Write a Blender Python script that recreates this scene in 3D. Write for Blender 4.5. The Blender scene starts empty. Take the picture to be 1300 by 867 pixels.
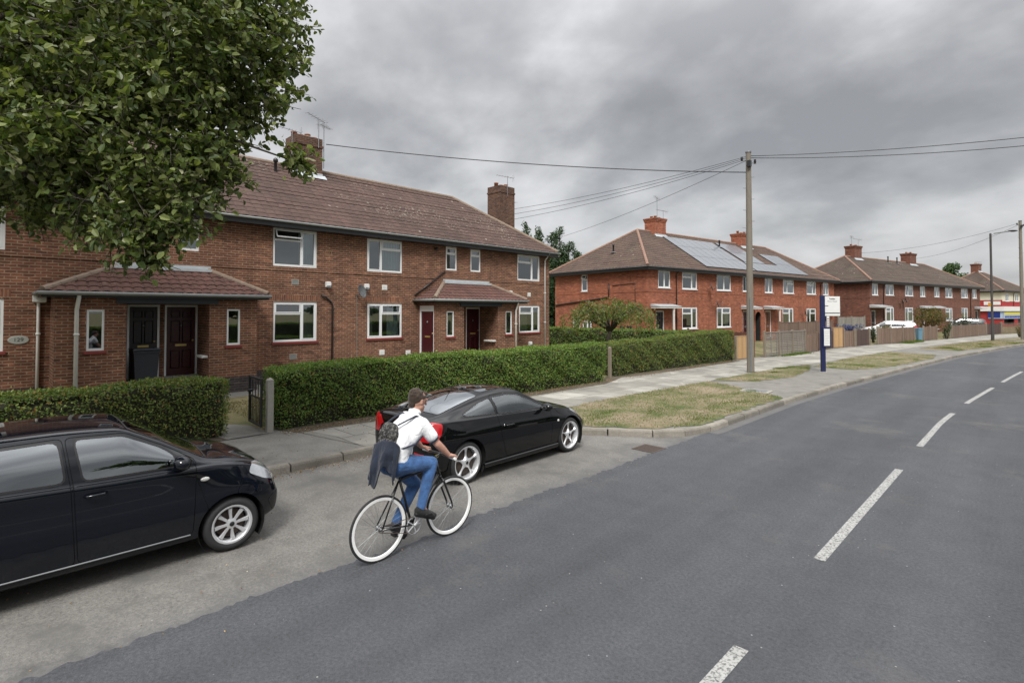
import bpy, bmesh, math, random
import numpy as np
from mathutils import Vector, Matrix
R = math.radians
PI = math.pi
rng = np.random.default_rng(7)
random.seed(7)
scene = bpy.context.scene
col = scene.collection
DEP = bpy.context.evaluated_depsgraph_get

# ------------------------------------------------------------------ materials
class G:
    def __init__(s, name):
        s.m = bpy.data.materials.new(name); s.m.use_nodes = True
        s.t = s.m.node_tree; s.t.nodes.clear()
        s.out = s.t.nodes.new('ShaderNodeOutputMaterial')
    def n(s, typ, ins=None, **props):
        nd = s.t.nodes.new('ShaderNode' + typ)
        for k, v in props.items(): setattr(nd, k, v)
        for k, v in (ins or {}).items(): s.set(nd, k, v)
        return nd
    def set(s, nd, k, v):
        i = nd.inputs[k]
        if isinstance(v, bpy.types.NodeSocket): s.t.links.new(v, i)
        elif isinstance(v, (tuple, list)):
            if i.type == 'RGBA' and len(v) == 3: v = (*v, 1)
            i.default_value = v
        else: i.default_value = v
    def coord(s, which='UV'): return s.n('TexCoord').outputs[which]
    def scale(s, vec, sc):
        return s.n('Mapping', {'Vector': vec, 'Scale': sc}).outputs[0]
    def noise(s, scale, vec=None, detail=4, rough=.55, dist=0):
        d = {'Scale': scale, 'Detail': detail, 'Roughness': rough, 'Distortion': dist}
        if vec is not None: d['Vector'] = vec
        return s.n('TexNoise', d).outputs['Fac']
    def ramp(s, fac, stops, interp='LINEAR'):
        r = s.n('ValToRGB', {'Fac': fac}); cr = r.color_ramp; cr.interpolation = interp
        while len(cr.elements) < len(stops): cr.elements.new(.5)
        for e, (p, c) in zip(cr.elements, stops):
            e.position = p
            e.color = (c, c, c, 1) if isinstance(c, (int, float)) else (*c, 1)
        return r.outputs[0]
    def mix(s, fac, a, b, mode='MIX'):
        m = s.n('Mix', None, data_type='RGBA', blend_type=mode)
        s.set(m, 0, fac); s.set(m, 6, a); s.set(m, 7, b)
        return m.outputs[2]
    def math(s, op, a, b=0.0):
        m = s.n('Math', None, operation=op); s.set(m, 0, a); s.set(m, 1, b); return m.outputs[0]
    def bump(s, h, dist=.01, strength=1.0):
        return s.n('Bump', {'Height': h, 'Distance': dist, 'Strength': strength}).outputs[0]
    def bsdf(s, **k):
        p = s.n('BsdfPrincipled', {kk.replace('_', ' '): v for kk, v in k.items()})
        s.t.links.new(p.outputs[0], s.out.inputs[0]); return p
MATS = {}
def plain(name, c, rough=.6, var=.0, vs=6., bump=0., bs=60., metal=0., coat=0., spec=.5):
    if name in MATS: return MATS[name]
    g = G(name); k = {}
    oc = g.coord('Object')
    b = c
    if var:
        f = g.noise(vs, oc, 5)
        b = g.mix(f, tuple(max(0, x * (1 - var)) for x in c), tuple(x * (1 + var) for x in c))
    if bump: k['Normal'] = g.bump(g.noise(bs, oc, 3), bump)
    g.bsdf(Base_Color=b, Roughness=rough, Metallic=metal, Coat_Weight=coat, Coat_Roughness=.03, Specular_IOR_Level=spec, **k)
    MATS[name] = g.m
    return g.m

def brick_mat(name, c1, c2, mortar, w=.225, h=.075, ms=.011, stain=.5, patch=None):
    g = G(name); uv = g.coord('UV')
    wob = g.n('TexNoise', {'Vector': uv, 'Scale': 9., 'Detail': 2.}).outputs['Color']
    w2 = g.n('VectorMath', {0: wob, 1: (.5, .5, .5)}, operation='SUBTRACT').outputs[0]
    w3 = g.n('VectorMath', {0: w2, 'Scale': .012}, operation='SCALE').outputs[0]
    vec = g.n('VectorMath', {0: uv, 1: w3}, operation='ADD').outputs[0]
    b = g.n('TexBrick', {'Vector': vec, 'Color1': c1, 'Color2': c2, 'Mortar': mortar, 'Scale': 1., 'Mortar Size': ms,
                         'Mortar Smooth': .3, 'Bias': 0., 'Brick Width': w, 'Row Height': h})
    b.offset = .5
    # single odd bricks: darker, blue or pale
    vor = g.n('TexVoronoi', {'Vector': g.scale(uv, (1 / w, 1 / h, 1)), 'Scale': 1.}, feature='F1')
    odd = g.ramp(g.n('SeparateColor', {'Color': vor.outputs['Color']}).outputs[0], [(.0, .55), (.22, .95), (.75, 1.05), (1., 1.6)])
    c = g.mix(.75, b.outputs['Color'], odd, 'MULTIPLY')
    big = g.noise(.55, uv, 6, .62)
    c = g.mix(stain, c, g.ramp(big, [(.3, .5), (.5, 1.), (.72, 1.45)]), 'MULTIPLY')
    streak = g.noise(2.2, g.scale(uv, (1.6, .16, 1)), 5, .6)
    c = g.mix(.45, c, g.ramp(streak, [(.3, .66), (.55, 1.08), (.8, 1.15)]), 'MULTIPLY')
    c = g.mix(.35, c, g.ramp(g.noise(38., uv, 4), [(.25, .6), (.75, 1.35)]), 'MULTIPLY')
    g.bsdf(Base_Color=c, Roughness=.92, Normal=g.bump(g.math('ADD', g.math('MULTIPLY', b.outputs['Fac'], -1.), g.math('MULTIPLY', g.noise(60., uv, 3), .5)), .008))
    return g.m

def tile_mat(name, c1, c2, lichen=.5, moss=.0):
    # roof UV: u along the eave, v up the slope, metres
    g = G(name); uv = g.coord('UV')
    b = g.n('TexBrick', {'Vector': uv, 'Color1': c1, 'Color2': c2, 'Mortar': tuple(x * .35 for x in c1), 'Scale': 1.,
                         'Mortar Size': .006, 'Mortar Smooth': .5, 'Brick Width': .3, 'Row Height': .3})
    b.offset = 0.
    c = b.outputs['Color']
    c = g.mix(.7, c, g.ramp(g.noise(.45, uv, 6, .65), [(.28, .62), (.5, 1.), (.75, 1.35)]), 'MULTIPLY')
    c = g.mix(.5, c, g.ramp(g.noise(14., uv, 5), [(.25, .55), (.8, 1.4)]), 'MULTIPLY')
    v = g.n('TexVoronoi', {'Vector': g.scale(uv, (1., .7, 1.)), 'Scale': 2.3}, feature='F1')
    spot = g.ramp(v.outputs['Distance'], [(.0, 1.), (.07, .9), (.13, 0.)])
    pick = g.ramp(g.n('SeparateColor', {'Color': v.outputs['Color']}).outputs[1], [(.5, 0.), (.62, 1.)])
    region = g.ramp(g.noise(.22, uv, 3), [(.4, .25), (.62, 1.)])
    c = g.mix(g.math('MULTIPLY', g.math('MULTIPLY', spot, pick), g.math('MULTIPLY', region, lichen)), c, (.5, .46, .38))
    v2 = g.n('TexVoronoi', {'Vector': uv, 'Scale': 8.}, feature='F1')
    s2 = g.math('MULTIPLY', g.ramp(v2.outputs['Distance'], [(.12, 1.), (.36, 0.)]), g.ramp(g.noise(.3, g.n('Mapping', {'Vector': uv, 'Location': (7, 3, 0)}).outputs[0], 4), [(.54, 0.), (.68, 1.)]))
    c = g.mix(g.math('MULTIPLY', s2, lichen), c, (.36, .33, .26))
    if moss:
        mo = g.math('MULTIPLY', g.ramp(g.noise(1.3, uv, 6, .7), [(.5, 0.), (.62, 1.)]), moss)
        c = g.mix(mo, c, (.07, .065, .035))
    g.bsdf(Base_Color=c, Roughness=.9, Normal=g.bump(g.noise(50., uv, 4), .006))
    return g.m

def ground_mat(name, base, fine, coarse, rough=.95, speck=0., crack=0., stain=.3, tint=None, bump=.004, gs=120., wear=None):
    g = G(name); oc = g.coord('Object')
    f1 = g.math('ADD', g.math('MULTIPLY', g.noise(gs, oc, 3, .7), .5), g.math('MULTIPLY', g.noise(gs * .27, oc, 4, .75), .5))
    f2 = g.noise(.35, oc, 6, .6)
    f3 = g.noise(2.6, oc, 6, .65)
    c = g.mix(1., base, g.ramp(f1, [(.36, 1 - fine), (.64, 1 + fine)]), 'MULTIPLY')
    c = g.mix(1., c, g.ramp(f2, [(.3, 1 - coarse), (.7, 1 + coarse)]), 'MULTIPLY')
    c = g.mix(stain, c, g.ramp(f3, [(.3, .7), (.5, 1.), (.72, 1.22)]), 'MULTIPLY')
    if tint is not None:
        c = g.mix(g.ramp(g.noise(1.1, oc, 7, .7), [(.5, 0.), (.66, 1.)]), c, tint)
    if wear == 'tracks':      # polished wheel tracks, patches and an old repair
        sx = g.n('SeparateXYZ', {'Vector': oc}).outputs[0]
        wv = g.n('TexNoise', {'Vector': g.scale(oc, (.9, .06, 1)), 'Scale': 1.1, 'Detail': 5., 'Roughness': .6}).outputs['Fac']
        c = g.mix(1., c, g.ramp(wv, [(.34, .84), (.5, 1.), (.66, 1.16)]), 'MULTIPLY')
        sp = g.ramp(g.noise(1.6, g.n('Mapping', {'Vector': oc, 'Location': (4, 9, 0)}).outputs[0], 3, .5), [(.68, 0.), (.76, .5)])
        c = g.mix(sp, c, (.045, .045, .047))
        rub = g.ramp(g.noise(.42, g.n('Mapping', {'Vector': oc, 'Location': (1.5, 2.2, 0)}).outputs[0], 6, .7), [(.56, 0.), (.70, .55)])
        c = g.mix(rub, c, (.125, .12, .112))
    if wear == 'edge':        # old surface darkens towards the newer carriageway
        sx = g.n('SeparateXYZ', {'Vector': oc}).outputs[0]
        e = g.math('ADD', g.math('MULTIPLY', g.math('ADD', sx, 5.75), 1.25), g.math('MULTIPLY', g.math('SUBTRACT', g.noise(5., oc, 6, .75), .5), 1.5))
        c = g.mix(g.ramp(e, [(.25, 0.), (.95, .75)]), c, (.098, .098, .10))
        st = g.ramp(g.noise(.75, g.n('Mapping', {'Vector': oc, 'Location': (2, 5, 0)}).outputs[0], 5, .6), [(.5, 0.), (.68, .6)])
        c = g.mix(st, c, (.085, .082, .078))
    if speck:
        v = g.n('TexVoronoi', {'Vector': oc, 'Scale': 9.}, feature='F1')
        s = g.math('MULTIPLY', g.ramp(v.outputs['Distance'], [(.03, 1.), (.085, 0.)]), g.ramp(g.n('SeparateColor', {'Color': v.outputs['Color']}).outputs[0], [(.72, 0.), (.8, 1.)]))
        c = g.mix(g.math('MULTIPLY', s, speck), c, (.42, .41, .39))
    h = g.math('ADD', f1, g.math('MULTIPLY', g.noise(60., oc, 3), .8))
    if crack:
        vc = g.n('TexVoronoi', {'Vector': g.n('VectorMath', {0: oc, 1: g.n('VectorMath', {0: g.n('TexNoise', {'Vector': oc, 'Scale': 1.2, 'Detail': 5.}).outputs['Color'], 'Scale': .9}, operation='SCALE').outputs[0]}, operation='ADD').outputs[0], 'Scale': .45}, feature='DISTANCE_TO_EDGE')
        ck = g.ramp(vc.outputs['Distance'], [(.0, 1.), (.012, 0.)])
        c = g.mix(g.math('MULTIPLY', ck, g.math('MULTIPLY', g.ramp(g.noise(.5, oc, 3), [(.5, 0.), (.6, 1.)]), crack)), c, (.03, .03, .03))
    g.bsdf(Base_Color=c, Roughness=rough, Normal=g.bump(h, bump))
    return g.m

def leaf_mat(name, c_dark, c_mid, c_light, trans=.35, rough=.55, odd=None):
    g = G(name)
    ri = g.n('NewGeometry').outputs['Random Per Island']
    st = [(0., c_dark), (.5, c_mid), (.93, c_light)]
    if odd: st += [(.955, odd)]
    c = g.ramp(ri, st)
    oc = g.coord('Object')
    c = g.mix(.6, c, g.ramp(g.noise(1.7, oc, 4), [(.3, .72), (.7, 1.3)]), 'MULTIPLY')
    p = g.n('BsdfPrincipled', {'Base Color': c, 'Roughness': rough, 'Specular IOR Level': .35})
    tr = g.n('BsdfTranslucent', {'Color': g.mix(1., c, (1.25, 1.3, .6), 'MULTIPLY')})
    ms = g.n('MixShader', {0: trans, 1: p.outputs[0], 2: tr.outputs[0]})
    g.t.links.new(ms.outputs[0], g.out.inputs[0])
    return g.m

def glass_mat(name, tint=(.75, .8, .8), refl=.0, ior=1.5, boost=1.0, rough=.0):
    g = G(name)
    t = g.n('BsdfTransparent', {'Color': tint})
    gl = g.n('BsdfGlossy', {'Color': (.92, .97, 1.), 'Roughness': rough})
    fr = g.n('Fresnel', {'IOR': ior}).outputs[0]
    f = g.math('MINIMUM', g.math('ADD', g.math('MULTIPLY', fr, boost), refl), 1.)
    ms = g.n('MixShader', {0: f, 1: t.outputs[0], 2: gl.outputs[0]})
    g.t.links.new(ms.outputs[0], g.out.inputs[0])
    return g.m

def wood_mat(name, c, var=.35, along=(6., 6., .6), rough=.85):
    g = G(name); oc = g.coord('Object')
    f = g.noise(5., g.scale(oc, along), 6, .65)
    cc = g.mix(1., c, g.ramp(f, [(.25, 1 - var), (.75, 1 + var)]), 'MULTIPLY')
    ri = g.n('NewGeometry').outputs['Random Per Island']
    cc = g.mix(.6, cc, g.ramp(ri, [(0., .75), (1., 1.25)]), 'MULTIPLY')
    g.bsdf(Base_Color=cc, Roughness=rough, Normal=g.bump(f, .006))
    return g.m

M = {}
M['brick1'] = brick_mat('brown_brick', (.205, .073, .040), (.118, .046, .027), (.25, .168, .112), ms=.014)
M['brick1c'] = brick_mat('sooty_chimney_brick', (.125, .052, .032), (.070, .032, .022), (.13, .09, .065), ms=.014, stain=.8)
M['brick1s'] = brick_mat('soldier_brick', (.24, .09, .049), (.15, .058, .034), (.27, .185, .125), w=.075, h=.225)
M['blue'] = brick_mat('plinth_brick', (.055, .04, .042), (.035, .03, .034), (.1, .085, .07))
M['brick2'] = brick_mat('red_brick', (.34, .108, .056), (.265, .082, .044), (.27, .13, .085), ms=.009, stain=.4)
M['brick3'] = brick_mat('dark_red_brick', (.185, .066, .041), (.135, .049, .033), (.16, .09, .062), stain=.4)
M['shopred'] = plain('shop_red', (.33, .028, .028), .7, .15)
M['tile1'] = tile_mat('brown_roof_tile', (.092, .052, .041), (.066, .037, .030), .8, .12)
M['tile2'] = tile_mat('weathered_roof_tile', (.100, .061, .045), (.074, .046, .035), .6, .35)
M['tile3'] = tile_mat('grey_roof_tile', (.082, .056, .044), (.062, .043, .034), .7, .5)
M['tilep'] = tile_mat('porch_roof_tile', (.125, .060, .047), (.092, .044, .036), .5, .1)
M['ridge'] = plain('ridge_clay', (.22, .165, .125), .9, .35, 4., .01)
M['ridge2'] = plain('ridge_pale', (.25, .15, .11), .9, .3, 4., .01)
M['lead'] = plain('lead_flashing', (.42, .45, .47), .55, .25, 5.)
M['white'] = plain('white_upvc', (.78, .79, .80), .35, .05, 3.)
M['whitep'] = plain('white_paint', (.72, .72, .70), .5, .1, 3.)
M['black'] = plain('black_paint', (.018, .019, .022), .4, .2, 3.)
M['navyboard'] = plain('dark_board', (.020, .024, .033), .5, .2, 3.)
M['gutter'] = plain('grey_gutter', (.21, .215, .21), .5, .2, 3.)
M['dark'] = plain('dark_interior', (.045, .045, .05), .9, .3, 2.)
M['curtain'] = plain('net_curtain', (.62, .66, .63), .9, .1, 6.)
M['curtain2'] = plain('beige_curtain', (.42, .40, .31), .9, .15, 6.)
M['sill'] = plain('red_tile_sill', (.20, .035, .03), .6, .2, 5.)
M['doorred'] = plain('maroon_door', (.050, .006, .010), .35, .2, 2.)
M['doorblk'] = plain('dark_door', (.020, .013, .016), .4, .2, 2.)
M['brass'] = plain('brass', (.60, .46, .16), .35, .1, 5., metal=.7)
M['glass'] = glass_mat('window_glass', (.55, .64, .66), .15, 1.5, 1.6)
M['concrete'] = plain('concrete', (.30, .285, .25), .9, .25, 6., .01, 40.)
M['steel'] = plain('galvanised', (.25, .26, .27), .45, .2, 8., metal=.6)
M['pot'] = plain('clay_pot', (.28, .11, .06), .85, .3, 5.)
M['rubber'] = plain('rubber', (.022, .022, .023), .75, .25, 12.)
M['asphalt'] = ground_mat('asphalt', (.062, .0648, .0715), .52, .12, speck=.75, crack=.0, stain=.35, bump=.006, wear='tracks')
M['layby'] = ground_mat('layby_asphalt', (.165, .158, .146), .45, .12, speck=.6, crack=.25, stain=.5, tint=(.115, .112, .105), wear='edge')
def kerb_mat():
    g = G('kerb_stone'); oc = g.coord('Object'); ri = g.n('NewGeometry').outputs['Random Per Island']
    c = g.mix(1., (.23, .21, .178), g.ramp(ri, [(0., .72), (1., 1.22)]), 'MULTIPLY'); c = g.mix(.8, c, g.ramp(g.noise(2.4, oc, 6, .7), [(.3, .6), (.7, 1.2)]), 'MULTIPLY'); c = g.mix(.6, c, g.ramp(g.noise(45., oc, 4), [(.3, .7), (.7, 1.2)]), 'MULTIPLY')
    g.bsdf(Base_Color=c, Roughness=.92, Normal=g.bump(g.noise(50., oc, 4), .01)); return g.m
M['kerb'] = kerb_mat()
M['paint'] = None

def finish():
    # worn road paint
    g = G('road_paint'); oc = g.coord('Object')
    f = g.noise(34., oc, 6, .7)
    wear = g.ramp(f, [(.40, 0.), (.52, 1.)])
    c = g.mix(wear, (.10, .10, .10), (.36, .36, .345))
    c = g.mix(.6, c, g.ramp(g.noise(3., oc, 4), [(.3, .75), (.7, 1.15)]), 'MULTIPLY')
    g.bsdf(Base_Color=c, Roughness=.85, Normal=g.bump(f, .004))
    M['paint'] = g.m
    # paving slabs, UV in metres
    g = G('paving_slabs'); uv = g.coord('UV')
    b = g.n('TexBrick', {'Vector': uv, 'Color1': (.33, .315, .28), 'Color2': (.215, .205, .18), 'Mortar': (.075, .07, .055), 'Scale': 1., 'Mortar Size': .010,
                         'Mortar Smooth': .2, 'Brick Width': .62, 'Row Height': .92}); b.offset = .5
    vor = g.n('TexVoronoi', {'Vector': g.scale(uv, (1 / .9, 1 / .62, 1)), 'Scale': .8})
    c = g.mix(.5, b.outputs['Color'], g.ramp(g.n('SeparateColor', {'Color': vor.outputs['Color']}).outputs[0], [(0., .7), (.7, 1.05), (1., 1.45)]), 'MULTIPLY')
    c = g.mix(.7, c, g.ramp(g.noise(1.4, uv, 6, .65), [(.28, .68), (.7, 1.2)]), 'MULTIPLY')
    c = g.mix(.5, c, g.ramp(g.noise(40., uv, 4), [(.25, .75), (.75, 1.22)]), 'MULTIPLY')
    g.bsdf(Base_Color=c, Roughness=.92, Normal=g.bump(g.math('ADD', g.math('MULTIPLY', b.outputs['Fac'], -1.5), g.noise(50., uv, 3)), .006))
    M['slab'] = g.m
    # dry verge
    g = G('dry_grass_soil'); oc = g.coord('Object')
    a = g.noise(.9, oc, 7, .7); d = g.noise(30., oc, 5, .7)
    c = g.ramp(a, [(.33, (.05, .085, .02)), (.41, (.10, .115, .042)), (.54, (.20, .165, .10)), (.7, (.29, .235, .165))])
    c = g.mix(.8, c, g.ramp(d, [(.25, .55), (.75, 1.4)]), 'MULTIPLY')
    g.bsdf(Base_Color=c, Roughness=1., Normal=g.bump(d, .02))
    M['verge'] = g.m
    g = G('garden_lawn'); oc = g.coord('Object')
    a = g.noise(.7, oc, 7, .7); d = g.noise(40., oc, 5, .7)
    c = g.ramp(a, [(.36, (.06, .075, .022)), (.5, (.14, .125, .055)), (.66, (.22, .18, .09))])
    c = g.mix(.8, c, g.ramp(d, [(.25, .55), (.75, 1.4)]), 'MULTIPLY')
    g.bsdf(Base_Color=c, Roughness=1., Normal=g.bump(d, .02))
    M['lawn'] = g.m
finish()
M['tarmac'] = ground_mat('path_tarmac', (.18, .172, .155), .3, .12, stain=.6, crack=.8, tint=(.12, .115, .105))
M['soil'] = ground_mat('bare_soil', (.10, .08, .055), .5, .2, stain=.7, bump=.02, gs=80.)

# ------------------------------------------------------------------ mesh builder
class MB:
    def __init__(s): s.v = []; s.f = []; s.mi = []; s.uv = {}
    def vert(s, p): s.v.append(tuple(p)); return len(s.v) - 1
    def face(s, ids, m=0, uv=None):
        s.f.append(tuple(ids)); s.mi.append(m)
        if uv: s.uv[len(s.f) - 1] = uv
    def poly(s, pts, m=0, uv=None): s.face([s.vert(p) for p in pts], m, uv)
    def box(s, a, b, m=0, T=None, skip=''):
        x0, y0, z0 = a; x1, y1, z1 = b
        P = [(x, y, z) for z in (z0, z1) for y in (y0, y1) for x in (x0, x1)]
        if T: P = [T(*p) for p in P]
        i = [s.vert(p) for p in P]
        for k, q in (('b', (0, 2, 3, 1)), ('t', (4, 5, 7, 6)), ('f', (0, 1, 5, 4)), ('k', (2, 6, 7, 3)), ('l', (0, 4, 6, 2)), ('r', (1, 3, 7, 5))):
            if k not in skip: s.face([i[j] for j in q], m)
    def cbox(s, a, b, c, m=0, T=None):   # chamfered box
        x0, y0, z0 = a; x1, y1, z1 = b
        def ring(z, d): return [(x0 + d, y0 + d, z), (x1 - d, y0 + d, z), (x1 - d, y1 - d, z), (x0 + d, y1 - d, z)]
        rs = [ring(z0, c), ring(z0 + c, 0), ring(z1 - c, 0), ring(z1, c)]
        ids = [[s.vert(T(*p) if T else p) for p in r] for r in rs]
        s.face(ids[0][::-1], m); s.face(ids[-1], m)
        for a_, b_ in zip(ids, ids[1:]):
            for k in range(4): s.face((a_[k], a_[(k + 1) % 4], b_[(k + 1) % 4], b_[k]), m)
    def sweep(s, pts, rad, n=8, m=0, cap=True, squash=1.0):
        pts = [Vector(p) for p in pts]
        if not hasattr(rad, '__len__'): rad = [rad] * len(pts)
        rings = []; up = None
        for i, p in enumerate(pts):
            d = (pts[min(i + 1, len(pts) - 1)] - pts[max(i - 1, 0)])
            d = d.normalized() if d.length > 1e-9 else Vector((0, 0, 1))
            if up is None:
                up = Vector((0, 0, 1)) if abs(d.z) < .9 else Vector((1, 0, 0))
            a = d.cross(up); a = a.normalized() if a.length > 1e-6 else d.orthogonal().normalized()
            b = a.cross(d).normalized(); up = b
            rings.append([s.vert(p + (a * math.cos(2 * PI * k / n) + b * squash * math.sin(2 * PI * k / n)) * rad[i]) for k in range(n)])
        for r0, r1 in zip(rings, rings[1:]):
            for k in range(n): s.face((r0[k], r0[(k + 1) % n], r1[(k + 1) % n], r1[k]), m)
        if cap: s.face(rings[0][::-1], m); s.face(rings[-1], m)
    def lathe(s, prof, c, ax, n=24, m=0, close=False, ph=0., ang=2 * PI):
        ax = Vector(ax).normalized(); a = ax.orthogonal().normalized(); b = ax.cross(a); c = Vector(c)
        rings = []
        for k in range(n):
            t = ph + ang * k / (n if ang > 6.28 else n - 1); d = a * math.cos(t) + b * math.sin(t)
            rings.append([s.vert(c + d * r + ax * h) for r, h in prof])
        for k in range(n if ang > 6.28 else n - 1):
            q, w = rings[k], rings[(k + 1) % n]
            for j in range(len(prof) - 1): s.face((q[j], q[j + 1], w[j + 1], w[j]), m)
            if close: s.face((q[-1], q[0], w[0], w[-1]), m)
    def ell(s, c, r, nu=12, nv=8, m=0, rot=None):
        c = Vector(c); ids = []
        for j in range(nv + 1):
            th = PI * j / nv; row = []
            for k in range(nu):
                ph = 2 * PI * k / nu
                p = Vector((r[0] * math.sin(th) * math.cos(ph), r[1] * math.sin(th) * math.sin(ph), r[2] * math.cos(th)))
                if rot: p = rot @ p
                row.append(s.vert(c + p))
            ids.append(row)
        for j in range(nv):
            for k in range(nu): s.face((ids[j][k], ids[j + 1][k], ids[j + 1][(k + 1) % nu], ids[j][(k + 1) % nu]), m)
    def cap(s, p0, p1, r0, r1, n=12, m=0):      # tapered capsule
        p0 = Vector(p0); p1 = Vector(p1); d = (p1 - p0).normalized(); P = []; Q = []
        for k in range(5): t = PI / 2 * k / 5; P.append(p0 - d * r0 * math.cos(t)); Q.append(max(r0 * math.sin(t), .0005))
        P.append(p0); Q.append(r0); P.append(p1); Q.append(r1)
        for k in range(1, 6): t = PI / 2 * k / 5; P.append(p1 + d * r1 * math.sin(t)); Q.append(max(r1 * math.cos(t), .0005))
        s.sweep(P, Q, n, m)
    def mesh(s, name):
        me = bpy.data.meshes.new(name); me.from_pydata(s.v, [], s.f); return me
    def build(s, name, mats, parent=None, smooth=False, T=None):
        if not isinstance(mats, (list, tuple)): mats = [mats]
        me = s.mesh(name)
        for m in mats: me.materials.append(m)
        me.polygons.foreach_set('material_index', s.mi)
        me.polygons.foreach_set('use_smooth', [smooth] * len(s.f))
        uvl = me.uv_layers.new(name='UVMap')
        for p in me.polygons:
            cu = s.uv.get(p.index)
            n = p.normal
            for j, li in enumerate(p.loop_indices):
                if cu: uvl.data[li].uv = cu[j]; continue
                c = me.vertices[me.loops[li].vertex_index].co
                if abs(n.z) > .75: uvl.data[li].uv = (c.x, c.y)
                elif abs(n.x) > abs(n.y): uvl.data[li].uv = (c.y, c.z)
                else: uvl.data[li].uv = (c.x, c.z)
        me.update()
        return link(name, me, parent)
def link(name, me, parent=None):
    o = bpy.data.objects.new(name, me); col.objects.link(o)
    if parent: o.parent = parent
    return o
def thing(name, label, cat, loc=(0, 0, 0), rz=0., group=None):
    o = bpy.data.objects.new(name, None); col.objects.link(o)
    o.location = loc; o.rotation_euler = (0, 0, rz); o.empty_display_size = .3
    return tag(o, label, cat, group)
def tag(o, label, cat, group=None):
    o['label'] = label; o['category'] = cat
    if group: o['group'] = group
    return o
def struct(o): o['kind'] = 'structure'; return o
def stuff(o, label=None, cat=None):
    o['kind'] = 'stuff'
    if label: o['label'] = label; o['category'] = cat
    return o
def auto(o, ang=35):
    me = o.data
    bm = bmesh.new(); bm.from_mesh(me)
    for f in bm.faces: f.smooth = True
    for e in bm.edges:
        if len(e.link_faces) == 2 and e.calc_face_angle(0) > R(ang): e.smooth = False
    bm.to_mesh(me); bm.free(); return o
def remesh(mb, name, mat, parent, vox=.01, it=6, fac=.5):
    o = mb.build(name, mat, parent, True)
    md = o.modifiers.new('r', 'REMESH'); md.mode = 'VOXEL'; md.voxel_size = vox; md.use_smooth_shade = True
    sm = o.modifiers.new('s', 'SMOOTH'); sm.iterations = it; sm.factor = fac
    me = bpy.data.meshes.new_from_object(o.evaluated_get(DEP()))
    o.modifiers.clear(); o.data = me
    me.polygons.foreach_set('use_smooth', [True] * len(me.polygons))
    return o
def np_mesh(name, V, F, mat, parent=None, smooth=False):
    # V (n,3), F (m,k)
    me = bpy.data.meshes.new(name); k = F.shape[1]
    me.vertices.add(len(V)); me.vertices.foreach_set('co', V.astype(np.float32).ravel())
    me.loops.add(F.size); me.loops.foreach_set('vertex_index', F.astype(np.int32).ravel())
    me.polygons.add(len(F)); me.polygons.foreach_set('loop_start', np.arange(0, F.size, k, dtype=np.int32))
    me.update(calc_edges=True); me.validate()
    me.polygons.foreach_set('use_smooth', [smooth] * len(me.polygons))
    me.materials.append(mat)
    return link(name, me, parent)
def leaves(P, size, normal=None, nj=1., shape='leaf', aspect=.55, droop=0.):
    """leaf faces at points P; returns V,F.  normal: preferred facing (n,3)."""
    n = len(P)
    d = rng.normal(size=(n, 3)); d[:, 2] -= droop; d /= np.linalg.norm(d, axis=1)[:, None]
    nn = rng.normal(size=(n, 3)) * nj
    if normal is not None: nn += normal
    w = np.cross(nn, d); w /= np.linalg.norm(w, axis=1)[:, None] + 1e-9
    up = np.cross(d, w)
    L = (size * rng.uniform(.65, 1.25, n))[:, None]; W = L * aspect
    if shape == 'leaf':
        fold = up * W * rng.uniform(.05, .35, (n, 1)); curl = up * L * rng.uniform(-.25, .05, (n, 1))
        a = P; b = P + d * L * .35 + w * W * .5 + fold; c = P + d * L * .8 + w * W * .36 + fold * .7 + curl * .5; t = P + d * L + curl
        e = P + d * L * .8 - w * W * .36 + fold * .7 + curl * .5; f = P + d * L * .35 - w * W * .5 + fold
        V = np.stack([a, b, c, t, e, f], 1).reshape(-1, 3)
        i = np.arange(n)[:, None] * 6
        F = np.concatenate([i + np.array([0, 1, 2, 3]), i + np.array([0, 3, 4, 5])])
    else:
        V = np.stack([P - d * L * .5, P + w * W * .5, P + d * L * .5, P - w * W * .5], 1).reshape(-1, 3)
        F = np.arange(n)[:, None] * 4 + np.array([0, 1, 2, 3])
    return V, F
def ip(xs, ys, x): return float(np.interp(x, xs, ys))
# ------------------------------------------------------------------ ground, road, pavement
KY = [-45, 7.55, 9.07, 9.95, 10.5, 11.2, 16, 20, 24.2, 28.7, 38, 46.8, 55.9, 65, 76, 90, 107, 135, 200]
KX = [-8.62, -8.62, -6.72, -5.5, -5.15, -5.04, -5.04, -4.85, -4.54, -4.2, -3.4, -2.2, -.9, .9, 3.6, 8, 14, 26, 60]
EY = [-45] + KY[5:]; EX = [-5.0] + KX[5:]
FY = [-45, 24, 27, 30, 34.3, 41, 45.9, 52.6, 57.3, 61.7, 73.6, 81, 100, 140, 200]
FX = [-11.35, -11.3, -10.95, -10.55, -9.9, -9.65, -8.85, -7.15, -6.45, -5.7, -3.95, -1.7, 4, 23, 56]
PY = [-45, 9, 11.4, 18, 25, 29, 34, 44, 52, 60, 75, 100, 140, 200]
PX = [-8.75, -8.75, -8.6, -8.3, -7.95, -7.5, -7.0, -6.2, -4.9, -3.5, -.6, 6.6, 25, 58]
fk = lambda y: ip(KY, KX, y)
fe = lambda y: ip(EY, EX, y)
ff = lambda y: ip(FY, FX, y)
fp = lambda y: ip(PY, PX, y)
YS = sorted(set([-45, -30, -20, -10, 0] + [round(v, 2) for v in np.arange(2, 30, .5)] + list(range(30, 60, 2)) + list(range(60, 140, 5)) + [140, 160, 200] + KY + FY))
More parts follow.
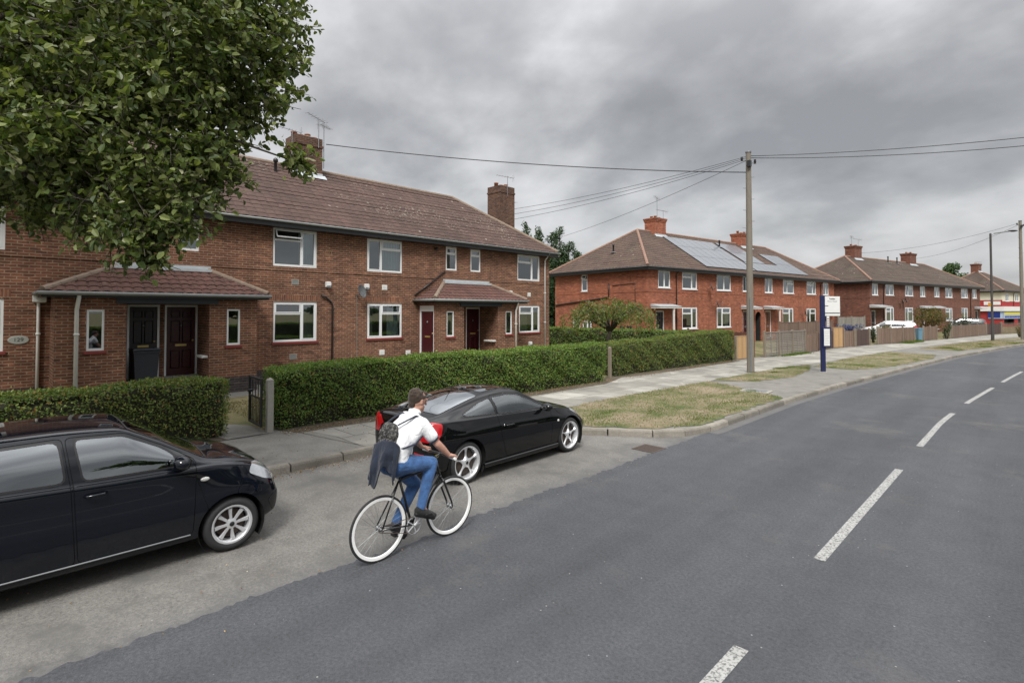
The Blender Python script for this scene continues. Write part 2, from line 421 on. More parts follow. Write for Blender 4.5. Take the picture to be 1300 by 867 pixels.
def strip(name, fa, fb, z, mat, ys, nx=1, zf=None):
    mb = MB(); rows = []
    for y in ys:
        a, b = fa(y), fb(y)
        rows.append([mb.vert((a + (b - a) * k / nx, y, zf(a + (b - a) * k / nx, y) if zf else z)) for k in range(nx + 1)])
    for r0, r1 in zip(rows, rows[1:]):
        for k in range(nx): mb.face((r0[k], r0[k + 1], r1[k + 1], r1[k]))
    return struct(mb.build(name, mat))
mb = MB(); mb.poly([(-900, -900, -.06), (900, -900, -.06), (900, 900, -.06), (-900, 900, -.06)])
struct(mb.build('ground', M['lawn']))
strip('road', fe, lambda y: fe(y) + 6.9, 0., M['asphalt'], YS)
strip('layby', lambda y: fk(y) - .06, lambda y: -4.9, -.004, M['layby'], [y for y in YS if y <= 11.2])
# feathered edge of the newer road surface: a ragged lip laid on the lay-by
mb = MB(); ys = np.arange(-4, 11, .04); pr = None
off = np.convolve(rng.normal(size=len(ys) + 20), np.ones(25) / 25, 'same')[10:-10] * .12 + rng.normal(size=len(ys)) * .022
for y, o_ in zip(ys, off):
    c = (mb.vert((-5.07 + o_, y, .003)), mb.vert((-4.45, y, .0005)))
    if pr: mb.face((pr[0], pr[1], c[1], c[0]))
    pr = c
struct(mb.build('road_edge', M['asphalt']))
# opposite side of the street
strip('pavement', lambda y: fe(y) + 7.03, lambda y: fe(y) + 10.5, .12, M['tarmac'], YS)
# near pavement: tarmac bed, slab path, verge
strip('pavement', lambda y: ff(y) - .25, lambda y: fk(y) - .10, .118, M['tarmac'], YS)
mb = MB(); rows = []
for y in YS:
    a, b = ff(y) + .1, min(fp(y), fk(y) - .16)
    if 2.4 < y < 4.9: b = a + .001
    rows.append((mb.vert((a, y, .124)), mb.vert((b, y, .124)), a, b, y))
for r0, r1 in zip(rows, rows[1:]):
    mb.face((r0[0], r0[1], r1[1], r1[0]), 0, [(r0[4], r0[2] - r0[3]), (r0[4], 0), (r1[4], 0), (r1[4], r1[2] - r1[3])])
struct(mb.build('footpath', M['slab']))
def kerb(name, fn, side, y0, y1):
    mb = MB(); pts = []; y = y0
    while y < y1:
        pts.append(Vector((fn(y), y, 0)));
        d = Vector((fn(y + .1) - fn(y), .1, 0)).normalized(); y += d.y * .915
    for p, q in zip(pts, pts[1:]):
        d = (q - p).normalized(); nrm = Vector((-d.y, d.x, 0)) * side; g_ = .014
        h = .125 + random.uniform(-.008, .006); a = p + d * g_; b = q - d * g_
        j = nrm * random.uniform(-.008, .008)
        prof = [(0, -.02), (.012, h - .03), (.03, h), (.145, h + .004), (.145, -.02)]
        A = [mb.vert(a + nrm * u + j + Vector((0, 0, w))) for u, w in prof]; B = [mb.vert(b + nrm * u + j + Vector((0, 0, w))) for u, w in prof]
        for k in range(4): mb.face((A[k], B[k], B[k + 1], A[k + 1]))
        mb.face(A); mb.face(B[::-1])
    return struct(mb.build(name, M['kerb']))
kerb('kerb', fk, 1, -12, 140)
kerb('kerb', lambda y: fe(y) + 6.9, -1, -6, 140)
# kerb channel: pale gutter strip along the build-out
strip('gutter_strip', lambda y: fk(y) - .01, lambda y: fk(y) + .22, .0045, M['layby'], [y for y in YS if 10.6 <= y <= 90])
# gardens
strip('garden_ground', lambda y: -70., lambda y: ff(y) - .2, 0, M['lawn'], YS, 24, lambda x, y: .125 + .075 * min(1., max(0., (ff(y) - .2 - x) / 2.4)))
def sheet(name, pts, z, mat): 
    mb = MB(); mb.poly([(*p, z)[:3] for p in pts]); return struct(mb.build(name, mat))
sheet('garden_path', [(-11.1, 3.35, .134), (-11.1, 4.15, .134), (-12.0, 4.1, .152), (-12.5, 3.7, .168), (-14.0, 2.7, .206), (-15.9, 2.8, .206), (-15.9, 5.9, .206), (-16.9, 5.9, .206), (-16.9, 2.0, .206), (-14.2, 1.7, .206), (-12.2, 3.1, .16)], .206, M['tarmac'])
sheet('garden_path', [(-16.3, 5.9), (-16.3, 12.7), (-18.1, 12.7), (-18.1, 5.9)], .208, M['tarmac'])
sheet('hedge_bed', [(-11.75, 4.2), (-10.72, 4.6), (-10.55, 9), (-10.5, 15.0), (-10.9, 16.3), (-11.1, 16.9), (-10.75, 20), (-10.55, 26.5), (-11.6, 26.8), (-12, 16)], .129, M['soil'])
sheet('hedge_bed', [(-11.9, -9), (-11.1, -9), (-11.1, 3.4), (-11.9, 3.4)], .129, M['soil'])
# verges: dry soil mounds with sparse grass
VER = [[(-8.4, 9.0), (-7.0, 9.15), (-5.75, 10.1), (-5.28, 11.0), (-5.25, 16.2), (-6.6, 17.2), (-8.35, 18.2), (-8.7, 12.0)],
       [(-8.35, 18.4), (-7.1, 19.3), (-6.6, 21.5), (-6.9, 24.5), (-7.6, 27.2), (-8.05, 24.5)],
       [(-7.2, 26.2), (-5.6, 26.0), (-4.65, 29.0), (-4.0, 35), (-4.2, 38), (-6.5, 39.0), (-7.2, 33)],
       [(-5.7, 43.5), (-3.6, 43), (-1.4, 54), (-.5, 60), (-2.9, 61), (-4.2, 55)],
       [(-3.2, 62), (.3, 64), (2.8, 73.5), (.0, 74.5)],
       [(-.2, 76), (4.2, 79), (8.5, 94), (5.5, 94)]]
def in_poly(x, y, P):
    c = False; n = len(P)
    for i in range(n):
        x0, y0 = P[i]; x1, y1 = P[i - 1]
        if (y0 > y) != (y1 > y) and x < (x1 - x0) * (y - y0) / (y1 - y0) + x0: c = not c
    return c
for k, P in enumerate(VER):
    if k < 4:
        Q_ = []
        for (xa, ya), (xb, yb) in zip(P, P[1:] + P[:1]):
            n_ = max(1, int(math.hypot(xb - xa, yb - ya) / .16))
            for j in range(n_): Q_.append((xa + (xb - xa) * j / n_ + random.gauss(0, .05), ya + (yb - ya) * j / n_ + random.gauss(0, .05)))
        mb = MB(); c_ = mb.vert((sum(p[0] for p in P) / len(P), sum(p[1] for p in P) / len(P), .146)); ou = [mb.vert((x, y, .1275)) for x, y in Q_]; cx_, cy_ = mb.v[c_][:2]
        inn = [mb.vert((x + (cx_ - x) * .12, y + (cy_ - y) * .12, .143 + random.uniform(-.006, .006))) for x, y in Q_]
        for j in range(len(ou)): j2 = (j + 1) % len(ou); mb.face((ou[j], ou[j2], inn[j2], inn[j])); mb.face((inn[j], inn[j2], c_))
        struct(mb.build('verge', M['verge'])); continue
    bm = bmesh.new(); f = bm.faces.new([bm.verts.new((x, y, .128)) for x, y in P])
    r = bmesh.ops.inset_region(bm, faces=[f], thickness=.16)
    for v in f.verts: v.co.z = .140
    bmesh.ops.recalc_face_normals(bm, faces=bm.faces[:])
    me = bpy.data.meshes.new('verge'); bm.to_mesh(me); bm.free(); me.materials.append(M['verge']); struct(link('verge', me))
M['blade'] = leaf_mat('dry_grass_blade', (.12, .12, .045), (.22, .18, .095), (.34, .28, .17), .25, .8)
M['bladeg'] = leaf_mat('green_grass_blade', (.06, .11, .02), (.10, .155, .03), (.16, .20, .05), .3, .8)
def grass(P, n, mat, h, zc, label, clump=0, keep=.5):
    xs = [p[0] for p in P]; ys = [p[1] for p in P]; pts = []
    cen = [(random.uniform(min(xs), max(xs)), random.uniform(min(ys), max(ys)), random.uniform(.12, .55)) for _ in range(clump)]
    while len(pts) < n:
        if clump:
            c = random.choice(cen); x, y = random.gauss(c[0], c[2] * .5), random.gauss(c[1], c[2])
        else: x, y = random.uniform(min(xs), max(xs)), random.uniform(min(ys), max(ys))
        if in_poly(x + random.gauss(0, .07), y + random.gauss(0, .07), P) and x < fk(y) - .05: pts.append((x, y, zc))
    P_ = np.array(pts); n = len(P_); L = h * rng.uniform(.4, 1.3, n)[:, None]
    t = rng.normal(size=(n, 3)) * .75; t[:, 2] = 1; t /= np.linalg.norm(t, axis=1)[:, None]
    w = rng.normal(size=(n, 3)); w[:, 2] = 0; w /= np.linalg.norm(w, axis=1)[:, None]; w *= .006 + h * .045
    V = np.stack([P_ - w, P_ + w, P_ + t * L * .6 + w * .6, P_ + t * L + np.array([0, 0, -.15]) * L], 1).reshape(-1, 3)
    return stuff(np_mesh('grass', V, np.arange(n)[:, None] * 4 + np.arange(4), mat), label, 'grass')
grass(VER[0], 10000, M['blade'], .034, .142, 'sparse straw coloured grass on the parched verge by the lay-by')
grass(VER[0], 9000, M['bladeg'], .038, .142, 'green tufts of grass left in the parched verge', 46)
grass(VER[1], 3500, M['blade'], .035, .142, 'straw coloured grass round the foot of the wooden pole')
grass(VER[1], 3500, M['bladeg'], .045, .142, 'green tufts of grass round the wooden pole', 16)
grass(VER[2], 4500, M['blade'], .045, .142, 'dry grass on the verge beyond the bus stop')
grass(VER[2], 2500, M['bladeg'], .055, .142, 'green tufts on the verge beyond the bus stop', 16)
grass(VER[3], 6000, M['blade'], .07, .15, 'dry grass on the verge by the lamp column')
grass(VER[3], 2500, M['bladeg'], .09, .15, 'green tufts on the verge by the lamp column', 8)
grass([(-15.2, 4.2), (-15.2, 9), (-11.9, 9), (-11.9, 4.2)], 9000, M['blade'], .06, .2, 'parched lawn grass behind the black garden gate')
grass([(-10.6, 29.9), (-10.15, 29.7), (-9.5, 34.5), (-9.9, 34.6)], 2500, M['bladeg'], .14, .12, 'weeds along the foot of the weathered panel fence', 5)
grass([(-8.3, 47), (-7.6, 47), (-6.3, 55.5), (-7.0, 55.5)], 3500, M['bladeg'], .22, .12, 'weeds along the foot of the brown board fence', 5)
# leaf litter
M['litter'] = leaf_mat('fallen_leaf', (.10, .055, .02), (.20, .12, .05), (.36, .25, .12), .1, .8, (.55, .5, .4))
def litter(n, fn, z, size, label):
    P_ = np.array([(*fn(), z + random.uniform(0, .012)) for _ in range(n)])
    V, F = leaves(P_, size, np.tile(np.array([0, 0, 2.2]), (n, 1)), .5, 'quad', .6)
    V[:, 2] = np.maximum(V[:, 2], z)
    stuff(np_mesh('fallen_leaves', V, F, M['litter']), label, 'leaves')
litter(2600, lambda: (-11.05 + abs(random.gauss(0, .22)) , random.uniform(4.3, 16)), .133, .032, 'fallen leaves along the foot of the long hedge')
litter(900, lambda: (-11.0 + abs(random.gauss(0, .2)), random.uniform(16.8, 26.5)), .133, .04, 'fallen leaves along the foot of the far hedge')
litter(1500, lambda: (-8.58 + abs(random.gauss(0, .12)), random.uniform(-1, 7.4)), .002, .026, 'fallen leaves gathered against the lay-by kerb')
litter(260, lambda: (random.uniform(-10.8, -8.8), random.uniform(1, 9)), .126, .026, 'stray leaves on the slab footpath')
litter(220, lambda: (random.uniform(-8.3, -4.7), random.uniform(-1, 8)), .005, .022, 'stray leaves and grit on the lay-by')
# centre line
mb = MB()
def dash(y0, y1, n=6):
    for a, b in zip(np.linspace(y0, y1, n)[:-1], np.linspace(y0, y1, n)[1:]):
        x0 = fe(a) + 3.36 + (0 if a < 12 else .0); x1 = fe(b) + 3.36
        mb.poly([(x0 - .055, a, .004), (x0 + .055, a, .004), (x1 + .055, b, .004), (x1 - .055, b, .004)])
CL = [(-7.8, -3.9), (-1.85, 2.2 - .0), (.2, 4.18), (6.22, 10.68), (12.76, 17.48), (19.6, 24.26), (26.4, 31.6), (33.8, 38.6), (41, 46), (48.3, 53.2), (55.5, 60.4), (62.6, 67.5), (70, 75), (77, 82)]
for a, b in CL:
    if (a, b) != (-1.85, 2.2): dash(a, b)
struct(mb.build('centre_line', M['paint']))
# gully grate and inspection covers
M['iron'] = plain('cast_iron', (.075, .055, .045), .8, .35, 20., .004)
t = thing('drain_cover', 'rusty slotted drain grate in the lay-by beside the kerb corner', 'drain', (-5.28, 8.95, 0))
mb = MB(); W, L_ = .23, .24
mb.box((-W, -L_, .0), (-W + .035, L_, .008)); mb.box((W - .035, -L_, .0), (W, L_, .008)); mb.box((-W + .035, -L_, 0), (W - .035, -L_ + .035, .008)); mb.box((-W + .035, L_ - .035, 0), (W - .035, L_, .008))
mb.build('frame', M['iron'], t)
mb = MB()
for k in range(9): mb.box((-W + .035, -L_ + .05 + k * .047, .0), (W - .035, -L_ + .078 + k * .047, .007))
mb.build('grate', M['iron'], t)
mb = MB(); mb.poly([(-W, -L_, .0012), (W, -L_, .0012), (W, L_, .0012), (-W, L_, .0012)]); mb.build('opening', M['black'], t)
t = thing('inspection_cover', 'grey concrete inspection cover set in the parched verge', 'cover', (-6.25, 16.9, .118), .1)
mb = MB(); mb.cbox((-.42, -.3, 0), (.42, .3, .03), .01); mb.build('surround', M['concrete'], t)
mb = MB(); mb.cbox((-.32, -.2, .03), (.32, .2, .037), .004); mb.build('lid', M['steel'], t)
# ------------------------------------------------------------------ houses
def wall_face(mb, T, u0, u1, w0, w1, holes, rev=.09, m=0, md=1, room=.7):
    """brick face in frame T(u, v outwards, w) with holes (u0,u1,w0,w1[,door])"""
    us = sorted(set([u0, u1] + [h[0] for h in holes] + [h[1] for h in holes])); ws = sorted(set([w0, w1] + [h[2] for h in holes] + [h[3] for h in holes]))
    for a, b in zip(us, us[1:]):
        for c, d in zip(ws, ws[1:]):
            cu, cw = (a + b) / 2, (c + d) / 2
            if any(h[0] < cu < h[1] and h[2] < cw < h[3] for h in holes): continue
            mb.poly([T(a, 0, c), T(b, 0, c), T(b, 0, d), T(a, 0, d)], m)
    for a, b, c, d in [h[:4] for h in holes]:
        for q in ([(a, 0, c), (a, -rev, c), (a, -rev, d), (a, 0, d)], [(b, 0, c), (b, 0, d), (b, -rev, d), (b, -rev, c)],
                  [(a, 0, d), (a, -rev, d), (b, -rev, d), (b, 0, d)], [(a, 0, c), (b, 0, c), (b, -rev, c), (a, -rev, c)]):
            mb.poly([T(*p) for p in q], m)
        e = .0 if room < .2 else .25
        A = [(a, -rev, c), (b, -rev, c), (b, -rev, d), (a, -rev, d)]; B = [(a - e, -rev - room, c - e), (b + e, -rev - room, c - e), (b + e, -rev - room, d + e * .3), (a - e, -rev - room, d + e * .3)]
        for k in range(4): mb.poly([T(*A[k]), T(*B[k]), T(*B[(k + 1) % 4]), T(*A[(k + 1) % 4])], md)
        mb.poly([T(*p) for p in B], md)
def window(par, T, h, style='L', sill=None, cur=None, rev=.09, open_vent=False, fw=.062, detail=True):
    """style: V = one vent over one light; L = wide left with vent + narrow right; Rr = narrow left + wide right with vent; S = slit; 2 = two lights; 3"""
    a, b, c, d = h[:4]; mb = MB(); dp = .06; pz = -.045
    def bar(x0, x1, y0, y1, f=0.): mb.box((x0, -rev + .01, y0), (x1, -rev + .01 + dp + f, y1), 0, T)
    bar(a, b, c, c + fw * 1.15); bar(a, b, d - fw, d); bar(a, a + fw, c + fw * 1.15, d - fw); bar(b - fw, b, c + fw * 1.15, d - fw)
    W, H = b - a, d - c; sash = []
    iw = fw * .95
    if style == 'L': mx = a + W * .635; bar(mx - iw / 2, mx + iw / 2, c + fw, d - fw, -.004); wide = (a + fw, mx - iw / 2); nar = (mx + iw / 2, b - fw)
    elif style == 'Rr': mx = a + W * .40; bar(mx - iw / 2, mx + iw / 2, c + fw, d - fw, -.004); nar = (a + fw, mx - iw / 2); wide = (mx + iw / 2, b - fw)
    elif style == '2': mx = a + W * .5; bar(mx - iw / 2, mx + iw / 2, c + fw, d - fw, -.004); wide = None; nar = None; sash = [(a + fw, mx - iw / 2, c + fw, d - fw), (mx + iw / 2, b - fw, c + fw, d - fw)]
    elif style == 'V': wide = (a + fw, b - fw); nar = None
    else: wide = None; nar = None; sash = [(a + fw, b - fw, c + fw, d - fw)]
    if wide:
        ty = d - H * .30; bar(wide[0], wide[1], ty - iw / 2, ty + iw / 2, -.006)
        vent = (wide[0], wide[1], ty + iw / 2, d - fw); sash.append((wide[0], wide[1], c + fw, ty - iw / 2))
    else: vent = None
    if nar: sash.append((nar[0], nar[1], c + fw, d - fw))
    sf = .034
    def sash_bars(q):
        x0, x1, y0, y1 = q; f = .008
        bar(x0, x1, y0, y0 + sf, f); bar(x0, x1, y1 - sf, y1, f); bar(x0, x0 + sf, y0 + sf, y1 - sf, f); bar(x1 - sf, x1, y0 + sf, y1 - sf, f)
    if nar: sash_bars((nar[0], nar[1], c + fw, d - fw))
    if style in '2S' and detail and style == '2': sash_bars(sash[-1])
    panes = list(sash)
    if vent and not open_vent: sash_bars(vent); panes.append(vent)
    wo = mb.build('window', M['white'], par)
    g = MB()
    for x0, x1, y0, y1 in panes: g.poly([T(x0, pz, y0), T(x1, pz, y0), T(x1, pz, y1), T(x0, pz, y1)])
    g.build('pane', M['glass'], wo)
    if vent and open_vent:
        x0, x1, y0, y1 = vent; v = MB(); an = R(24); hh = y1 - y0
        def TV(u, q, w): return T(u, .01 + math.sin(an) * (y1 - w) + q * math.cos(an), y1 - math.cos(an) * (y1 - w) + q * math.sin(an))
        for q in ((x0, x1, y0, y0 + sf * 1.3), (x0, x1, y1 - sf, y1), (x0, x0 + sf, y0, y1), (x1 - sf, x1, y0, y1)):
            v.box((q[0], 0, q[2]), (q[1], .04, q[3]), 0, TV)
        vo = v.build('open_vent', M['white'], wo)
        g = MB(); g.poly([TV(x0, .02, y0), TV(x1, .02, y0), TV(x1, .02, y1), TV(x0, .02, y1)]); 
        vo2 = g.build('vent_pane', M['glass'], wo)
    if cur:
        for kind, f0, f1, mt in cur:
            q = MB(); n = max(6, int((f1 - f0) * W / .035)); pr = None
            for k in range(n + 1):
                u = a + W * (f0 + (f1 - f0) * k / n); z = -rev - .10 + .025 * math.sin(k * 1.9 + random.random()) 
                lo = c + .01 if kind != 'half' else c + .01; hi = d if kind != 'half' else c + H * .5
                p = (q.vert(T(u, z, lo)), q.vert(T(u, z - .01, hi)))
                if pr: q.face((pr[0], p[0], p[1], pr[1]))
                pr = p
            q.build('curtain', M[mt], wo, True)
    if sill == 'red':
        s = MB(); s.cbox((a - .05, -.02, c - .085), (b + .05, .045, c - .003), .008, 0, T); s.build('sill', M['sill'], wo)
    elif sill == 'white':
        s = MB(); s.box((a - .04, -.03, c - .045), (b + .04, .05, c - .002), 0, T); s.build('sill', M['white'], wo)
    elif sill == 'brick':
        s = MB(); s.box((a - .04, -.02, c - .06), (b + .04, .02, c - .002), 0, T); s.build('sill', M['brick1s'], wo)
    return wo
def door(par, T, a, b, c, d, mat, frame=.055, light=0., rev=.09, furn='brass', panels=True):
    f = MB()
    f.box((a, -rev, c), (a + frame, -rev + .07, d), 0, T); f.box((b - frame, -rev, c), (b, -rev + .07, d), 0, T); f.box((a + frame, -rev, d - frame), (b - frame, -rev + .07, d), 0, T)
    if light: f.box((a + frame, -rev + .005, d - frame - light), (b - frame, -rev + .05, d - frame), 0, T)
    do = MB(); x0, x1, z0, z1 = a + frame + .004, b - frame - .004, c + .01, d - frame - .004 - light
    do.box((x0, -rev - .01, z0), (x1, -rev + .03, z1), 0, T)
    if panels:
        w = x1 - x0; h = z1 - z0
        for px0, px1, pz0, pz1 in ((.14, .46, .10, .36), (.54, .86, .10, .36), (.14, .46, .48, .80), (.54, .86, .48, .80), (.14, .46, .85, .94), (.54, .86, .85, .94)):
            A = (x0 + w * px0, x0 + w * px1, z0 + h * pz0, z0 + h * pz1)
            for q in ((A[0], A[1], A[2], A[2] + .018), (A[0], A[1], A[3] - .018, A[3]), (A[0], A[0] + .018, A[2], A[3]), (A[1] - .018, A[1], A[2], A[3])):
                do.box((q[0], -rev + .03, q[2]), (q[1], -rev + .042, q[3]), 0, T, 'k')
    dd = do.build('door', M[mat], par)
    f.build('door_frame', M['white'], dd)
    if furn:
        q = MB(); q.cbox((x0 + (x1 - x0) * .30, -rev + .028, c + .86), (x0 + (x1 - x0) * .70, -rev + .046, c + .925), .004, 0, T); q.build('letterbox', M[furn], dd)
        q = MB(); q.ell(T(x1 - .07, -rev + .055, c + 1.03), (.03, .03, .03), 10, 6); q.build('handle', M[furn], dd, True)
        q = MB(); q.ell(T((x0 + x1) / 2, -rev + .045, c + 1.48), (.03, .03, .045), 10, 6); q.build('knocker', M['steel'], dd, True)
    s = MB(); s.box((a - .03, -rev - .01, c - .07), (b + .03, .12, c + .004), 0, T); s.build('threshold', M['concrete'], dd)
    return dd
def slope_uvmesh(P0, U, S, L, RL, planes, per=.3, gauge=.3, samp=6, amp=.020, step=.013):
    """tiled slope; returns bmesh. P0 eave start, U along eave, S up slope; planes: (co,no) keep negative side"""
    U = Vector(U).normalized(); S = Vector(S).normalized(); N = U.cross(S)
    if N.z < 0: N = -N
    nc = int(L / per * samp) + 1; rows = []
    nr = int(math.ceil(RL / gauge))
    for r in range(nr):
        rows.append((r * gauge, step)); rows.append((min((r + 1) * gauge, RL) - .0005, 0.))
    us = np.arange(nc + 1) * per / samp; prof = amp * np.abs(np.sin(us / per * PI)) ** .8
    bm = bmesh.new(); uvl = bm.loops.layers.uv.new('UVMap'); prev = None
    uv = {}
    for ri, (v, hgt) in enumerate(rows):
        wob = rng.normal(size=len(us)).cumsum() * .00022 if ri % 2 == 0 else wob
        cur = []
        for u, pz, wz in zip(us, prof, wob):
            vv = bm.verts.new(Vector(P0) + U * float(u) + S * float(v) + N * float(hgt + pz + wz)); uv[vv] = (float(u), float(v)); cur.append(vv)
        if prev:
            for k in range(len(us) - 1):
                f = bm.faces.new((prev[k], prev[k + 1], cur[k + 1], cur[k])); f.smooth = False
                for l in f.loops: l[uvl].uv = uv[l.vert]
        prev = cur
    for co, no in planes:
        bmesh.ops.bisect_plane(bm, geom=bm.verts[:] + bm.edges[:] + bm.faces[:], dist=1e-5, plane_co=co, plane_no=no, clear_outer=True)
    return bm
def bm_obj(bm, name, mat, par, normals=True):
    if normals:
        for f in bm.faces:
            if f.normal.z < 0: f.normal_flip()
    me = bpy.data.meshes.new(name); bm.to_mesh(me); bm.free(); me.materials.append(mat); return link(name, me, par)
def hip_roof(par, x0, x1, D, ze, zr, ov, mat, ridge_mat, hipL=None, hipR=None, detail=True, gut='gutter', fmat='black', fh=.2):
    """front wall at Y=0, back at Y=D.  ze: eave height at overhang edge, zr: ridge.  hip runs hipL/hipR metres in from the eave end"""
    yr = D / 2; ya = -ov; hl = hipL or (yr + ov); hr = hipR or (yr + ov)
    xa, xb = x0 - ov, x1 + ov; rl, rr = xa + hl, xb - hr; rise = zr - ze; run = yr + ov
    roof_bm = slope_uvmesh((xa, ya, ze), (1, 0, 0), (0, run, rise), xb - xa, math.hypot(run, rise),
                           [(Vector((xa, ya, 0)), Vector((-(run), hl, 0))), (Vector((xb, ya, 0)), Vector((run, hr, 0)))], samp=6 if detail else 4)
    bmL = slope_uvmesh((xa, D + ov, ze), (0, -1, 0), (hl, 0, rise), D + 2 * ov, math.hypot(hl, rise),
                       [(Vector((xa, ya, 0)), Vector((run, -hl, 0))), (Vector((xa, D + ov, 0)), Vector((run, hl, 0)))], samp=6 if detail else 4)
    me = bpy.data.meshes.new('t'); bmL.to_mesh(me); bmL.free(); roof_bm.from_mesh(me)
    uvl = roof_bm.loops.layers.uv.active
    for pts in ([(xb, ya, ze), (xb, D + ov, ze), (rr, yr, zr)], [(xb, D + ov, ze), (xa, D + ov, ze), (rl, yr, zr), (rr, yr, zr)]):
        f = roof_bm.faces.new([roof_bm.verts.new(p) for p in pts])
        for l in f.loops: l[uvl].uv = (l.vert.co.y if pts[1][0] == xb else l.vert.co.x, l.vert.co.z * 1.7)
    ro = bm_obj(roof_bm, 'roof', mat, par)
    rb = MB()
    def capline(p, q, r=.10):
        p = Vector(p); q = Vector(q); n = max(2, int((q - p).length / .42)); d = (q - p).normalized()
        for k in range(n):
            a = p.lerp(q, k / n); b = p.lerp(q, (k + 1.06) / n)
            rb.sweep([a, b], [r * 1.04, r * .97], 10, 0)
    dz = Vector((0, 0, .0))
    capline((rl, yr, zr), (rr, yr, zr)); capline((xa + .05, ya + .05, ze + .05), (rl, yr, zr)); capline((xb - .05, ya + .05, ze + .05), (rr, yr, zr))
    capline((xa, D + ov, ze + .03), (rl, yr, zr)); capline((xb, D + ov, ze + .03), (rr, yr, zr))
    auto(rb.build('ridge_tiles', ridge_mat, ro))
    fb = MB(); zf = ze - .03; t = .03
    fb.box((xa, ya, zf - fh), (xb, ya + t, zf)); fb.box((xa, D + ov - t, zf - fh), (xb, D + ov, zf)); fb.box((xa, ya + t, zf - fh), (xa + t, D + ov - t, zf)); fb.box((xb - t, ya + t, zf - fh), (xb, D + ov - t, zf))
    fb.box((xa + t, ya + t, zf - fh + .01), (xb - t, D + ov - t, zf - fh + .03))
    fb.build('fascia', M[fmat], ro)
    gb = MB()
    def gut_(p, q): gb.sweep([p, q], [.045, .045], 8)
    g_ = .05; zg = zf - .02
    gut_((xa - .1, ya - g_, zg), (xb + .1, ya - g_, zg)); gut_((xa - g_, ya - .1, zg), (xa - g_, D + ov, zg)); gut_((xb + g_, ya - .1, zg), (xb + g_, D + ov, zg))
    gb.build('gutter', M[gut], ro, True)
    return ro
def roof_z(x, y, x0, x1, D, ze, zr, ov, hipL=None, hipR=None):
    run = D / 2 + ov; rise = zr - ze
    return ze + rise * min(1, (y + ov) / run, (D + ov - y) / run, (x - x0 + ov) / (hipL or run), (x1 + ov - x) / (hipR or run))
def chimney(par, x0, x1, y0, y1, z0, z1, mat, pots=4, corbel=True, style='stack', lead=True, zfront=None):
    mb = MB(); mb.box((x0, y0, z0), (x1, y1, z1 - .3))
    if corbel:
        for k in range(3): d = .03 * (k + 1); mb.box((x0 - d, y0 - d, z1 - .3 + k * .1), (x1 + d, y1 + d, z1 - .2 + k * .1 - (.001)))
    else: mb.box((x0, y0, z1 - .3), (x1, y1, z1)); mb.box((x0 - .03, y0 - .03, z1 - .38), (x1 + .03, y1 + .03, z1 - .30))
    c = mb.build('chimney', mat, par)
    fl = MB(); pr = None
    for k in range(13):
        t = 2 * PI * k / 12
    fl.ell(((x0 + x1) / 2, (y0 + y1) / 2, z1), ((x1 - x0) * .46, (y1 - y0) * .46, .10), 12, 6); fl.build('flaunching', M['concrete'], c, True)
    for k in range(pots):
        x = x0 + (x1 - x0) * (k + .5) / pots; p = MB(); h = random.uniform(.06, .2) if style != 'tall' else .3
        p.lathe([(.0, 0), (.115, 0), (.105, h), (.125, h + .01), (.125, h + .05), (.085, h + .05), (.085, h - .05), (0, h - .05)], (x, (y0 + y1) / 2, z1 + .03), (0, 0, 1), 12); p.build('pot', M['pot'], c, True)
    if lead and zfront is not None:
        l = MB(); w = .12
        l.poly([(x0 - w, y0 - .22, zfront - .09), (x1 + w, y0 - .22, zfront - .09), (x1 + w, y0 - .004, zfront + .1), (x0 - w, y0 - .004, zfront + .1)])
        l.box((x0 - .012, y0 - .012, zfront - .1), (x1 + .012, y0 - .002, zfront + .17)); l.build('lead_flashing', M['lead'], c)
    return c
def aerial(par, p, h, rot, n=7, dish=False):
    mb = MB(); p = Vector(p); top = p + Vector((0, 0, h)); mb.sweep([p, top], [.018, .015], 6)
    d = Vector((math.cos(rot), math.sin(rot), .12)); w = Vector((-math.sin(rot), math.cos(rot), 0)); L = .95
    mb.sweep([top - d * .35 - Vector((0, 0, .05)), top + d * (L - .35) - Vector((0, 0, .05))], .012, 5)
    for k in range(n):
        c = top + d * (-.35 + L * k / (n - 1)) - Vector((0, 0, .05)); l = .2 - .012 * k; mb.sweep([c - w * l, c + w * l], .007, 4)
    c = top - d * .33 - Vector((0, 0, .05)); mb.sweep([c + Vector((0, 0, -.2)) - w * .12, c + Vector((0, 0, .2)) - w * .12], .008, 4); mb.sweep([c + Vector((0, 0, -.2)) + w * .12, c + Vector((0, 0, .2)) + w * .12], .008, 4)
    return mb.build('aerial', M['steel'], par)
def dish(par, T, u, w, r=.27, cable=None):
    mb = MB(); c = Vector(T(u, .32, w)); ax = (Vector(T(u + .55, 1., w + .35)) - Vector(T(u, 0, w))).normalized()
    prof = [(.001, .0), (r * .5, .012), (r * .85, .04), (r, .07), (r, .075), (r * .85, .046), (r * .5, .018), (.001, .006)]
    mb.lathe(prof, c, ax, 20)
    o = mb.build('satellite_dish', M['dishgrey'], par, True)
    a = MB(); a.sweep([T(u, 0, w - .1), T(u, .2, w - .1), c], .018, 6); tip = c + ax * r * 1.3; a.sweep([c - Vector((0, 0, r * .9)), tip], .01, 5); a.ell(tip, (.035, .035, .045), 8, 6)
    a.build('bracket', M['steel'], o)
    if cable: q = MB(); q.sweep([T(u, .02, w - .1), T(u + .02, .012, cable)], .009, 5); q.build('cable', M['gutter'], o)
    return o
M['dishgrey'] = plain('dish_grey', (.12, .125, .13), .5, .2, 5.)
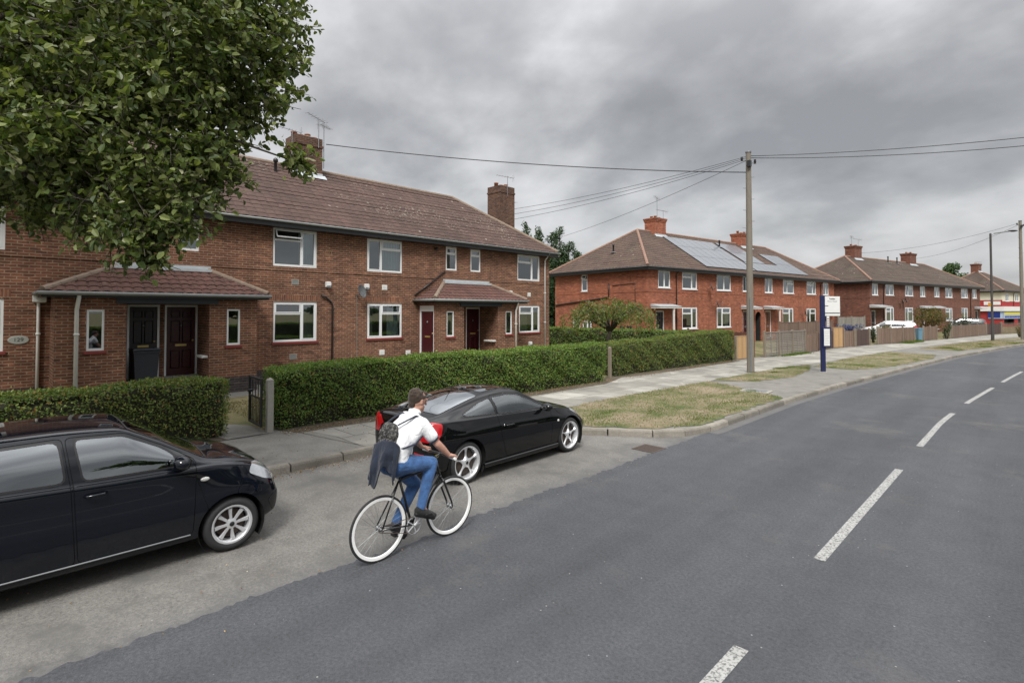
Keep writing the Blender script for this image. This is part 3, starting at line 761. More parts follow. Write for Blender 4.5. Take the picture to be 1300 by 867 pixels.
def downpipe(par, T, u, z0, z1, mat, out=.06, r=.034, off=.3, swan=True):
    mb = MB(); P = [T(u, out, z0), T(u, out, z1 - .38)]
    P += [T(u, out + .02, z1 - .34), T(u + .03, off + .02, z1 - .06), T(u + .03, off + .04, z1)] if swan else [T(u, out, z1)]
    mb.sweep(P, r, 8)
    for z in np.arange(z0 + .3, z1 - .5, 1.5): mb.box((u - r - .012, 0, z), (u + r + .012, out + r + .006, z + .04), 0, T)
    mb.build('downpipe', M[mat], par, True)
def vent(par, T, u, w, kind):
    mb = MB()
    if kind == 'grille':
        mb.box((u - .125, 0, w - .09), (u + .125, .012, w - .07), 0, T); mb.box((u - .125, 0, w + .07), (u + .125, .012, w + .09), 0, T); mb.box((u - .125, 0, w - .07), (u - .1, .012, w + .07), 0, T); mb.box((u + .1, 0, w - .07), (u + .125, .012, w + .07), 0, T)
        o = mb.build('air_vent', M['concrete'], par)
        q = MB()
        q.box((u - .1, 0, w - .07), (u + .1, .004, w + .07), 0, T); q.build('grille', M['gutter'], o)
    elif kind == 'plate': mb.cbox((u - .11, -.01, w - .1), (u + .11, .02, w + .1), .006, 0, T); [mb.box((u - .08, .02, w - .07 + k * .035), (u + .08, .026, w - .055 + k * .035), 0, T) for k in range(4)]; mb.build('air_vent', M['whitep'], par)
    else:
        mb.cbox((u - .09, -.01, w - .10), (u + .09, .10, w + .10), .02, 0, T); mb.build('flue', M['whitep'], par)
        q = MB(); q.cbox((u - .07, .09, w - .12), (u + .07, .14, w - .03), .01, 0, T); q.build('flue_guard', M['steel'], par)
def mortar(par, T, pts):
    mb = MB()
    for u, w in pts:
        for q in ((u - .12, u + .12, w + .06, w + .08), (u - .12, u + .12, w - .08, w - .06), (u - .12, u - .1, w - .06, w + .06), (u + .1, u + .12, w - .06, w + .06)):
            mb.box((q[0], 0, q[2]), (q[1], .003, q[3]), 0, T)
    mb.build('mortar_patch', plain('pale_mortar', (.30, .19, .095), .9, .3, 9.), par)

# ---------------- house one : local X along the street, Y away from it
h1 = thing('terraced_house', 'long brown brick terrace with two tiled porches behind the clipped hedge, nearest the camera', 'house', (-18.1, 0, .7), PI / 2)
TF = lambda u, v, w: (u, -v, w)
X0, X1, D1 = -9.0, 20.84, 7.2
wins = [((-1.2, .34, 3.42, 4.67), 'L', None, [('full', 0, .3, 'curtain2')], 0), ((-1.2, .34, .91, 2.21), 'L', 'red', [('full', .7, 1, 'curtain')], 0),
        ((2.65, 3.23, 3.75, 4.69), 'V', None, None, 0), ((4.05, 4.6, 3.72, 4.69), 'V', None, [('full', 0, 1, 'curtain')], 0),
        ((6.8, 8.31, 3.42, 4.70), 'L', None, [('full', .62, 1, 'curtain')], 1), ((6.83, 8.33, .86, 2.22), 'L', 'red', [('full', .66, 1, 'curtain2'), ('full', 0, .08, 'curtain2')], 0),
        ((10.29, 11.85, 3.42, 4.68), 'Rr', None, [('full', .42, 1, 'curtain'), ('full', 0, .12, 'curtain')], 0), ((10.31, 11.85, .86, 2.2), 'Rr', 'red', [('full', 0, .22, 'curtain2'), ('full', .62, 1, 'curtain')], 0),
        ((14.06, 14.67, 3.67, 4.69), 'V', None, None, 0), ((15.46, 16.06, 3.68, 4.69), 'V', None, None, 0),
        ((18.48, 20.1, 3.42, 4.69), 'L', None, [('full', 0, .62, 'dark')], 0), ((18.6, 20.1, .84, 2.18), 'L', 'red', [('full', 0, .5, 'curtain2'), ('full', .8, 1, 'curtain2')], 0),
        ((-6.2, -4.7, 3.42, 4.67), 'L', None, None, 0), ((-6.2, -4.7, .91, 2.21), 'L', 'red', None, 0)]
doors1 = [(2.84, 3.62, 0, 2.08), (3.74, 4.60, 0, 2.08), (15.2, 16.08, 0, 2.06)]
mb = MB()
wall_face(mb, TF, X0, X1, -.04, 4.9, [w[0] for w in wins] + doors1)
mb.box((X0, .001, -.04), (X1, D1, 4.9), 0, None, 'fb')
mb.poly([(X1, D1, -.04), (X0, D1, -.04), (X0, D1, 4.9), (X1, D1, 4.9)], 0)
mb.build('wall', [M['brick1'], M['dark']], h1)
mb = MB(); mb.box((X0 - .015, -.018, -.75), (X1 + .015, D1 + .015, -.043)); mb.build('plinth', M['blue'], h1)
for h, st, si, cu, ov in wins: window(h1, TF, h, st, si, cu, open_vent=bool(ov))
door(h1, TF, *doors1[0], 'doorblk'); door(h1, TF, *doors1[1], 'doorred'); door(h1, TF, *doors1[2], 'doorred', furn='brass')
# string course and soldier lintels
mb = MB(); mb.box((X0, -.022, 3.27), (X1, -.001, 3.335)); mb.build('string_course', M['brick1'], h1)
for h, *_ in wins:
    if h[3] < 3: mb = MB(); mb.box((h[0] - .12, -.006, h[3] + .002), (h[1] + .12, -.0005, h[3] + .225)); mb.build('lintel', M['brick1s'], h1)
mortar(h1, TF, [(1.35, 4.18), (5.1, 4.05), (6.35, 4.05), (8.75, 4.0), (10.0, 3.98), (13.6, 3.85), (14.95, 3.85), (16.5, 3.85)])
RF1 = dict(x0=X0, x1=X1, D=D1, ze=4.93, zr=7.83, ov=.35)
hip_roof(h1, X0, X1, D1, 4.93, 7.83, .35, M['tile1'], M['ridge'])
zf = roof_z(9, 3.1, **RF1)
ch = chimney(h1, 8.8, 9.94, 3.1, 4.1, 6.6, 9.1, M['brick1c'], 4, False, zfront=zf)
aerial(ch, (9.75, 3.06, 8.7), 1.25, R(200)); aerial(ch, (10.02, 3.15, 7.9), 1.85, R(40))
aerial(ch, (8.75, 3.3, 8.2), 1.1, R(170), 5)
ch = chimney(h1, 19.68, 20.8, 2.5, 3.5, 4.5, 8.75, M['brick1c'], 3, False, lead=False)
aerial(ch, (20.2, 2.45, 8.2), 1.1, R(150)); aerial(ch, (20.9, 2.9, 7.2), .9, R(20), 5)
mb = MB(); mb.lathe([(.055, 0), (.055, .5), (.09, .52), (.09, .62), (.03, .68), (0, .68)], (7.95, 2.9, 7.2), (0, 0, 1), 12); mb.build('vent_pipe', M['black'], h1, True)
downpipe(h1, TF, 20.45, -.5, 4.86, 'whitep'); 
mb = MB(); mb.sweep([TF(8.5, .0, 2.45), TF(8.5, .05, 2.45), TF(8.62, .06, 2.42), TF(8.86, .06, 2.2), TF(8.88, .06, 2.1), TF(8.88, .06, -.5)], .03, 8); mb.build('waste_pipe', M['black'], h1, True)
dish(h1, TF, 9.86, 2.62, .26, -.3)
for u, w, k in ((7.55, 2.9, 'grille'), (7.5, .35, 'grille'), (8.72, 2.85, 'flue'), (10.25, 2.83, 'flue'), (11.05, 2.82, 'plate'), (10.95, .3, 'plate'), (17.95, 2.78, 'flue'), (19.3, 2.72, 'plate'), (12.15, .22, 'plate'), (19.35, .28, 'flue'), (13.5, 4.55, 'pipe')):
    if k == 'pipe': q = MB(); q.sweep([TF(u, 0, w), TF(u, .14, w)], .06, 10); q.build('flue', M['black'], h1, True)
    else: vent(h1, TF, u, w, k)
q = MB(); q.sweep([TF(14.0, .03, 3.6), TF(12.45, .03, 2.55)], .03, 6); q.build('waste_pipe', M['black'], h1, True)
# porches
def porch(x0, x1, o0, o1, slits, r0, r1, side_door=None, name='porch', rL=None, rR=None):
    PO = 1.2; zt = 2.38; p = bpy.data.objects.new('porch', None); col.objects.link(p); p.parent = h1
    TP = lambda u, v, w: (u, -PO - v, w)
    mb = MB()
    for a, b in ((x0, o0), (o1, x1)):
        hs = [s for s in slits if a < s[0] < b]
        wall_face(mb, TP, a, b, -.04, zt, hs, room=.5)
        ls = a == x0
        if ls and side_door:
            TS = lambda u, v, w: (x0 - v, -u, w)
            wall_face(mb, TS, .0, PO, -.04, zt, [side_door], room=.1)
        else: mb.poly([(a, 0, -.04), (a, -PO, -.04), (a, -PO, zt), (a, 0, zt)])
        mb.poly([(b, -PO, -.04), (b, 0, -.04), (b, 0, zt), (b, -PO, zt)])
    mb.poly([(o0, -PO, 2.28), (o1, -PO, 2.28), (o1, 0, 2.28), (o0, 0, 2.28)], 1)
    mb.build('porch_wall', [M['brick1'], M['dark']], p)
    mb = MB()
    for a, b in ((x0, o0), (o1, x1)): mb.box((a - .012, -PO - .012, -.75), (b + .012, -.02, -.043))
    mb.box((o0, -PO - .0, -.75), (o1, -.02, -.15)); mb.build('porch_plinth', M['blue'], p)
    mb = MB(); mb.cbox((o0 + .02, -PO - .05, -.149), (o1 - .02, -.01, -.06), .01); mb.build('step', M['concrete'], p)
    mb = MB(); mb.box((o0 - .22, -PO - .05, 2.10), (o1 + .22, -PO + .12, 2.277)); mb.build('beam', M['navyboard'], p)
    for s in slits: window(p, TP, s, 'S', 'red', [('full', 0, 1, 'curtain2')] if s[0] > 12 else None, fw=.05)
    if side_door: door(p, TS, *side_door, 'doorred', .06, .17, panels=False)
    q = MB(); q.cbox((o1 - .16, -PO + .12, .55), (o1 + .005, -PO + .75, .62), .01); q.build('ledge', M['whitep'], p)
    # roof
    ov = .2; ze = 2.37; zr = 3.12; xa, xb, ya = (rL if rL is not None else x0 - ov), (rR if rR is not None else x1 + ov), -PO - ov
    run = PO + ov; hl = r0 - xa; hr = xb - r1
    bm = slope_uvmesh((xa, ya, ze), (1, 0, 0), (0, run, zr - ze), xb - xa, math.hypot(run, zr - ze), [(Vector((xa, ya, 0)), Vector((-run, hl, 0))), (Vector((xb, ya, 0)), Vector((run, hr, 0)))], per=.23, gauge=.28, samp=8, amp=.035, step=.022)
    bl = slope_uvmesh((xa, 0, ze), (0, -1, 0), (hl, 0, zr - ze), run, math.hypot(hl, zr - ze), [(Vector((xa, ya, 0)), Vector((run, -hl, 0)))], per=.23, gauge=.28, samp=8, amp=.035, step=.022)
    me = bpy.data.meshes.new('t'); bl.to_mesh(me); bl.free(); bm.from_mesh(me)
    br = slope_uvmesh((xb, ya, ze), (0, 1, 0), (-hr, 0, zr - ze), run, math.hypot(hr, zr - ze), [(Vector((xb, ya, 0)), Vector((-run, -hr, 0)))], per=.23, gauge=.28, samp=8, amp=.035, step=.022)
    me = bpy.data.meshes.new('t'); br.to_mesh(me); br.free(); bm.from_mesh(me)
    ro = bm_obj(bm, 'porch_roof', M['tilep'], p)
    for a, b in (((xa + .04, ya + .04, ze + .05), (r0, -.02, zr + .02)), ((xb - .04, ya + .04, ze + .05), (r1, -.02, zr + .02))):
        a = Vector(a); b = Vector(b); n = 5; rb = MB()
        for k in range(n): rb.sweep([a.lerp(b, k / n), a.lerp(b, (k + 1.05) / n)], [.085, .078], 10)
        auto(rb.build('hip_tiles', M['ridge'], ro))
    fl = MB(); fl.box((r0 - .05, -.16, zr - .03), (r1 + .05, -.003, zr + .05)); fl.box((r0 - .05, -.02, zr + .05), (r1 + .05, -.003, zr + .16)); fl.build('lead_flashing', M['lead'], ro)
    fb = MB(); fb.box((xa + .02, ya + .02, ze - .13), (xb - .02, ya + .05, ze - .005)); fb.box((xa + .02, ya + .05, ze - .13), (xa + .05, -.001, ze - .005)); fb.box((xb - .05, ya + .05, ze - .13), (xb - .02, -.001, ze - .005)); fb.box((xa + .05, ya + .05, ze - .09), (xb - .05, -.001, ze - .075)); fb.build('fascia', M['black'], ro)
    gb = MB(); gb.sweep([(xa - .03, ya - .04, ze - .03), (xb + .03, ya - .04, ze - .03)], .05, 8); gb.sweep([(xa - .04, ya - .03, ze - .03), (xa - .04, 0, ze - .03)], .05, 8); gb.build('gutter', M['gutter'], ro, True)
    return p, TP
p, TP = porch(1.21, 5.9, 2.64, 4.59, [(1.82, 2.18, .9, 1.94), (5.05, 5.42, .9, 1.96)], 2.56, 4.88, rL=.93, rR=6.2)
downpipe(p, TP, 1.62, -.5, 2.3, 'whitep', .06, .045, .14)
downpipe(p, lambda u, v, w: (u, -v, w), .98, -.5, 2.3, 'whitep', .06, .036, swan=False)
q = MB(); q.cbox((.86, -.2, 2.12), (1.12, -.0, 2.34), .02); q.build('hopper', M['whitep'], p)
p, TP = porch(12.63, 17.26, 14.08, 16.02, [(13.18, 13.56, .87, 1.9), (16.5, 16.9, .87, 1.9)], 13.95, 16.55, side_door=(.1, 1.08, -.02, 2.12), rL=12.43, rR=17.75)
downpipe(p, TP, 17.1, -.5, 2.3, 'whitep', .06, .04, .14)
# oval number plaque
q = MB(); q.sweep([TF(.62, 0, 1.16), TF(.62, .02, 1.16)], [.001, .001], 4)
q = MB(); n = 24; A = [q.vert(TF(.62 + .2 * math.cos(2 * PI * k / n), .003, 1.18 + .11 * math.sin(2 * PI * k / n))) for k in range(n)]; B = [q.vert(TF(.62 + .19 * math.cos(2 * PI * k / n), .022, 1.18 + .1 * math.sin(2 * PI * k / n))) for k in range(n)]
for k in range(n): q.face((A[k], A[(k + 1) % n], B[(k + 1) % n], B[k]))
q.face(B); pl = q.build('number_plaque', plain('plaque_grey', (.36, .37, .34), .5), h1)
def text(body, size, mat, par, loc, rot, name, ext=.001, align='CENTER', bold=0.):
    cu = bpy.data.curves.new(name, 'FONT'); cu.body = body; cu.size = size; cu.extrude = ext; cu.align_x = align; cu.align_y = 'CENTER'; cu.offset = bold
    o = bpy.data.objects.new(name, cu); col.objects.link(o); o.location = loc; o.rotation_euler = rot
    me = bpy.data.meshes.new_from_object(o.evaluated_get(DEP())); bpy.data.objects.remove(o)
    o = bpy.data.objects.new(name, me); col.objects.link(o); o.location = loc; o.rotation_euler = rot; o.parent = par
    if not me.materials: me.materials.append(mat)
    else: me.materials[0] = mat
    return o
text('129', .13, M['black'], pl, (.62, -.024, 1.18), (PI / 2, 0, 0), 'number')
# wheelie bin at the near porch
t = thing('wheelie_bin', 'dark grey wheelie bin standing in front of the left porch door', 'bin', (-17.35, 3.12, .55), PI / 2)
mb = MB(); P = [(-.24, -.26, 0.05), (.24, -.26, .05), (.24, .22, .05), (-.24, .22, .05)]; Q = [(-.29, -.33, .97), (.29, -.33, .97), (.29, .28, .97), (-.29, .28, .97)]
a = [mb.vert(p) for p in P]; b = [mb.vert(p) for p in Q]
for k in range(4): mb.face((a[k], a[(k + 1) % 4], b[(k + 1) % 4], b[k]))
mb.face(a[::-1]); mb.face(b); mb.box((-.31, -.35, .93), (.31, .30, .965)); 
M['bin'] = plain('bin_plastic', (.022, .025, .034), .5, .15, 8.); mb.build('body', M['bin'], t)
mb = MB(); mb.cbox((-.31, -.36, .97), (.31, .33, 1.04), .025); mb.build('lid', M['bin'], t)
mb = MB(); mb.sweep([(-.25, .34, .98), (.25, .34, .98)], .018, 8); mb.build('handle', M['bin'], t)
for s in (-1, 1): mb = MB(); mb.lathe([(0, -.025), (.1, -.025), (.1, .025), (0, .025)], (s * .27, .24, .1), (1, 0, 0), 16); mb.build('wheel', M['rubber'], t, True)

# ---------------- houses two and three
def canopy(par, x0, x1, z, dep=.75, post=None, mat='lead'):
    mb = MB(); mb.cbox((x0, -dep, z - .10), (x1, -.004, z + .02), .01); c = mb.build('door_canopy', M['whitep'], par)
    mb = MB(); mb.poly([(x0 - .04, -dep - .04, z + .024), (x1 + .04, -dep - .04, z + .024), (x1 + .04, -.004, z + .19), (x0 - .04, -.004, z + .19)]); mb.poly([(x0 - .04, -dep - .04, z + .024), (x0 - .04, -.004, z + .19), (x0 - .04, -.004, z + .024)]); mb.build('canopy_roof', M[mat], c)
    if post: mb = MB(); mb.box((post, -dep + .04, -.5), (post + .09, -dep + .13, z - .10)); mb.build('post', M['whitep'], c)
def row_house(name, label, loc, az, L, D, ze, zr, bm, tm, rm, front, side, doors, can, arch=None):
    h = thing(name, label, 'house', loc, PI / 2 - R(az))
    TL = lambda u, v, w: (-v, D - u, w)
    mb = MB()
    wall_face(mb, TF, 0, L, -.7, ze, [w[0] for w in front] + doors + ([arch] if arch else [])); wall_face(mb, TL, 0, D, -.7, ze, [w[0] for w in side])
    mb.poly([(L, 0, -.7), (L, D, -.7), (L, D, ze), (L, 0, ze)]); mb.poly([(L, D, -.7), (0, D, -.7), (0, D, ze), (L, D, ze)])
    mb.build('wall', [bm, M['dark']], h)
    for w, st, cu in front: window(h, TF, w, st, 'white', cu, fw=.07)
    for w, st, cu in side: window(h, TL, w, st, 'white', cu, fw=.07, open_vent=(st == 'V'))
    for k, d in enumerate(doors): door(h, TF, *d, ['doorblk', 'doorred', 'doorbrn', 'doorblk'][k % 4], furn='steel')
    for c in can: canopy(h, *c)
    mb = MB(); mb.box((-.02, -.02, 3.25), (L + .02, -.001, 3.32)); mb.box((-.02, -.001, 3.25), (-.001, D, 3.32)); mb.build('string_course', bm, h)
    return h, TL
M['doorbrn'] = plain('brown_door', (.16, .06, .025), .5, .2, 4.)
cu_ = lambda: random.choice([None, [('full', 0, 1, 'curtain')], [('full', 0, .3, 'curtain'), ('full', .7, 1, 'curtain')], [('full', .5, 1, 'curtain2')], [('full', 0, .25, 'curtain2'), ('full', .75, 1, 'curtain2')]])
f2 = [((1.16, 2.45, 3.55, 4.68), '2'), ((3.78, 5.52, 3.52, 4.69), 'L'), ((3.75, 5.52, .78, 2.27), 'L'), ((8.0, 9.88, 3.53, 4.70), '2'), ((7.96, 9.83, .80, 2.29), 'Rr'), ((11.58, 12.3, 3.53, 4.70), 'S'),
      ((14.94, 16.19, 3.5, 4.70), '2'), ((17.96, 19.89, 3.51, 4.68), 'Rr'), ((17.83, 19.74, .72, 2.27), 'L'), ((22.3, 24.14, 3.52, 4.69), 'L'), ((22.23, 24.06, .72, 2.25), 'Rr'), ((25.6, 26.8, 3.5, 4.66), '2')]
front2 = [(h, s, cu_()) for h, s in f2]
D2, L2 = 8.86, 28.0
side2 = [((2.9, 3.5, 3.45, 4.65), 'V', None), ((2.0, 2.75, -.4, 1.62), 'S', None), ((3.0, 3.9, .1, 1.3), '2', [('full', 0, 1, 'curtain')])]
h2, TL = row_house('terraced_house', 'bright red brick terrace with solar panels on its roof, behind the wooden pole', (-17.9, 30.2, .6), 8, L2, D2, 4.9, 8.2, M['brick2'], M['tile2'], M['ridge2'],
    front2, side2, [(.9, 1.76, -.1, 2.02), (11.55, 12.4, -.1, 2.02), (14.95, 15.85, -.1, 2.02), (25.7, 26.55, -.1, 2.02)], [(.4, 2.7, 2.28, .75, 1.85), (11.3, 13.1, 2.25), (14.7, 16.7, 2.25, .75, 15.95), (25.4, 27, 2.25)], arch=(13.4, 14.3, -.6, 1.95))
ze2, zr2, ov2 = 4.9, 8.2, .4
hip_roof(h2, 0, L2, D2, ze2, zr2, ov2, M['tile2'], M['ridge2'], gut='black')
RF2 = dict(x0=0, x1=L2, D=D2, ze=ze2, zr=zr2, ov=ov2)
q = MB()  # arched ginnel head
A = []
for k in range(13): t_ = PI * k / 12; A.append((13.85 - .45 * math.cos(t_), -.004, 1.5 + .45 * math.sin(t_)))
q.poly([(13.4, -.004, 1.951)] + A[:7]); q.poly(A[6:] + [(14.3, -.004, 1.951)]); q.build('arch_head', M['brick2'], h2)
c2 = chimney(h2, 5.9, 7.25, 3.9, 4.9, 6.8, 9.25, M['brick2'], 3, True, zfront=roof_z(5.5, 3.9, **RF2)); aerial(c2, (6.1, 3.85, 9.0), 1.8, R(200)); aerial(c2, (7.32, 4.2, 8.6), 1.4, R(160))
c2 = chimney(h2, 18.3, 20.0, 3.9, 4.9, 6.8, 9.15, M['brick2'], 3, True, zfront=roof_z(18, 3.9, **RF2)); aerial(c2, (20.1, 4.2, 8.8), 1.0, R(160))
# solar arrays lie on the slope: (along, up-slope fraction) corners
sl = math.hypot(D2 / 2 + ov2, zr2 - ze2); M['pv'] = None
g = G('solar_cells'); uv = g.coord('UV')
b = g.n('TexBrick', {'Vector': uv, 'Color1': (.15, .165, .185), 'Color2': (.165, .18, .20), 'Mortar': (.085, .09, .10), 'Scale': 1., 'Mortar Size': .012, 'Brick Width': .99, 'Row Height': 1.62}); b.offset = 0.
g.bsdf(Base_Color=b.outputs['Color'], Roughness=.35, Metallic=.0, Specular_IOR_Level=.6, Coat_Weight=.6, Coat_Roughness=.12); M['pv'] = g.m
def on_slope(x, v, up=.09):
    f = v / sl; run = D2 / 2 + ov2; ny, nz = -(zr2 - ze2) / sl, run / sl
    return (x, -ov2 + run * f + ny * up, ze2 + (zr2 - ze2) * f + nz * up)
def solar(x0, x1, v0, v1):
    nx = max(1, round((x1 - x0) / 1.0)); nv = max(1, round((v1 - v0) / 1.62))
    fr = MB(); 
    for i in range(nx):
        for j in range(nv):
            a, b = x0 + (x1 - x0) * i / nx + .012, x0 + (x1 - x0) * (i + 1) / nx - .012; c, d = v0 + (v1 - v0) * j / nv + .012, v0 + (v1 - v0) * (j + 1) / nv - .012
            P = [on_slope(a, c, u) for u in (.05,)] + [on_slope(b, c, .05), on_slope(b, d, .05), on_slope(a, d, .05)]; Q = [on_slope(a, c), on_slope(b, c), on_slope(b, d), on_slope(a, d)]
            ip_ = [fr.vert(p) for p in P]; iq = [fr.vert(p) for p in Q]
            for k in range(4): fr.face((ip_[k], ip_[(k + 1) % 4], iq[(k + 1) % 4], iq[k]), 1)
            fr.face(iq, 0, [(a - x0, c - v0), (b - x0, c - v0), (b - x0, d - v0), (a - x0, d - v0)])
    fr.build('solar_array', [M['pv'], M['black']], h2)
SOL = [(6.6, 13.4, .45, 5.1), (13.9, 17.2, 1.9, 5.2), (13.6, 19.3, .45, 1.85), (19.2, 22.6, .45, 3.9)]
for s_ in SOL: solar(*s_)
def vpipe(par, x, y, z, h=.55):
    mb = MB(); mb.lathe([(.06, 0), (.06, h), (.085, h + .01), (.085, h + .1), (0, h + .14)], (x, y, z), (0, 0, 1), 10); v = mb.build('vent_pipe', M['black'], par, True)
    q = MB(); q.ell((x, y, z + .06), (.2, .26, .03), 10, 5, 0); q.build('lead_slate', M['lead'], v)
vpipe(h2, 13.6, 3.2, roof_z(13.6, 3.2, **RF2)); vpipe(h2, 1.5, 4.2, roof_z(1.5, 4.2, **RF2))
downpipe(h2, TF, 3.05, -.5, 4.85, 'black'); downpipe(h2, TF, 25.0, -.5, 4.85, 'black')
dish(h2, TF, 6.75, 3.7, .28); dish(h2, TF, 7.5, 2.5, .28); dish(h2, TF, 21.2, 1.8, .28)
q = MB(); q.sweep([TL(.1, .06, 2.45), TL(5.6, .06, 2.95), TL(5.62, .06, 3.9)], .05, 6); q.sweep([TL(5.9, .03, 3.75), TL(7.9, .03, 3.85), TL(7.92, .03, 2.6)], .02, 6); q.build('waste_pipe', M['black'], h2, True)
q = MB()
for u, w in ((6.6, 1.0), (7.2, 1.0)): q.box((u, 0, .55), (u + .38, .05, w), 0, TL)
q.build('meter_box', M['black'], h2)

f3 = [((.47, 1.7, 3.55, 4.70), '2'), ((3.29, 5.16, 3.58, 4.70), '2'), ((3.21, 5.09, .9, 2.35), 'L'), ((7.75, 9.69, 3.58, 4.70), 'Rr'), ((7.65, 9.6, .85, 2.35), 'Rr'), ((11.4, 12.7, 3.55, 4.70), '2'), ((15.1, 16.5, 3.58, 4.70), '2'),
      ((18.15, 20.2, 3.55, 4.70), '2'), ((18.15, 20.13, .83, 2.32), 'L'), ((22.81, 24.9, 3.57, 4.70), 'L'), ((22.81, 24.8, .85, 2.35), '2'), ((26.4, 27.8, 3.56, 4.70), '2')]
h3, TL3 = row_house('terraced_house', 'dark brick terrace with grey brown hipped roof beyond the white parked car', (-11.9, 62.1, .65), 13, 28.9, 8.8, 4.95, 8.2, M['brick3'], M['tile3'], M['ridge2'],
    [(h, s, cu_()) for h, s in f3], [], [(-.0 + .25, 1.1, -.1, 2.02), (11.5, 12.4, -.1, 2.02), (15.2, 16.1, -.1, 2.02), (27.2, 28.1, -.1, 2.02)], [(-.1, 2.6, 2.4, .9, 1.3), (11.2, 16.6, 2.35, .6), (27.0, 28.6, 2.3)])
ze3, zr3 = 4.95, 8.05; RF3 = dict(x0=0, x1=28.9, D=8.8, ze=ze3, zr=zr3, ov=.4)
hip_roof(h3, 0, 28.9, 8.8, ze3, zr3, .4, M['tile3'], M['ridge2'], detail=False, gut='black')
c3 = chimney(h3, 5.5, 7.1, 3.9, 4.9, 6.8, 9.25, M['brick3'], 3, True, zfront=roof_z(5.5, 3.9, **RF3)); aerial(c3, (4.9, 3.9, 9.2), 1.0, R(200)); aerial(c3, (7.0, 4.2, 8.9), 1.2, R(160), 5)
c3 = chimney(h3, 19.2, 21.0, 3.9, 4.9, 6.8, 9.2, M['brick3'], 3, True, zfront=roof_z(19, 3.9, **RF3))
vpipe(h3, 12.9, 3.7, roof_z(12.9, 3.7, **RF3), .7); vpipe(h3, 15.2, 3.7, roof_z(15.2, 3.7, **RF3), .7)
downpipe(h3, TF, 2.75, -.5, 4.9, 'black'); downpipe(h3, TF, 25.6, -.5, 4.9, 'black')
dish(h3, TF, 6.9, 3.1, .3); dish(h3, TF, 6.2, 2.95, .25)

# ---------------- corner shop far down the street
sh = thing('corner_shop', 'cream and red corner shop with blue and yellow signs at the far bend', 'shop', (-4.0, 109.1, .1), PI / 2 - R(15))
Ls, Ds = 10.5, 9.0
M['cream'] = plain('cream_render', (.66, .62, .50), .8, .1, 3.)
TLs = lambda u, v, w: (-v, Ds - u, w)
wf = [((1.2, 2.6, 4.0, 5.2), '2'), ((5.0, 6.4, 4.0, 5.2), '2'), ((7.8, 9.2, 4.0, 5.2), '2')]
mb = MB(); wall_face(mb, TF, 0, Ls, 4.0, 5.6, [w[0] for w in wf]); wall_face(mb, TLs, 0, Ds, 4.2, 5.6, []); mb.poly([(Ls, 0, 0), (Ls, Ds, 0), (Ls, Ds, 5.6), (Ls, 0, 5.6)]); mb.poly([(Ls, Ds, 0), (0, Ds, 0), (0, Ds, 5.6), (Ls, Ds, 5.6)])
mb.build('wall', [M['cream'], M['dark']], sh)
mb = MB(); wall_face(mb, TF, 0, Ls, 0, 4.0, [(.5, 4.5, .5, 2.2), (6, 10, .2, 2.3)]); wall_face(mb, TLs, 0, Ds, 0, 4.2, [(1.6, 5.0, 0., 2.4)]); mb.build('lower_wall', [M['shopred'], M['dark']], sh)
for w, st in wf: window(sh, TF, w, st, 'white', None, fw=.09)
q = MB(); q.box((-.02, -.30, 2.5), (Ls, -.005, 3.2)); q.box((-.30, -.3, 2.5), (-.03, 4.6, 3.2)); q.box((-.2, 4.8, 2.3), (-.005, 8.2, 2.9)); q.build('fascia', M['whitep'], sh)
q = MB(); q.box((-.12, -.12, 1.35), (.0, 1.7, 2.45)); q.box((-.12, -.12, 1.35), (7., -.006, 2.45)); sg = q.build('sign_board', plain('pale_blue_sign', (.42, .52, .68), .5), sh)
q = MB(); q.box((-.16, .25, 1.5), (-.121, 1.7, 2.4)); q.build('blue_panel', plain('blue_sign', (.012, .03, .19), .4), sg)
q = MB(); q.box((.3, -.15, 1.92), (6.8, -.121, 2.38)); q.build('yellow_band', plain('yellow_sign', (.62, .56, .10), .5), sg)
q = MB()
for k in range(14): q.box((.4 + k * .45, -.15, 1.48), (.4 + k * .45 + random.uniform(.2, .36), -.121, 1.78))
q.build('lettering', plain('blue_letter', (.05, .07, .30), .5), sg)
q = MB(); q.box((-.06, .2, 3.45), (-.005, 2.2, 4.0)); q.build('notice', M['whitep'], sh)
downpipe(sh, TF, 4.2, 0, 5.55, 'black', off=.3)
hip_roof(sh, 0, Ls, Ds, 5.6, 9.0, .4, M['tile3'], M['ridge2'], detail=False, gut='black')
cs = chimney(sh, 4.2, 5.4, 4.2, 5.2, 7, 10.2, M['brick3'], 2, True, zfront=8.9); aerial(cs, (5.6, 4.6, 9.8), .8, R(150), 5)

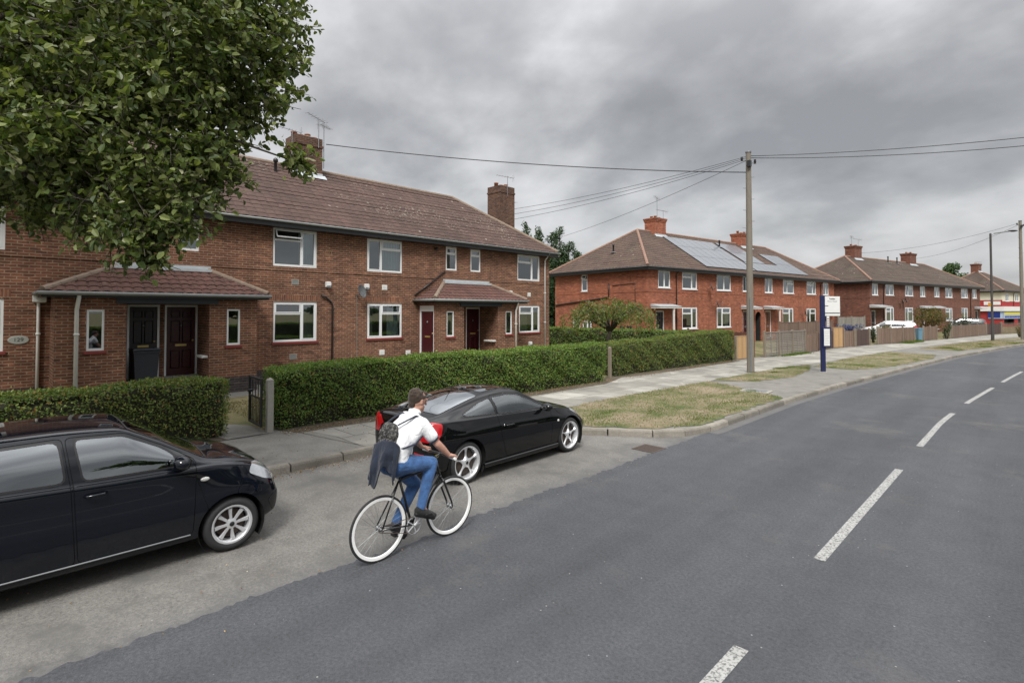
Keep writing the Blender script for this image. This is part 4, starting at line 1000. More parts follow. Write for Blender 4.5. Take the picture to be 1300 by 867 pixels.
# ------------------------------------------------------------------ hedges
M['hleaf'] = leaf_mat('privet_leaf', (.066, .130, .022), (.122, .205, .037), (.22, .305, .068), .25, .5, (.24, .17, .05))
M['hleaf2'] = leaf_mat('privet_leaf_mixed', (.062, .110, .022), (.122, .180, .038), (.235, .265, .072), .25, .5, (.28, .15, .05))
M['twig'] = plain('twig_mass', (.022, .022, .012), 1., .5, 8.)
def hedge(label, pts, width, heights, n, size, mat, z0=.13, bumpy=.04, group='clipped hedges'):
    """pts: centre line; rounded clipped box of leaves over a dark twig core"""
    t = thing('hedge', label, 'hedge', (pts[0][0], pts[0][1], z0), 0, group)
    O = np.array([pts[0][0], pts[0][1]])
    P2 = np.array([(a - O[0], b - O[1]) for a, b in pts]); seg = np.linalg.norm(np.diff(P2, axis=0), axis=1); cum = np.concatenate([[0], np.cumsum(seg)]); Lh = cum[-1]
    hx = np.interp
    nz = lambda s, a: (np.sin(s * 1.9 + a) + np.sin(s * 4.3 + a * 2.1) * .6 + np.sin(s * 9.1 + a * 3.7) * .35) * bumpy
    def frame(s):
        x = hx(s, cum, P2[:, 0]); y = hx(s, cum, P2[:, 1]); i = np.clip(np.searchsorted(cum, s) - 1, 0, len(seg) - 1)
        d = (P2[i + 1] - P2[i]) / seg[i][:, None]; return np.stack([x, y], 1), d
    hh = lambda s: np.interp(s, np.linspace(0, Lh, len(heights)), heights)
    # perimeter param q in 0..1 across front side, top, back side ; ends handled separately
    H0 = float(np.mean(heights)); per = 2 * H0 + width; ends = 2 * width * H0; A = per * Lh + ends; ne = int(n * ends / A)
    def pos(s, q, extra=0.):
        c, d = frame(s); nrm = np.stack([d[:, 1], -d[:, 0]], 1); h = hh(s) + nz(s, 5.) * .5; q = q * per
        front = q < H0; top = (q >= H0) & (q < H0 + width); lat = np.where(front, width / 2, np.where(top, width / 2 - (q - H0), -width / 2)); z = np.where(front, q / H0 * h, np.where(top, h, (1 - (q - H0 - width) / H0) * h))
        bulge = 1 - .10 * (np.abs(z / h) > .9) - .12 * np.clip(.25 - z / h, 0, 1) * 2
        lat = lat * bulge + np.where(top, 0, np.sign(lat) * (nz(s * 1.3 + z * 2.2, 1.) + nz(s * 2.2 - z * 3, 8.) * .5)); z = z - np.where(top, (np.abs(lat) / (width / 2)) ** 4 * .07, 0) + np.where(top, nz(s * 1.7 + lat * 3, 3.) * .35, 0)
        N = np.stack([nrm[:, 0] * np.where(top, 0, np.sign(lat)), nrm[:, 1] * np.where(top, 0, np.sign(lat)), np.where(top, 1., .25)], 1)
        Q = np.stack([c[:, 0] + nrm[:, 0] * lat, c[:, 1] + nrm[:, 1] * lat, z], 1)
        return Q, N
    s = rng.uniform(0, Lh, n - ne); q = rng.uniform(0, .5 + width / per * .5, n - ne)
    bk = rng.random(n - ne) < .12; q = np.where(bk, rng.uniform(.5, 1, n - ne), q)
    Q, N = pos(s, q)
    c0, d0 = frame(np.zeros(ne)); c1, d1 = frame(np.full(ne, Lh)); which = rng.random(ne) < .5
    lat = rng.uniform(-.48, .48, ne) * width; z = rng.random(ne) * hh(np.where(which, 0, Lh)); c = np.where(which[:, None], c0, c1); d = np.where(which[:, None], d0, d1); sg_ = np.where(which, -1, 1)
    bl = (.07 * np.cos(lat / width * 3) + nz(z * 2 + lat * 3, 2.) * .6)[:, None] * sg_[:, None]
    Qe = np.stack([c[:, 0] + d[:, 1] * lat + d[:, 0] * bl[:, 0], c[:, 1] - d[:, 0] * lat + d[:, 1] * bl[:, 0], z], 1); Ne = np.stack([d[:, 0] * sg_, d[:, 1] * sg_, np.full(ne, .25)], 1)
    Q = np.concatenate([Q, Qe]); N = np.concatenate([N, Ne])
    depth = rng.exponential(.035, n)[:, None] - .03; Q = Q - N * depth
    # wispy shoots
    k = rng.random(n) < .03; Q[k] += N[k] * rng.uniform(.0, .07, (k.sum(), 1))
    thin = (Q[:, 2] < .28) & (rng.random(n) < .55); Q = Q[~thin]; N = N[~thin]
    V, F = leaves(Q, size, N * .9, .8, 'leaf', .5)
    np_mesh('foliage', V, F, mat, t)
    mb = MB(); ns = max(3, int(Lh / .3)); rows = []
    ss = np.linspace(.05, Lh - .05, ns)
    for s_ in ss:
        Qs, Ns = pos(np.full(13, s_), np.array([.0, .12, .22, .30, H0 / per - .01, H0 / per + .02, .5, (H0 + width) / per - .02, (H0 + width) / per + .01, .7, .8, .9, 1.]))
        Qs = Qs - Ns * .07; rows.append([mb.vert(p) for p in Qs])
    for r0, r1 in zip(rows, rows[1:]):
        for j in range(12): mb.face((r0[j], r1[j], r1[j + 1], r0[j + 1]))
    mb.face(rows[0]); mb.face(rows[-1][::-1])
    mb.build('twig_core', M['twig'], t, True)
    # bare stems at the foot
    mb = MB()
    for s_ in np.arange(.1, Lh, .16):
        cc, dd = frame(np.array([s_])); nn = np.array([dd[0, 1], -dd[0, 0]]); f_ = cc[0] + nn * (width * random.uniform(.22, .42))
        mb.sweep([(f_[0], f_[1], -.02), (f_[0] + random.uniform(-.08, .08) + nn[0] * .05, f_[1] + random.uniform(-.08, .08), .25), (f_[0] + nn[0] * .06 + random.uniform(-.1, .1), f_[1] + random.uniform(-.1, .1), .5)], [.014, .010, .005], 5)
    mb.build('stems', plain('privet_stem', (.09, .07, .05), .9, .3), t)
    return t
hedge('low green hedge behind the black hatchback, left of the garden gate', [(-11.85, -9), (-11.85, 3.42)], .9, [1.12, 1.12, 1.1], 40000, .050, M['hleaf2'])
hedge('long clipped green hedge behind the cyclist and the coupe, between gate and wooden post', [(-11.72, 4.42), (-11.60, 9), (-11.42, 15.6)], 1.0, [1.24, 1.28, 1.27, 1.3], 52000, .050, M['hleaf'])
hedge('green hedge with brownish patches, running from the wooden post to the tan gate', [(-11.85, 16.95), (-11.75, 21), (-11.45, 26.9)], .95, [1.24, 1.3, 1.42, 1.5], 36000, .05, M['hleaf2'])
hedge('dark garden hedge crossing behind the small weeping tree', [(-26, 26.4), (-20, 25.5), (-12.1, 24.2)], .9, [1.32, 1.36, 1.42], 16000, .07, M['hleaf'], .2)

# ------------------------------------------------------------------ trees
M['bark'] = plain('bark', (.06, .05, .038), .95, .4, 9., .02, 30.)
def px_at(px, Z):
    X = (px - 650) / 670 * Z; return (.7071 * (X - Z), .7071 * (X + Z))
def limb(mb, p, d, L, r, depth, tips, spread=.7, up=.25, seg=4):
    pts = [Vector(p)]; rad = [r]; d = Vector(d).normalized()
    for k in range(seg):
        d = (d + Vector((random.gauss(0, .14), random.gauss(0, .14), random.gauss(up * .3, .1)))).normalized(); pts.append(pts[-1] + d * L / seg); rad.append(r * (1 - .45 * (k + 1) / seg))
    mb.sweep(pts, rad, 7 if r > .03 else 5)
    if depth == 0: tips.append((pts[-1], d)); tips.append((pts[-2], d)); return
    for k in range(random.choice((2, 3, 3))):
        nd = (d + Vector((random.gauss(0, spread), random.gauss(0, spread), random.gauss(up, spread * .6)))).normalized()
        limb(mb, pts[-1 - (k == 2)], nd, L * random.uniform(.6, .85), rad[-1] * .72, depth - 1, tips, spread, up)
# big street tree: trunk just out of frame on the left, crown reaching over the pavement
tree = thing('street_tree', 'large leafy street tree whose crown fills the upper left of the view', 'tree', (-9.55, -1.0, .12))
TB = Vector((-9.55, -1.0, .12)); M['tleaf'] = leaf_mat('whitebeam_leaf', (.042, .070, .019), (.104, .140, .038), (.225, .26, .092), .36, .42, (.30, .31, .17))
mb = MB(); tips = []
mb.sweep([(0, 0, -.05), (0, 0, .25), (.0, .0, 1.4), (-.03, .0, 3.4), (.0, .1, 5.3)], [.26, .19, .165, .15, .12], 12)
lobes = []   # crown as a set of leafy boughs; positions relative to the base
def bough(px, py, Z, r):
    X = (px - 650) / 670 * Z; z = 2.6 + (395 - py) / 670 * Z; return (Vector((.7071 * (X - Z), .7071 * (X + Z), z)) - TB, r)
BL = [(60, -40, 7.0, 1.5), (200, -60, 6.8, 1.5), (280, -60, 6.6, 1.05), (325, 25, 6.4, .55), (265, 75, 6.2, .90), (215, 60, 6.0, 1.05), (110, 70, 6.2, 1.15), (20, 60, 6.6, 1.15), (-60, 80, 6.6, 1.2),
      (318, 105, 6.2, .50), (235, 160, 5.9, .72), (165, 165, 5.8, .9), (80, 165, 6.2, .85), (10, 175, 6.8, .75), (-50, 200, 7., .7), (262, 205, 5.8, .40), (215, 245, 5.6, .58), (140, 240, 5.6, .50), (60, 235, 6.3, .45), (165, 290, 5.5, .34), (105, 285, 5.8, .26), (220, 285, 5.5, .24),
      (180, 308, 5.45, .15), (60, 275, 6.4, .26), (15, 230, 6.8, .40), (375, 205, 6.0, .13), (345, 60, 6.5, .38), (190, 328, 5.45, .07), (235, 250, 5.5, .26)]
BL += [(25, 165, 5.4, .45), (60, 190, 5.4, .36), (0, 130, 5.5, .5), (-30, 175, 5.6, .5)]
BL += [(15, 200, 6.7, .55), (70, 205, 6.3, .5), (-30, 225, 6.8, .5), (115, 215, 6., .45), (45, 245, 6.5, .3), (90, 262, 6.2, .25), (75, 180, 6.4, .6), (5, 140, 6.6, .8), (-40, 140, 7, .9)]
BL += [(-150, 0, 7.5, 1.6), (-250, 60, 7.4, 1.5), (-60, -150, 7.8, 1.7), (120, -200, 8, 1.8), (260, -170, 7.6, 1.4), (-160, -200, 8.3, 1.7), (0, -330, 8, 1.8), (160, -300, 7.5, 1.3), (-260, -120, 8.5, 1.6), (-330, 130, 8., 1.1), (20, 20, 9, 1.5), (150, 60, 8.4, 1.3), (-120, 120, 9, 1.2), (60, 130, 8.2, .9)]
fork = Vector((.0, .1, 5.2)); LP = []; LS = []; LN = []
for b in BL:
    c, r = bough(*b); mid = fork.lerp(c, .55) + Vector((random.gauss(0, .15), random.gauss(0, .15), .35)); 
    mb.sweep([fork.lerp(c, .04), fork.lerp(mid, .6), mid, c.lerp(mid, .35), c], [.04 + .01 * r, .032, .024, .016, .008], 7)
    area = r * r * (1 if b[2] < 7.5 else .55); nsp = int(235 * r ** 2.2) + 14
    for k in range(nsp):
        dv = rng.normal(size=3); dv /= np.linalg.norm(dv); rr = r * rng.uniform(.25, 1.06) ** .45
        wob = 1 + .22 * math.sin(dv[0] * 5 + b[0]) * math.cos(dv[1] * 4 + b[1])
        pt = np.array(c) + dv * rr * wob * np.array([1, 1, .9])
        # a spray: twig pointing out and a rosette of leaves along it
        od = dv * .8 + rng.normal(size=3) * .45 + np.array([0, 0, -.05]); od /= np.linalg.norm(od); tl = rng.uniform(.10, .26)
        if rr > r * .6 and b[1] > -40: mb.sweep([Vector(pt - od * tl), Vector(pt + od * tl)], [.006, .003], 4, 0, False)
        m_ = rng.integers(8, 15); t_ = rng.uniform(-1, 1, m_) ** 1
        LP.append(pt + od * (t_[:, None] * tl) + rng.normal(size=(m_, 3)) * .035); LN.append(np.tile(od * .55 + np.array([0, 0, .75]), (m_, 1)))
LP = np.concatenate(LP); LN = np.concatenate(LN)
V, F = leaves(LP, .088, LN, .55, 'leaf', .62, .25)
np_mesh('crown', V, F, M['tleaf'], tree)
mb.build('trunk', M['bark'], tree, True)
print('tree leaves', len(LP))

def leafy(name, label, cat, loc, blobs, size, mat, trunk=None, dens=420, aspect=.55, group=None, bark='bark', droop=0., sh='quad'):
    t = thing(name, label, cat, loc, 0, group); P = []; N = []
    for c, r in blobs:
        r = np.array(r if hasattr(r, '__len__') else (r, r, r)); n = int(dens * (r[0] * r[1] + r[0] * r[2] + r[1] * r[2]) / 3) + 12
        d = rng.normal(size=(n, 3)); d /= np.linalg.norm(d, axis=1)[:, None]; wob = 1 + .25 * np.sin(d[:, 0] * 6 + r[0] * 40) * np.cos(d[:, 2] * 5 + c[0] * 7)
        P.append(np.array(c) + d * r * (rng.uniform(.3, 1.05, n) ** .4 * wob)[:, None] + rng.normal(size=(n, 3)) * .03); N.append(d * .8 + np.array([0, 0, .4]))
    P = np.concatenate(P); N = np.concatenate(N); V, F = leaves(P, size, N, .8, sh, aspect, droop)
    np_mesh('crown' if trunk else 'foliage', V, F, mat, t)
    mb = MB()
    if trunk:
        for pts, rad in trunk: mb.sweep(pts, rad, 8)
        mb.build('trunk', M[bark], t, True)
    else:
        for c, r in blobs: mb.sweep([(c[0] * .3, c[1] * .3, -.02), (c[0] * .8, c[1] * .8, c[2] * .6), c], [.02, .015, .006], 5)
        mb.build('stems', M[bark], t, True)
    return t
# small weeping tree in the front garden
M['wleaf'] = leaf_mat('weeping_tree_leaf', (.06, .085, .02), (.11, .145, .035), (.18, .20, .06), .35, .5, (.20, .08, .03))
bl = []; tk = [([(0, 0, -.1), (.02, .05, .5), (.0, -.02, 1.15), (.08, .05, 1.55)], [.15, .11, .10, .09])]
for k in range(18):
    a = 2 * PI * k / 18 + random.uniform(-.2, .2); r_ = random.uniform(.9, 1.9); h_ = 2.50 + random.uniform(-.15, .3) - (r_ / 1.9) ** 2 * .1
    p = [(.08, .05, 1.45), (.45 * r_ * math.cos(a), .45 * r_ * math.sin(a), h_ * .85), (r_ * .85 * math.cos(a), r_ * .85 * math.sin(a), h_), (1.15 * r_ * math.cos(a), 1.15 * r_ * math.sin(a), h_ - .35)]
    tk.append((p, [.05, .035, .022, .01]))
    for q, rr in ((p[1], (.32, .32, .2)), (p[2], (.34, .34, .18)), ((p[3][0], p[3][1], p[3][2]), (.36, .36, .30))): bl.append((q, rr))
    if r_ > 1.3: bl.append(((1.28 * r_ * math.cos(a), 1.28 * r_ * math.sin(a), h_ - .75), (.22, .22, .35)))
bl.append(((0, 0, 2.75), (.7, .7, .28)))
leafy('weeping_tree', 'small spreading weeping tree in the garden between the hedges', 'tree', (-14.0, 20.25, .2), bl, .11, M['wleaf'], tk, 900, .5, droop=.9)
# conifers between the terraces
M['cleaf'] = leaf_mat('conifer_spray', (.018, .042, .014), (.036, .072, .024), (.07, .115, .04), .15, .6)
for i, (px, top, Z, w) in enumerate(((668, 289, 47, 1.0), (684, 296, 44, 1.15), (700, 300, 47, 1.1), (711, 292, 45, .9), (722, 312, 45, 1.2), (733, 322, 48, 1.25))):
    x, y = px_at(px, Z); H_ = 2.6 + (395 - top) / 670 * Z; bl = []
    for k in range(16):
        f = k / 15.; z = .6 + (H_ - .8) * f; rr = w * (1.15 - f) ** .8 + .1
        for j in range(5 if f < .8 else 2):
            a = random.uniform(0, 2 * PI); bl.append(((rr * .75 * math.cos(a), rr * .75 * math.sin(a), z + random.uniform(-.3, .3)), (rr * .45 + .12, rr * .45 + .12, .42)))
    bl.append(((0, 0, H_ - .25), (.12, .12, .4)))
    leafy('conifer_tree', ['tall dark conifer just right of the end chimney, leftmost of the row', 'dark conifer second from the left in the row behind the terraces', 'dark conifer third from the left in the row behind the terraces', 'slim pointed conifer fourth from the left in the row behind the terraces', 'broad dark conifer second from the right in the row behind the terraces', 'dark conifer half hidden by the red terrace roof, rightmost of the row'][i], 'tree', (x, y, .2), bl, .20, M['cleaf'],
          [([(0, 0, 0), (0, 0, H_ * .6), (0, 0, H_ - .3)], [.16, .10, .03])], 850, .4, 'conifers between the terraces')
x, y = px_at(1207, 118); bl = []
for k in range(34):
    a = random.uniform(0, 2 * PI); r_ = random.uniform(0, 3.0); bl.append(((r_ * math.cos(a), r_ * math.sin(a), 10.6 + random.uniform(-2.4, 2.4) * (1 - (r_ / 4.2) ** 2)), random.uniform(.7, 1.15)))
leafy('broadleaf_tree', 'distant round green tree rising behind the far roofs', 'tree', (x, y, .2), bl, .45, leaf_mat('distant_leaf', (.03, .06, .02), (.05, .095, .03), (.09, .14, .05), .25), [([(0, 0, 0), (.1, 0, 4), (0, .1, 9)], [.3, .22, .1])], 170, .6)
for i, (xx, yy, sc_) in enumerate(((13, -12, .75), (15, -5, .7), (13, 1, .6), (15, 7, .7), (13.5, 13, .7), (16, 19, .85), (13, 26, .7), (15.5, 33, .8), (14, 41, .7), (16, 49, .8))):  # added unseen trees, squashed copies that give the glass a treeline to reflect
    src = [o for o in col.objects if o.name == 'broadleaf_tree'][0]; c = src.copy(); col.objects.link(c); c.location = (xx, yy, -.8); c.scale = (sc_ * 1.6, sc_ * 1.6, (.34, .5)[i % 2]); c.rotation_euler = (0, 0, i * 1.3); c['label'] = 'round green tree added across the street for reflections, out of the view to the right'; c['group'] = 'added trees across the street'
    for ch in src.children: k_ = ch.copy(); col.objects.link(k_); k_.parent = c
src = [o for o in col.objects if o.name == 'hedge.001'][0]
for yy in (-14, -2.2, 9.6, 21.4, 33.2):  # added unseen hedge copies for the house and car windows to reflect
    c = src.copy(); col.objects.link(c); c.location = (6.6, yy, .13); c.rotation_euler = (0, 0, R(-4)); c.scale = (1, 1, 1.15); c['label'] = 'clipped green hedge added across the street for reflections, out of the view to the right'; c['group'] = 'added hedges across the street'
    for ch in src.children: k_ = ch.copy(); col.objects.link(k_); k_.parent = c
# shrubs in the far gardens
M['oleaf'] = leaf_mat('olive_shrub_leaf', (.05, .06, .014), (.10, .10, .024), (.19, .13, .035), .3, .6, (.25, .09, .03))
M['gleaf'] = leaf_mat('grey_shrub_leaf', (.05, .06, .045), (.09, .10, .08), (.15, .16, .13), .25, .7)
M['dleaf'] = leaf_mat('dark_shrub_leaf', (.014, .03, .01), (.03, .055, .016), (.07, .10, .03), .25, .6)
M['bleaf'] = leaf_mat('blue_flower', (.06, .08, .03), (.06, .07, .19), (.10, .11, .32), .2, .7)
def bush(px, py0, py1, wpx, Z, mat, label, name='shrub', size=.13, dens=420):
    x, y = px_at(px, Z); k = Z / 670; w = wpx * k / 2; h = (py1 - py0) * k; zb = 2.6 + (395 - py1) * k; bl = []
    for j in range(13):
        a = random.uniform(0, 2 * PI); r_ = random.uniform(.1, .7) * w; bl.append(((r_ * math.cos(a), r_ * math.sin(a), h * random.uniform(.3, .78)), (w * random.uniform(.3, .42), w * random.uniform(.3, .42), h * .26)))
    leafy(name, label, 'shrub', (x, y, max(zb, .15)), bl, size, M[mat], None, dens)
bush(1181, 389, 420, 44, 51, 'oleaf', 'big rounded olive and rust coloured shrub behind the board fence', dens=700)
bush(1221, 402, 424, 30, 54, 'gleaf', 'low grey green shrub beside the dark parked car')
bush(1129, 392, 418, 20, 58, 'dleaf', 'dark climbing shrub under the window behind the white car', 'shrub')
bush(1108, 413, 436, 9, 41, 'dleaf', 'small dark shrub in the gap between fence posts')
bush(1201, 412, 430, 11, 47, 'dleaf', 'dark shrub in the gateway beneath the olive shrub')
bush(1078, 411, 425, 32, 42, 'bleaf', 'blue flowering bush behind the tan fence panel', 'flowering_bush', .12, 800)
bush(1122, 412, 420, 18, 41.5, 'oleaf', 'narrow strip of clipped golden shrub along the top of the brown fence', 'shrub', .08, 900)
bush(1294, 415, 430, 10, 50, 'oleaf', 'rough bush at the foot of the far wooden pole', 'shrub', .1)

# ------------------------------------------------------------------ fences, gates, posts
M['wgrey'] = wood_mat('weathered_grey_wood', (.22, .205, .18)); M['wbrown'] = wood_mat('brown_fence_wood', (.17, .115, .085)); M['wtan'] = wood_mat('new_tan_wood', (.40, .25, .12), .18)
M['wdark'] = wood_mat('dark_brown_wood', (.075, .045, .038)); M['wpale'] = wood_mat('pale_post_wood', (.20, .165, .125)); M['wred'] = wood_mat('red_brown_wood', (.13, .055, .035))
def fence(label, p, q, h, mat, kind='boards', npost=2, pmat=None, z0=.13, name='fence', cat='fence', ph=.1, group=None):
    p = Vector((*p, 0)); q = Vector((*q, 0)); L = (q - p).length; a = math.atan2(q.y - p.y, q.x - p.x)
    t = thing(name, label, cat, (p.x, p.y, z0), a, group); mb = MB()
    if kind == 'boards':
        w = .115; n = int(L / w)
        for k in range(n): mb.box((k * L / n + .004, -.012 - .006 * (k % 2), .04), ((k + 1) * L / n - .004, .008 - .006 * (k % 2), h + random.uniform(-.02, .02)))
        mb.box((0, .010, .25), (L, .05, .33)); mb.box((0, .010, h - .3), (L, .05, h - .22))
    elif kind == 'flat':
        n = max(3, int(L / .14))
        for k in range(n): mb.box((k * L / n + .001, -.015, .03), ((k + 1) * L / n - .001, .015, h))
        mb.box((0, -.03, h - .001), (L, .03, h + .03))
    elif kind == 'lap':
        n = int(h / .10)
        for k in range(n):
            y0 = -.02 + .012 * (k % 2); mb.box((.03, y0, .05 + k * h / n), (L - .03, y0 + .012, .05 + (k + 1.12) * h / n - .05))
        for x in np.arange(.02, L, .62): mb.box((x, -.045, .04), (x + .045, -.024, h + .01))
        mb.box((0, -.05, h), (L, .03, h + .03))
    elif kind == 'lattice':
        n = int(L / .18)
        for k in range(n): mb.box((k * L / n, -.01, .05), (k * L / n + .05, .008, h))
        for z in np.arange(.1, h, .22): mb.box((0, .009, z), (L, .02, z + .05))
    mb.build('panel', M[mat], t)
    for k in range(npost):
        x = L * k / max(1, npost - 1); pb = MB(); pb.cbox((x - .05, -.05, -.1), (x + .05, .05, h + ph), .012); pb.build('post', M[pmat or mat], t)
    return t
fence('new tan wooden gate panel at the end of the patchy hedge', (-10.95, 27.0), (-10.83, 28.3), 1.18, 'wtan', 'flat', 2, 'wpale', name='gate', cat='gate', ph=.04)
fence('dark red brown board fence running back to the red terrace behind the weathered panels', (-11.0, 29.5), (-15.8, 31.6), 1.3, 'wred', 'boards', 3)
fence('weathered grey lap panel fence beside the wooden pole', (-10.5, 29.7), (-9.87, 34.4), 1.30, 'wgrey', 'lap', 4, 'wpale')
fence('brown board fence panel joined to the weathered grey fence', (-9.85, 34.5), (-9.78, 36.4), 1.08, 'wbrown', 'boards', 2)
fence('long brown fence standing behind the pavement fences, in front of the red terrace', (-11.3, 34.5), (-10.3, 42), 1.75, 'wbrown', 'flat', 4)
fence('dark brown gate left of the tan panel behind the bus stop', (-9.78, 36.6), (-9.9, 40.3), 1.05, 'wdark', 'boards', 2, name='gate', cat='gate')
fence('tan wooden fence panel just right of the bus stop pole', (-9.92, 40.5), (-9.55, 41.6), 1.35, 'wtan', 'flat', 2, 'wbrown', ph=.0)
fence('short brown board fence between the tan panel and the dark gate', (-9.52, 41.7), (-9.15, 42.8), 1.12, 'wbrown', 'boards', 2, 'wpale')
fence('dark double gate between the pale gateposts', (-9.12, 43.0), (-8.86, 45.7), 1.15, 'wdark', 'boards', 2, 'wpale', name='gate', cat='gate')
fence('long brown board fence in front of the white parked car', (-8.55, 46.9), (-7.15, 52.7), 1.18, 'wbrown', 'boards', 4, 'wpale')
fence('pale brown fence with curved tops between the blue bin and the olive shrub', (-6.95, 55.8), (-6.42, 59.0), 1.15, 'wbrown', 'boards', 3, 'wpale')
fence('brown fence below the grey green shrub', (-5.68, 62.0), (-4.0, 73.0), 1.15, 'wbrown', 'boards', 5, 'wpale')
fence('dark gate in front of the dark parked car', (-3.95, 73.4), (-3.05, 78.4), 1.15, 'wdark', 'boards', 2, 'wpale', name='gate', cat='gate')
fence('brown lattice fence nearest the far wooden pole', (-3.0, 78.8), (-1.3, 83.5), 1.2, 'wbrown', 'lattice', 2, 'wpale')
fence('grey board fence standing against the side of the dark brick terrace', (-13.6, 57.5), (-12.2, 61.2), 1.9, 'wgrey', 'boards', 3)
def post(label, x, y, h, mat='wpale', w=.05, z0=.1):
    t = thing('fence_post', label, 'post', (x, y, z0)); mb = MB(); mb.cbox((-w, -w, -.1), (w, w, h - .05), .01); mb.build('shaft', M[mat], t)
    mb = MB(); a = [mb.vert(v) for v in ((-w, -w, h - .05), (w, -w, h - .05), (w, w, h - .05), (-w, w, h - .05))]; ap = mb.vert((0, 0, h)); [mb.face((a[k], a[(k + 1) % 4], ap)) for k in range(4)]; mb.build('cap', M[mat], t)
post('slim pale wooden post between the two clipped hedges', -11.25, 16.35, 1.2)
post('pale gatepost left of the gap with the small dark shrub', -8.86, 46.0, 1.25)
post('pale gatepost beside the dark shrub under the olive shrub', -5.75, 61.6, 1.25)
# concrete gatepost and open iron gate
post('mossy concrete gatepost holding the black garden gate', -11.22, 4.18, 1.14, 'concrete', .06)
t = thing('garden_gate', 'black metal garden gate standing open beside the concrete post', 'gate', (-11.32, 4.06, .16), R(177))
mb = MB(); hg, wg = 1.05, .85
mb.box((0, -.02, .06), (.045, .02, hg)); mb.box((wg - .045, -.02, .06), (wg, .02, hg)); mb.box((.045, -.018, .06), (wg - .045, .018, .1)); mb.box((.045, -.018, hg - .04), (wg - .045, .018, hg)); mb.box((.045, -.016, .62), (wg - .045, .016, .655)); mb.build('frame', M['black'], t)
for k in range(7): mb = MB(); x = .045 + (wg - .09) * (k + 1) / 8; mb.sweep([(x, 0, .1), (x, 0, hg - .04 if k % 2 else .62)], .009, 6); mb.build('bar', M['black'], t)
mb = MB(); mb.cbox((wg - .10, -.05, .70), (wg - .03, .05, .76), .01); mb.build('latch', M['black'], t)
# blue wheelie bin by the board fence
t = thing('wheelie_bin', 'light blue wheelie bin beside the board fence near the white car', 'bin', (-7.05, 54.35, .13), R(225)); t.scale = (.62, .62, 1.)
M['binblue'] = plain('blue_bin_plastic', (.11, .215, .29), .5, .15, 5.)
mb = MB(); P = [(-.24, -.26, 0.05), (.24, -.26, .05), (.24, .22, .05), (-.24, .22, .05)]; Q = [(-.29, -.33, 1.0), (.29, -.33, 1.0), (.29, .28, 1.0), (-.29, .28, 1.0)]
a = [mb.vert(p) for p in P]; b = [mb.vert(p) for p in Q]
for k in range(4): mb.face((a[k], a[(k + 1) % 4], b[(k + 1) % 4], b[k]))
mb.face(a[::-1]); mb.face(b); mb.build('body', M['binblue'], t)
mb = MB(); mb.cbox((-.31, -.36, 1.0), (.31, .33, 1.08), .025); mb.build('lid', M['binblue'], t)
mb = MB(); mb.sweep([(-.25, .34, 1.01), (.25, .34, 1.01)], .018, 8); mb.build('handle', M['binblue'], t)
# ------------------------------------------------------------------ poles, lamp, bus stop, wires
M['polew'] = wood_mat('pole_wood', (.17, .15, .122), .3, (14., 14., .5))
def pole(name, label, x, y, h, r0, r1, tag_=True):
    t = thing(name, label, 'pole', (x, y, .1)); mb = MB(); mb.sweep([(0, 0, -.1), (.0, 0, h * .5), (.0, 0, h)], [r0, (r0 + r1) / 2, r1], 14); auto(mb.build('shaft', M['polew'], t))
    mb = MB(); mb.lathe([(0, .0), (r1 + .02, 0), (r1 + .02, .05), (0, .09)], (0, 0, h), (0, 0, 1), 12); mb.build('cap', M['steel'], t)
    for s, z in ((-1, h - .3), (1, h - .42)):
        mb = MB(); d = Vector((.75 * s, .66 * s, 0)); mb.sweep([d * r1 * .8 + Vector((0, 0, z)), d * (r1 + .18) + Vector((0, 0, z))], .02, 6); b_ = mb.build('bracket', M['steel'], t)
        mb = MB(); mb.lathe([(0, -.09), (.05, -.08), (.035, -.03), (.06, .0), (.035, .04), (.05, .08), (0, .1)], d * (r1 + .16) + Vector((0, 0, z + .05)), (0, 0, 1), 10); mb.build('insulator', M['black'], b_, True)
    if tag_:
        mb = MB(); mb.cbox((.02, -r1 - .13, h - .62), (.16, -r1 + .02, h - .36), .01); mb.build('junction_box', M['black'], t)
    for k in range(6): 
        mb = MB(); z = h - 1.0 - k * .45; a = PI * (k % 2) + .8; mb.sweep([(0, 0, z), ((r1 + .13) * math.cos(a), (r1 + .13) * math.sin(a), z)], .012, 5); mb.build('step', M['steel'], t)
    mb = MB(); a = R(-65); mb.sweep([((r0 - .0) * math.cos(a) * .98, r0 * math.sin(a) * .98, -.05), ((r0 - .01) * math.cos(a), (r0 - .01) * math.sin(a), 3.0)], .035, 8); mb.build('cable_guard', M['steel'], t)
    return t
pole('utility_pole', 'tall weathered wooden pole on the verge in front of the red terrace', -8.3, 21.93, 8.95, .145, .10)
x, y = px_at(1297.5, 46.5); pole('utility_pole', 'wooden pole at the right edge beside the far lamp column', x, y, 10.45, .15, .11)
pole('utility_pole', 'wooden pole across the street out of the view to the right', 6.6, 29.4, 9.2, .145, .10)
P2 = (x, y)
def wire(label, a, b, sag, r=.012, group='overhead wires'):
    t = MB(); a = Vector(a); b = Vector(b); pts = []
    for k in range(25): f = k / 24; p = a.lerp(b, f); p.z -= 4 * sag * f * (1 - f); pts.append(p)
    t.sweep(pts, r, 5); o = t.build('overhead_wire', M['black'], None, True); tag(o, label, 'wire', group)
PT = Vector((-8.3, 21.93, .1))
wire('thick overhead cable from the first chimney to the wooden pole, lowest of the wires', (-21.1, 10.05, 9.6), (-8.38, 21.87, 8.25), .25, .020)
wire('overhead wire from the pole top to the end chimney, topmost of three', (-21.4, 20.95, 8.35), (-8.4, 21.9, 8.9), .2, .010)
wire('overhead wire from the pole top to the end chimney, middle of three', (-21.2, 20.95, 8.05), (-8.4, 21.9, 8.84), .2, .010)
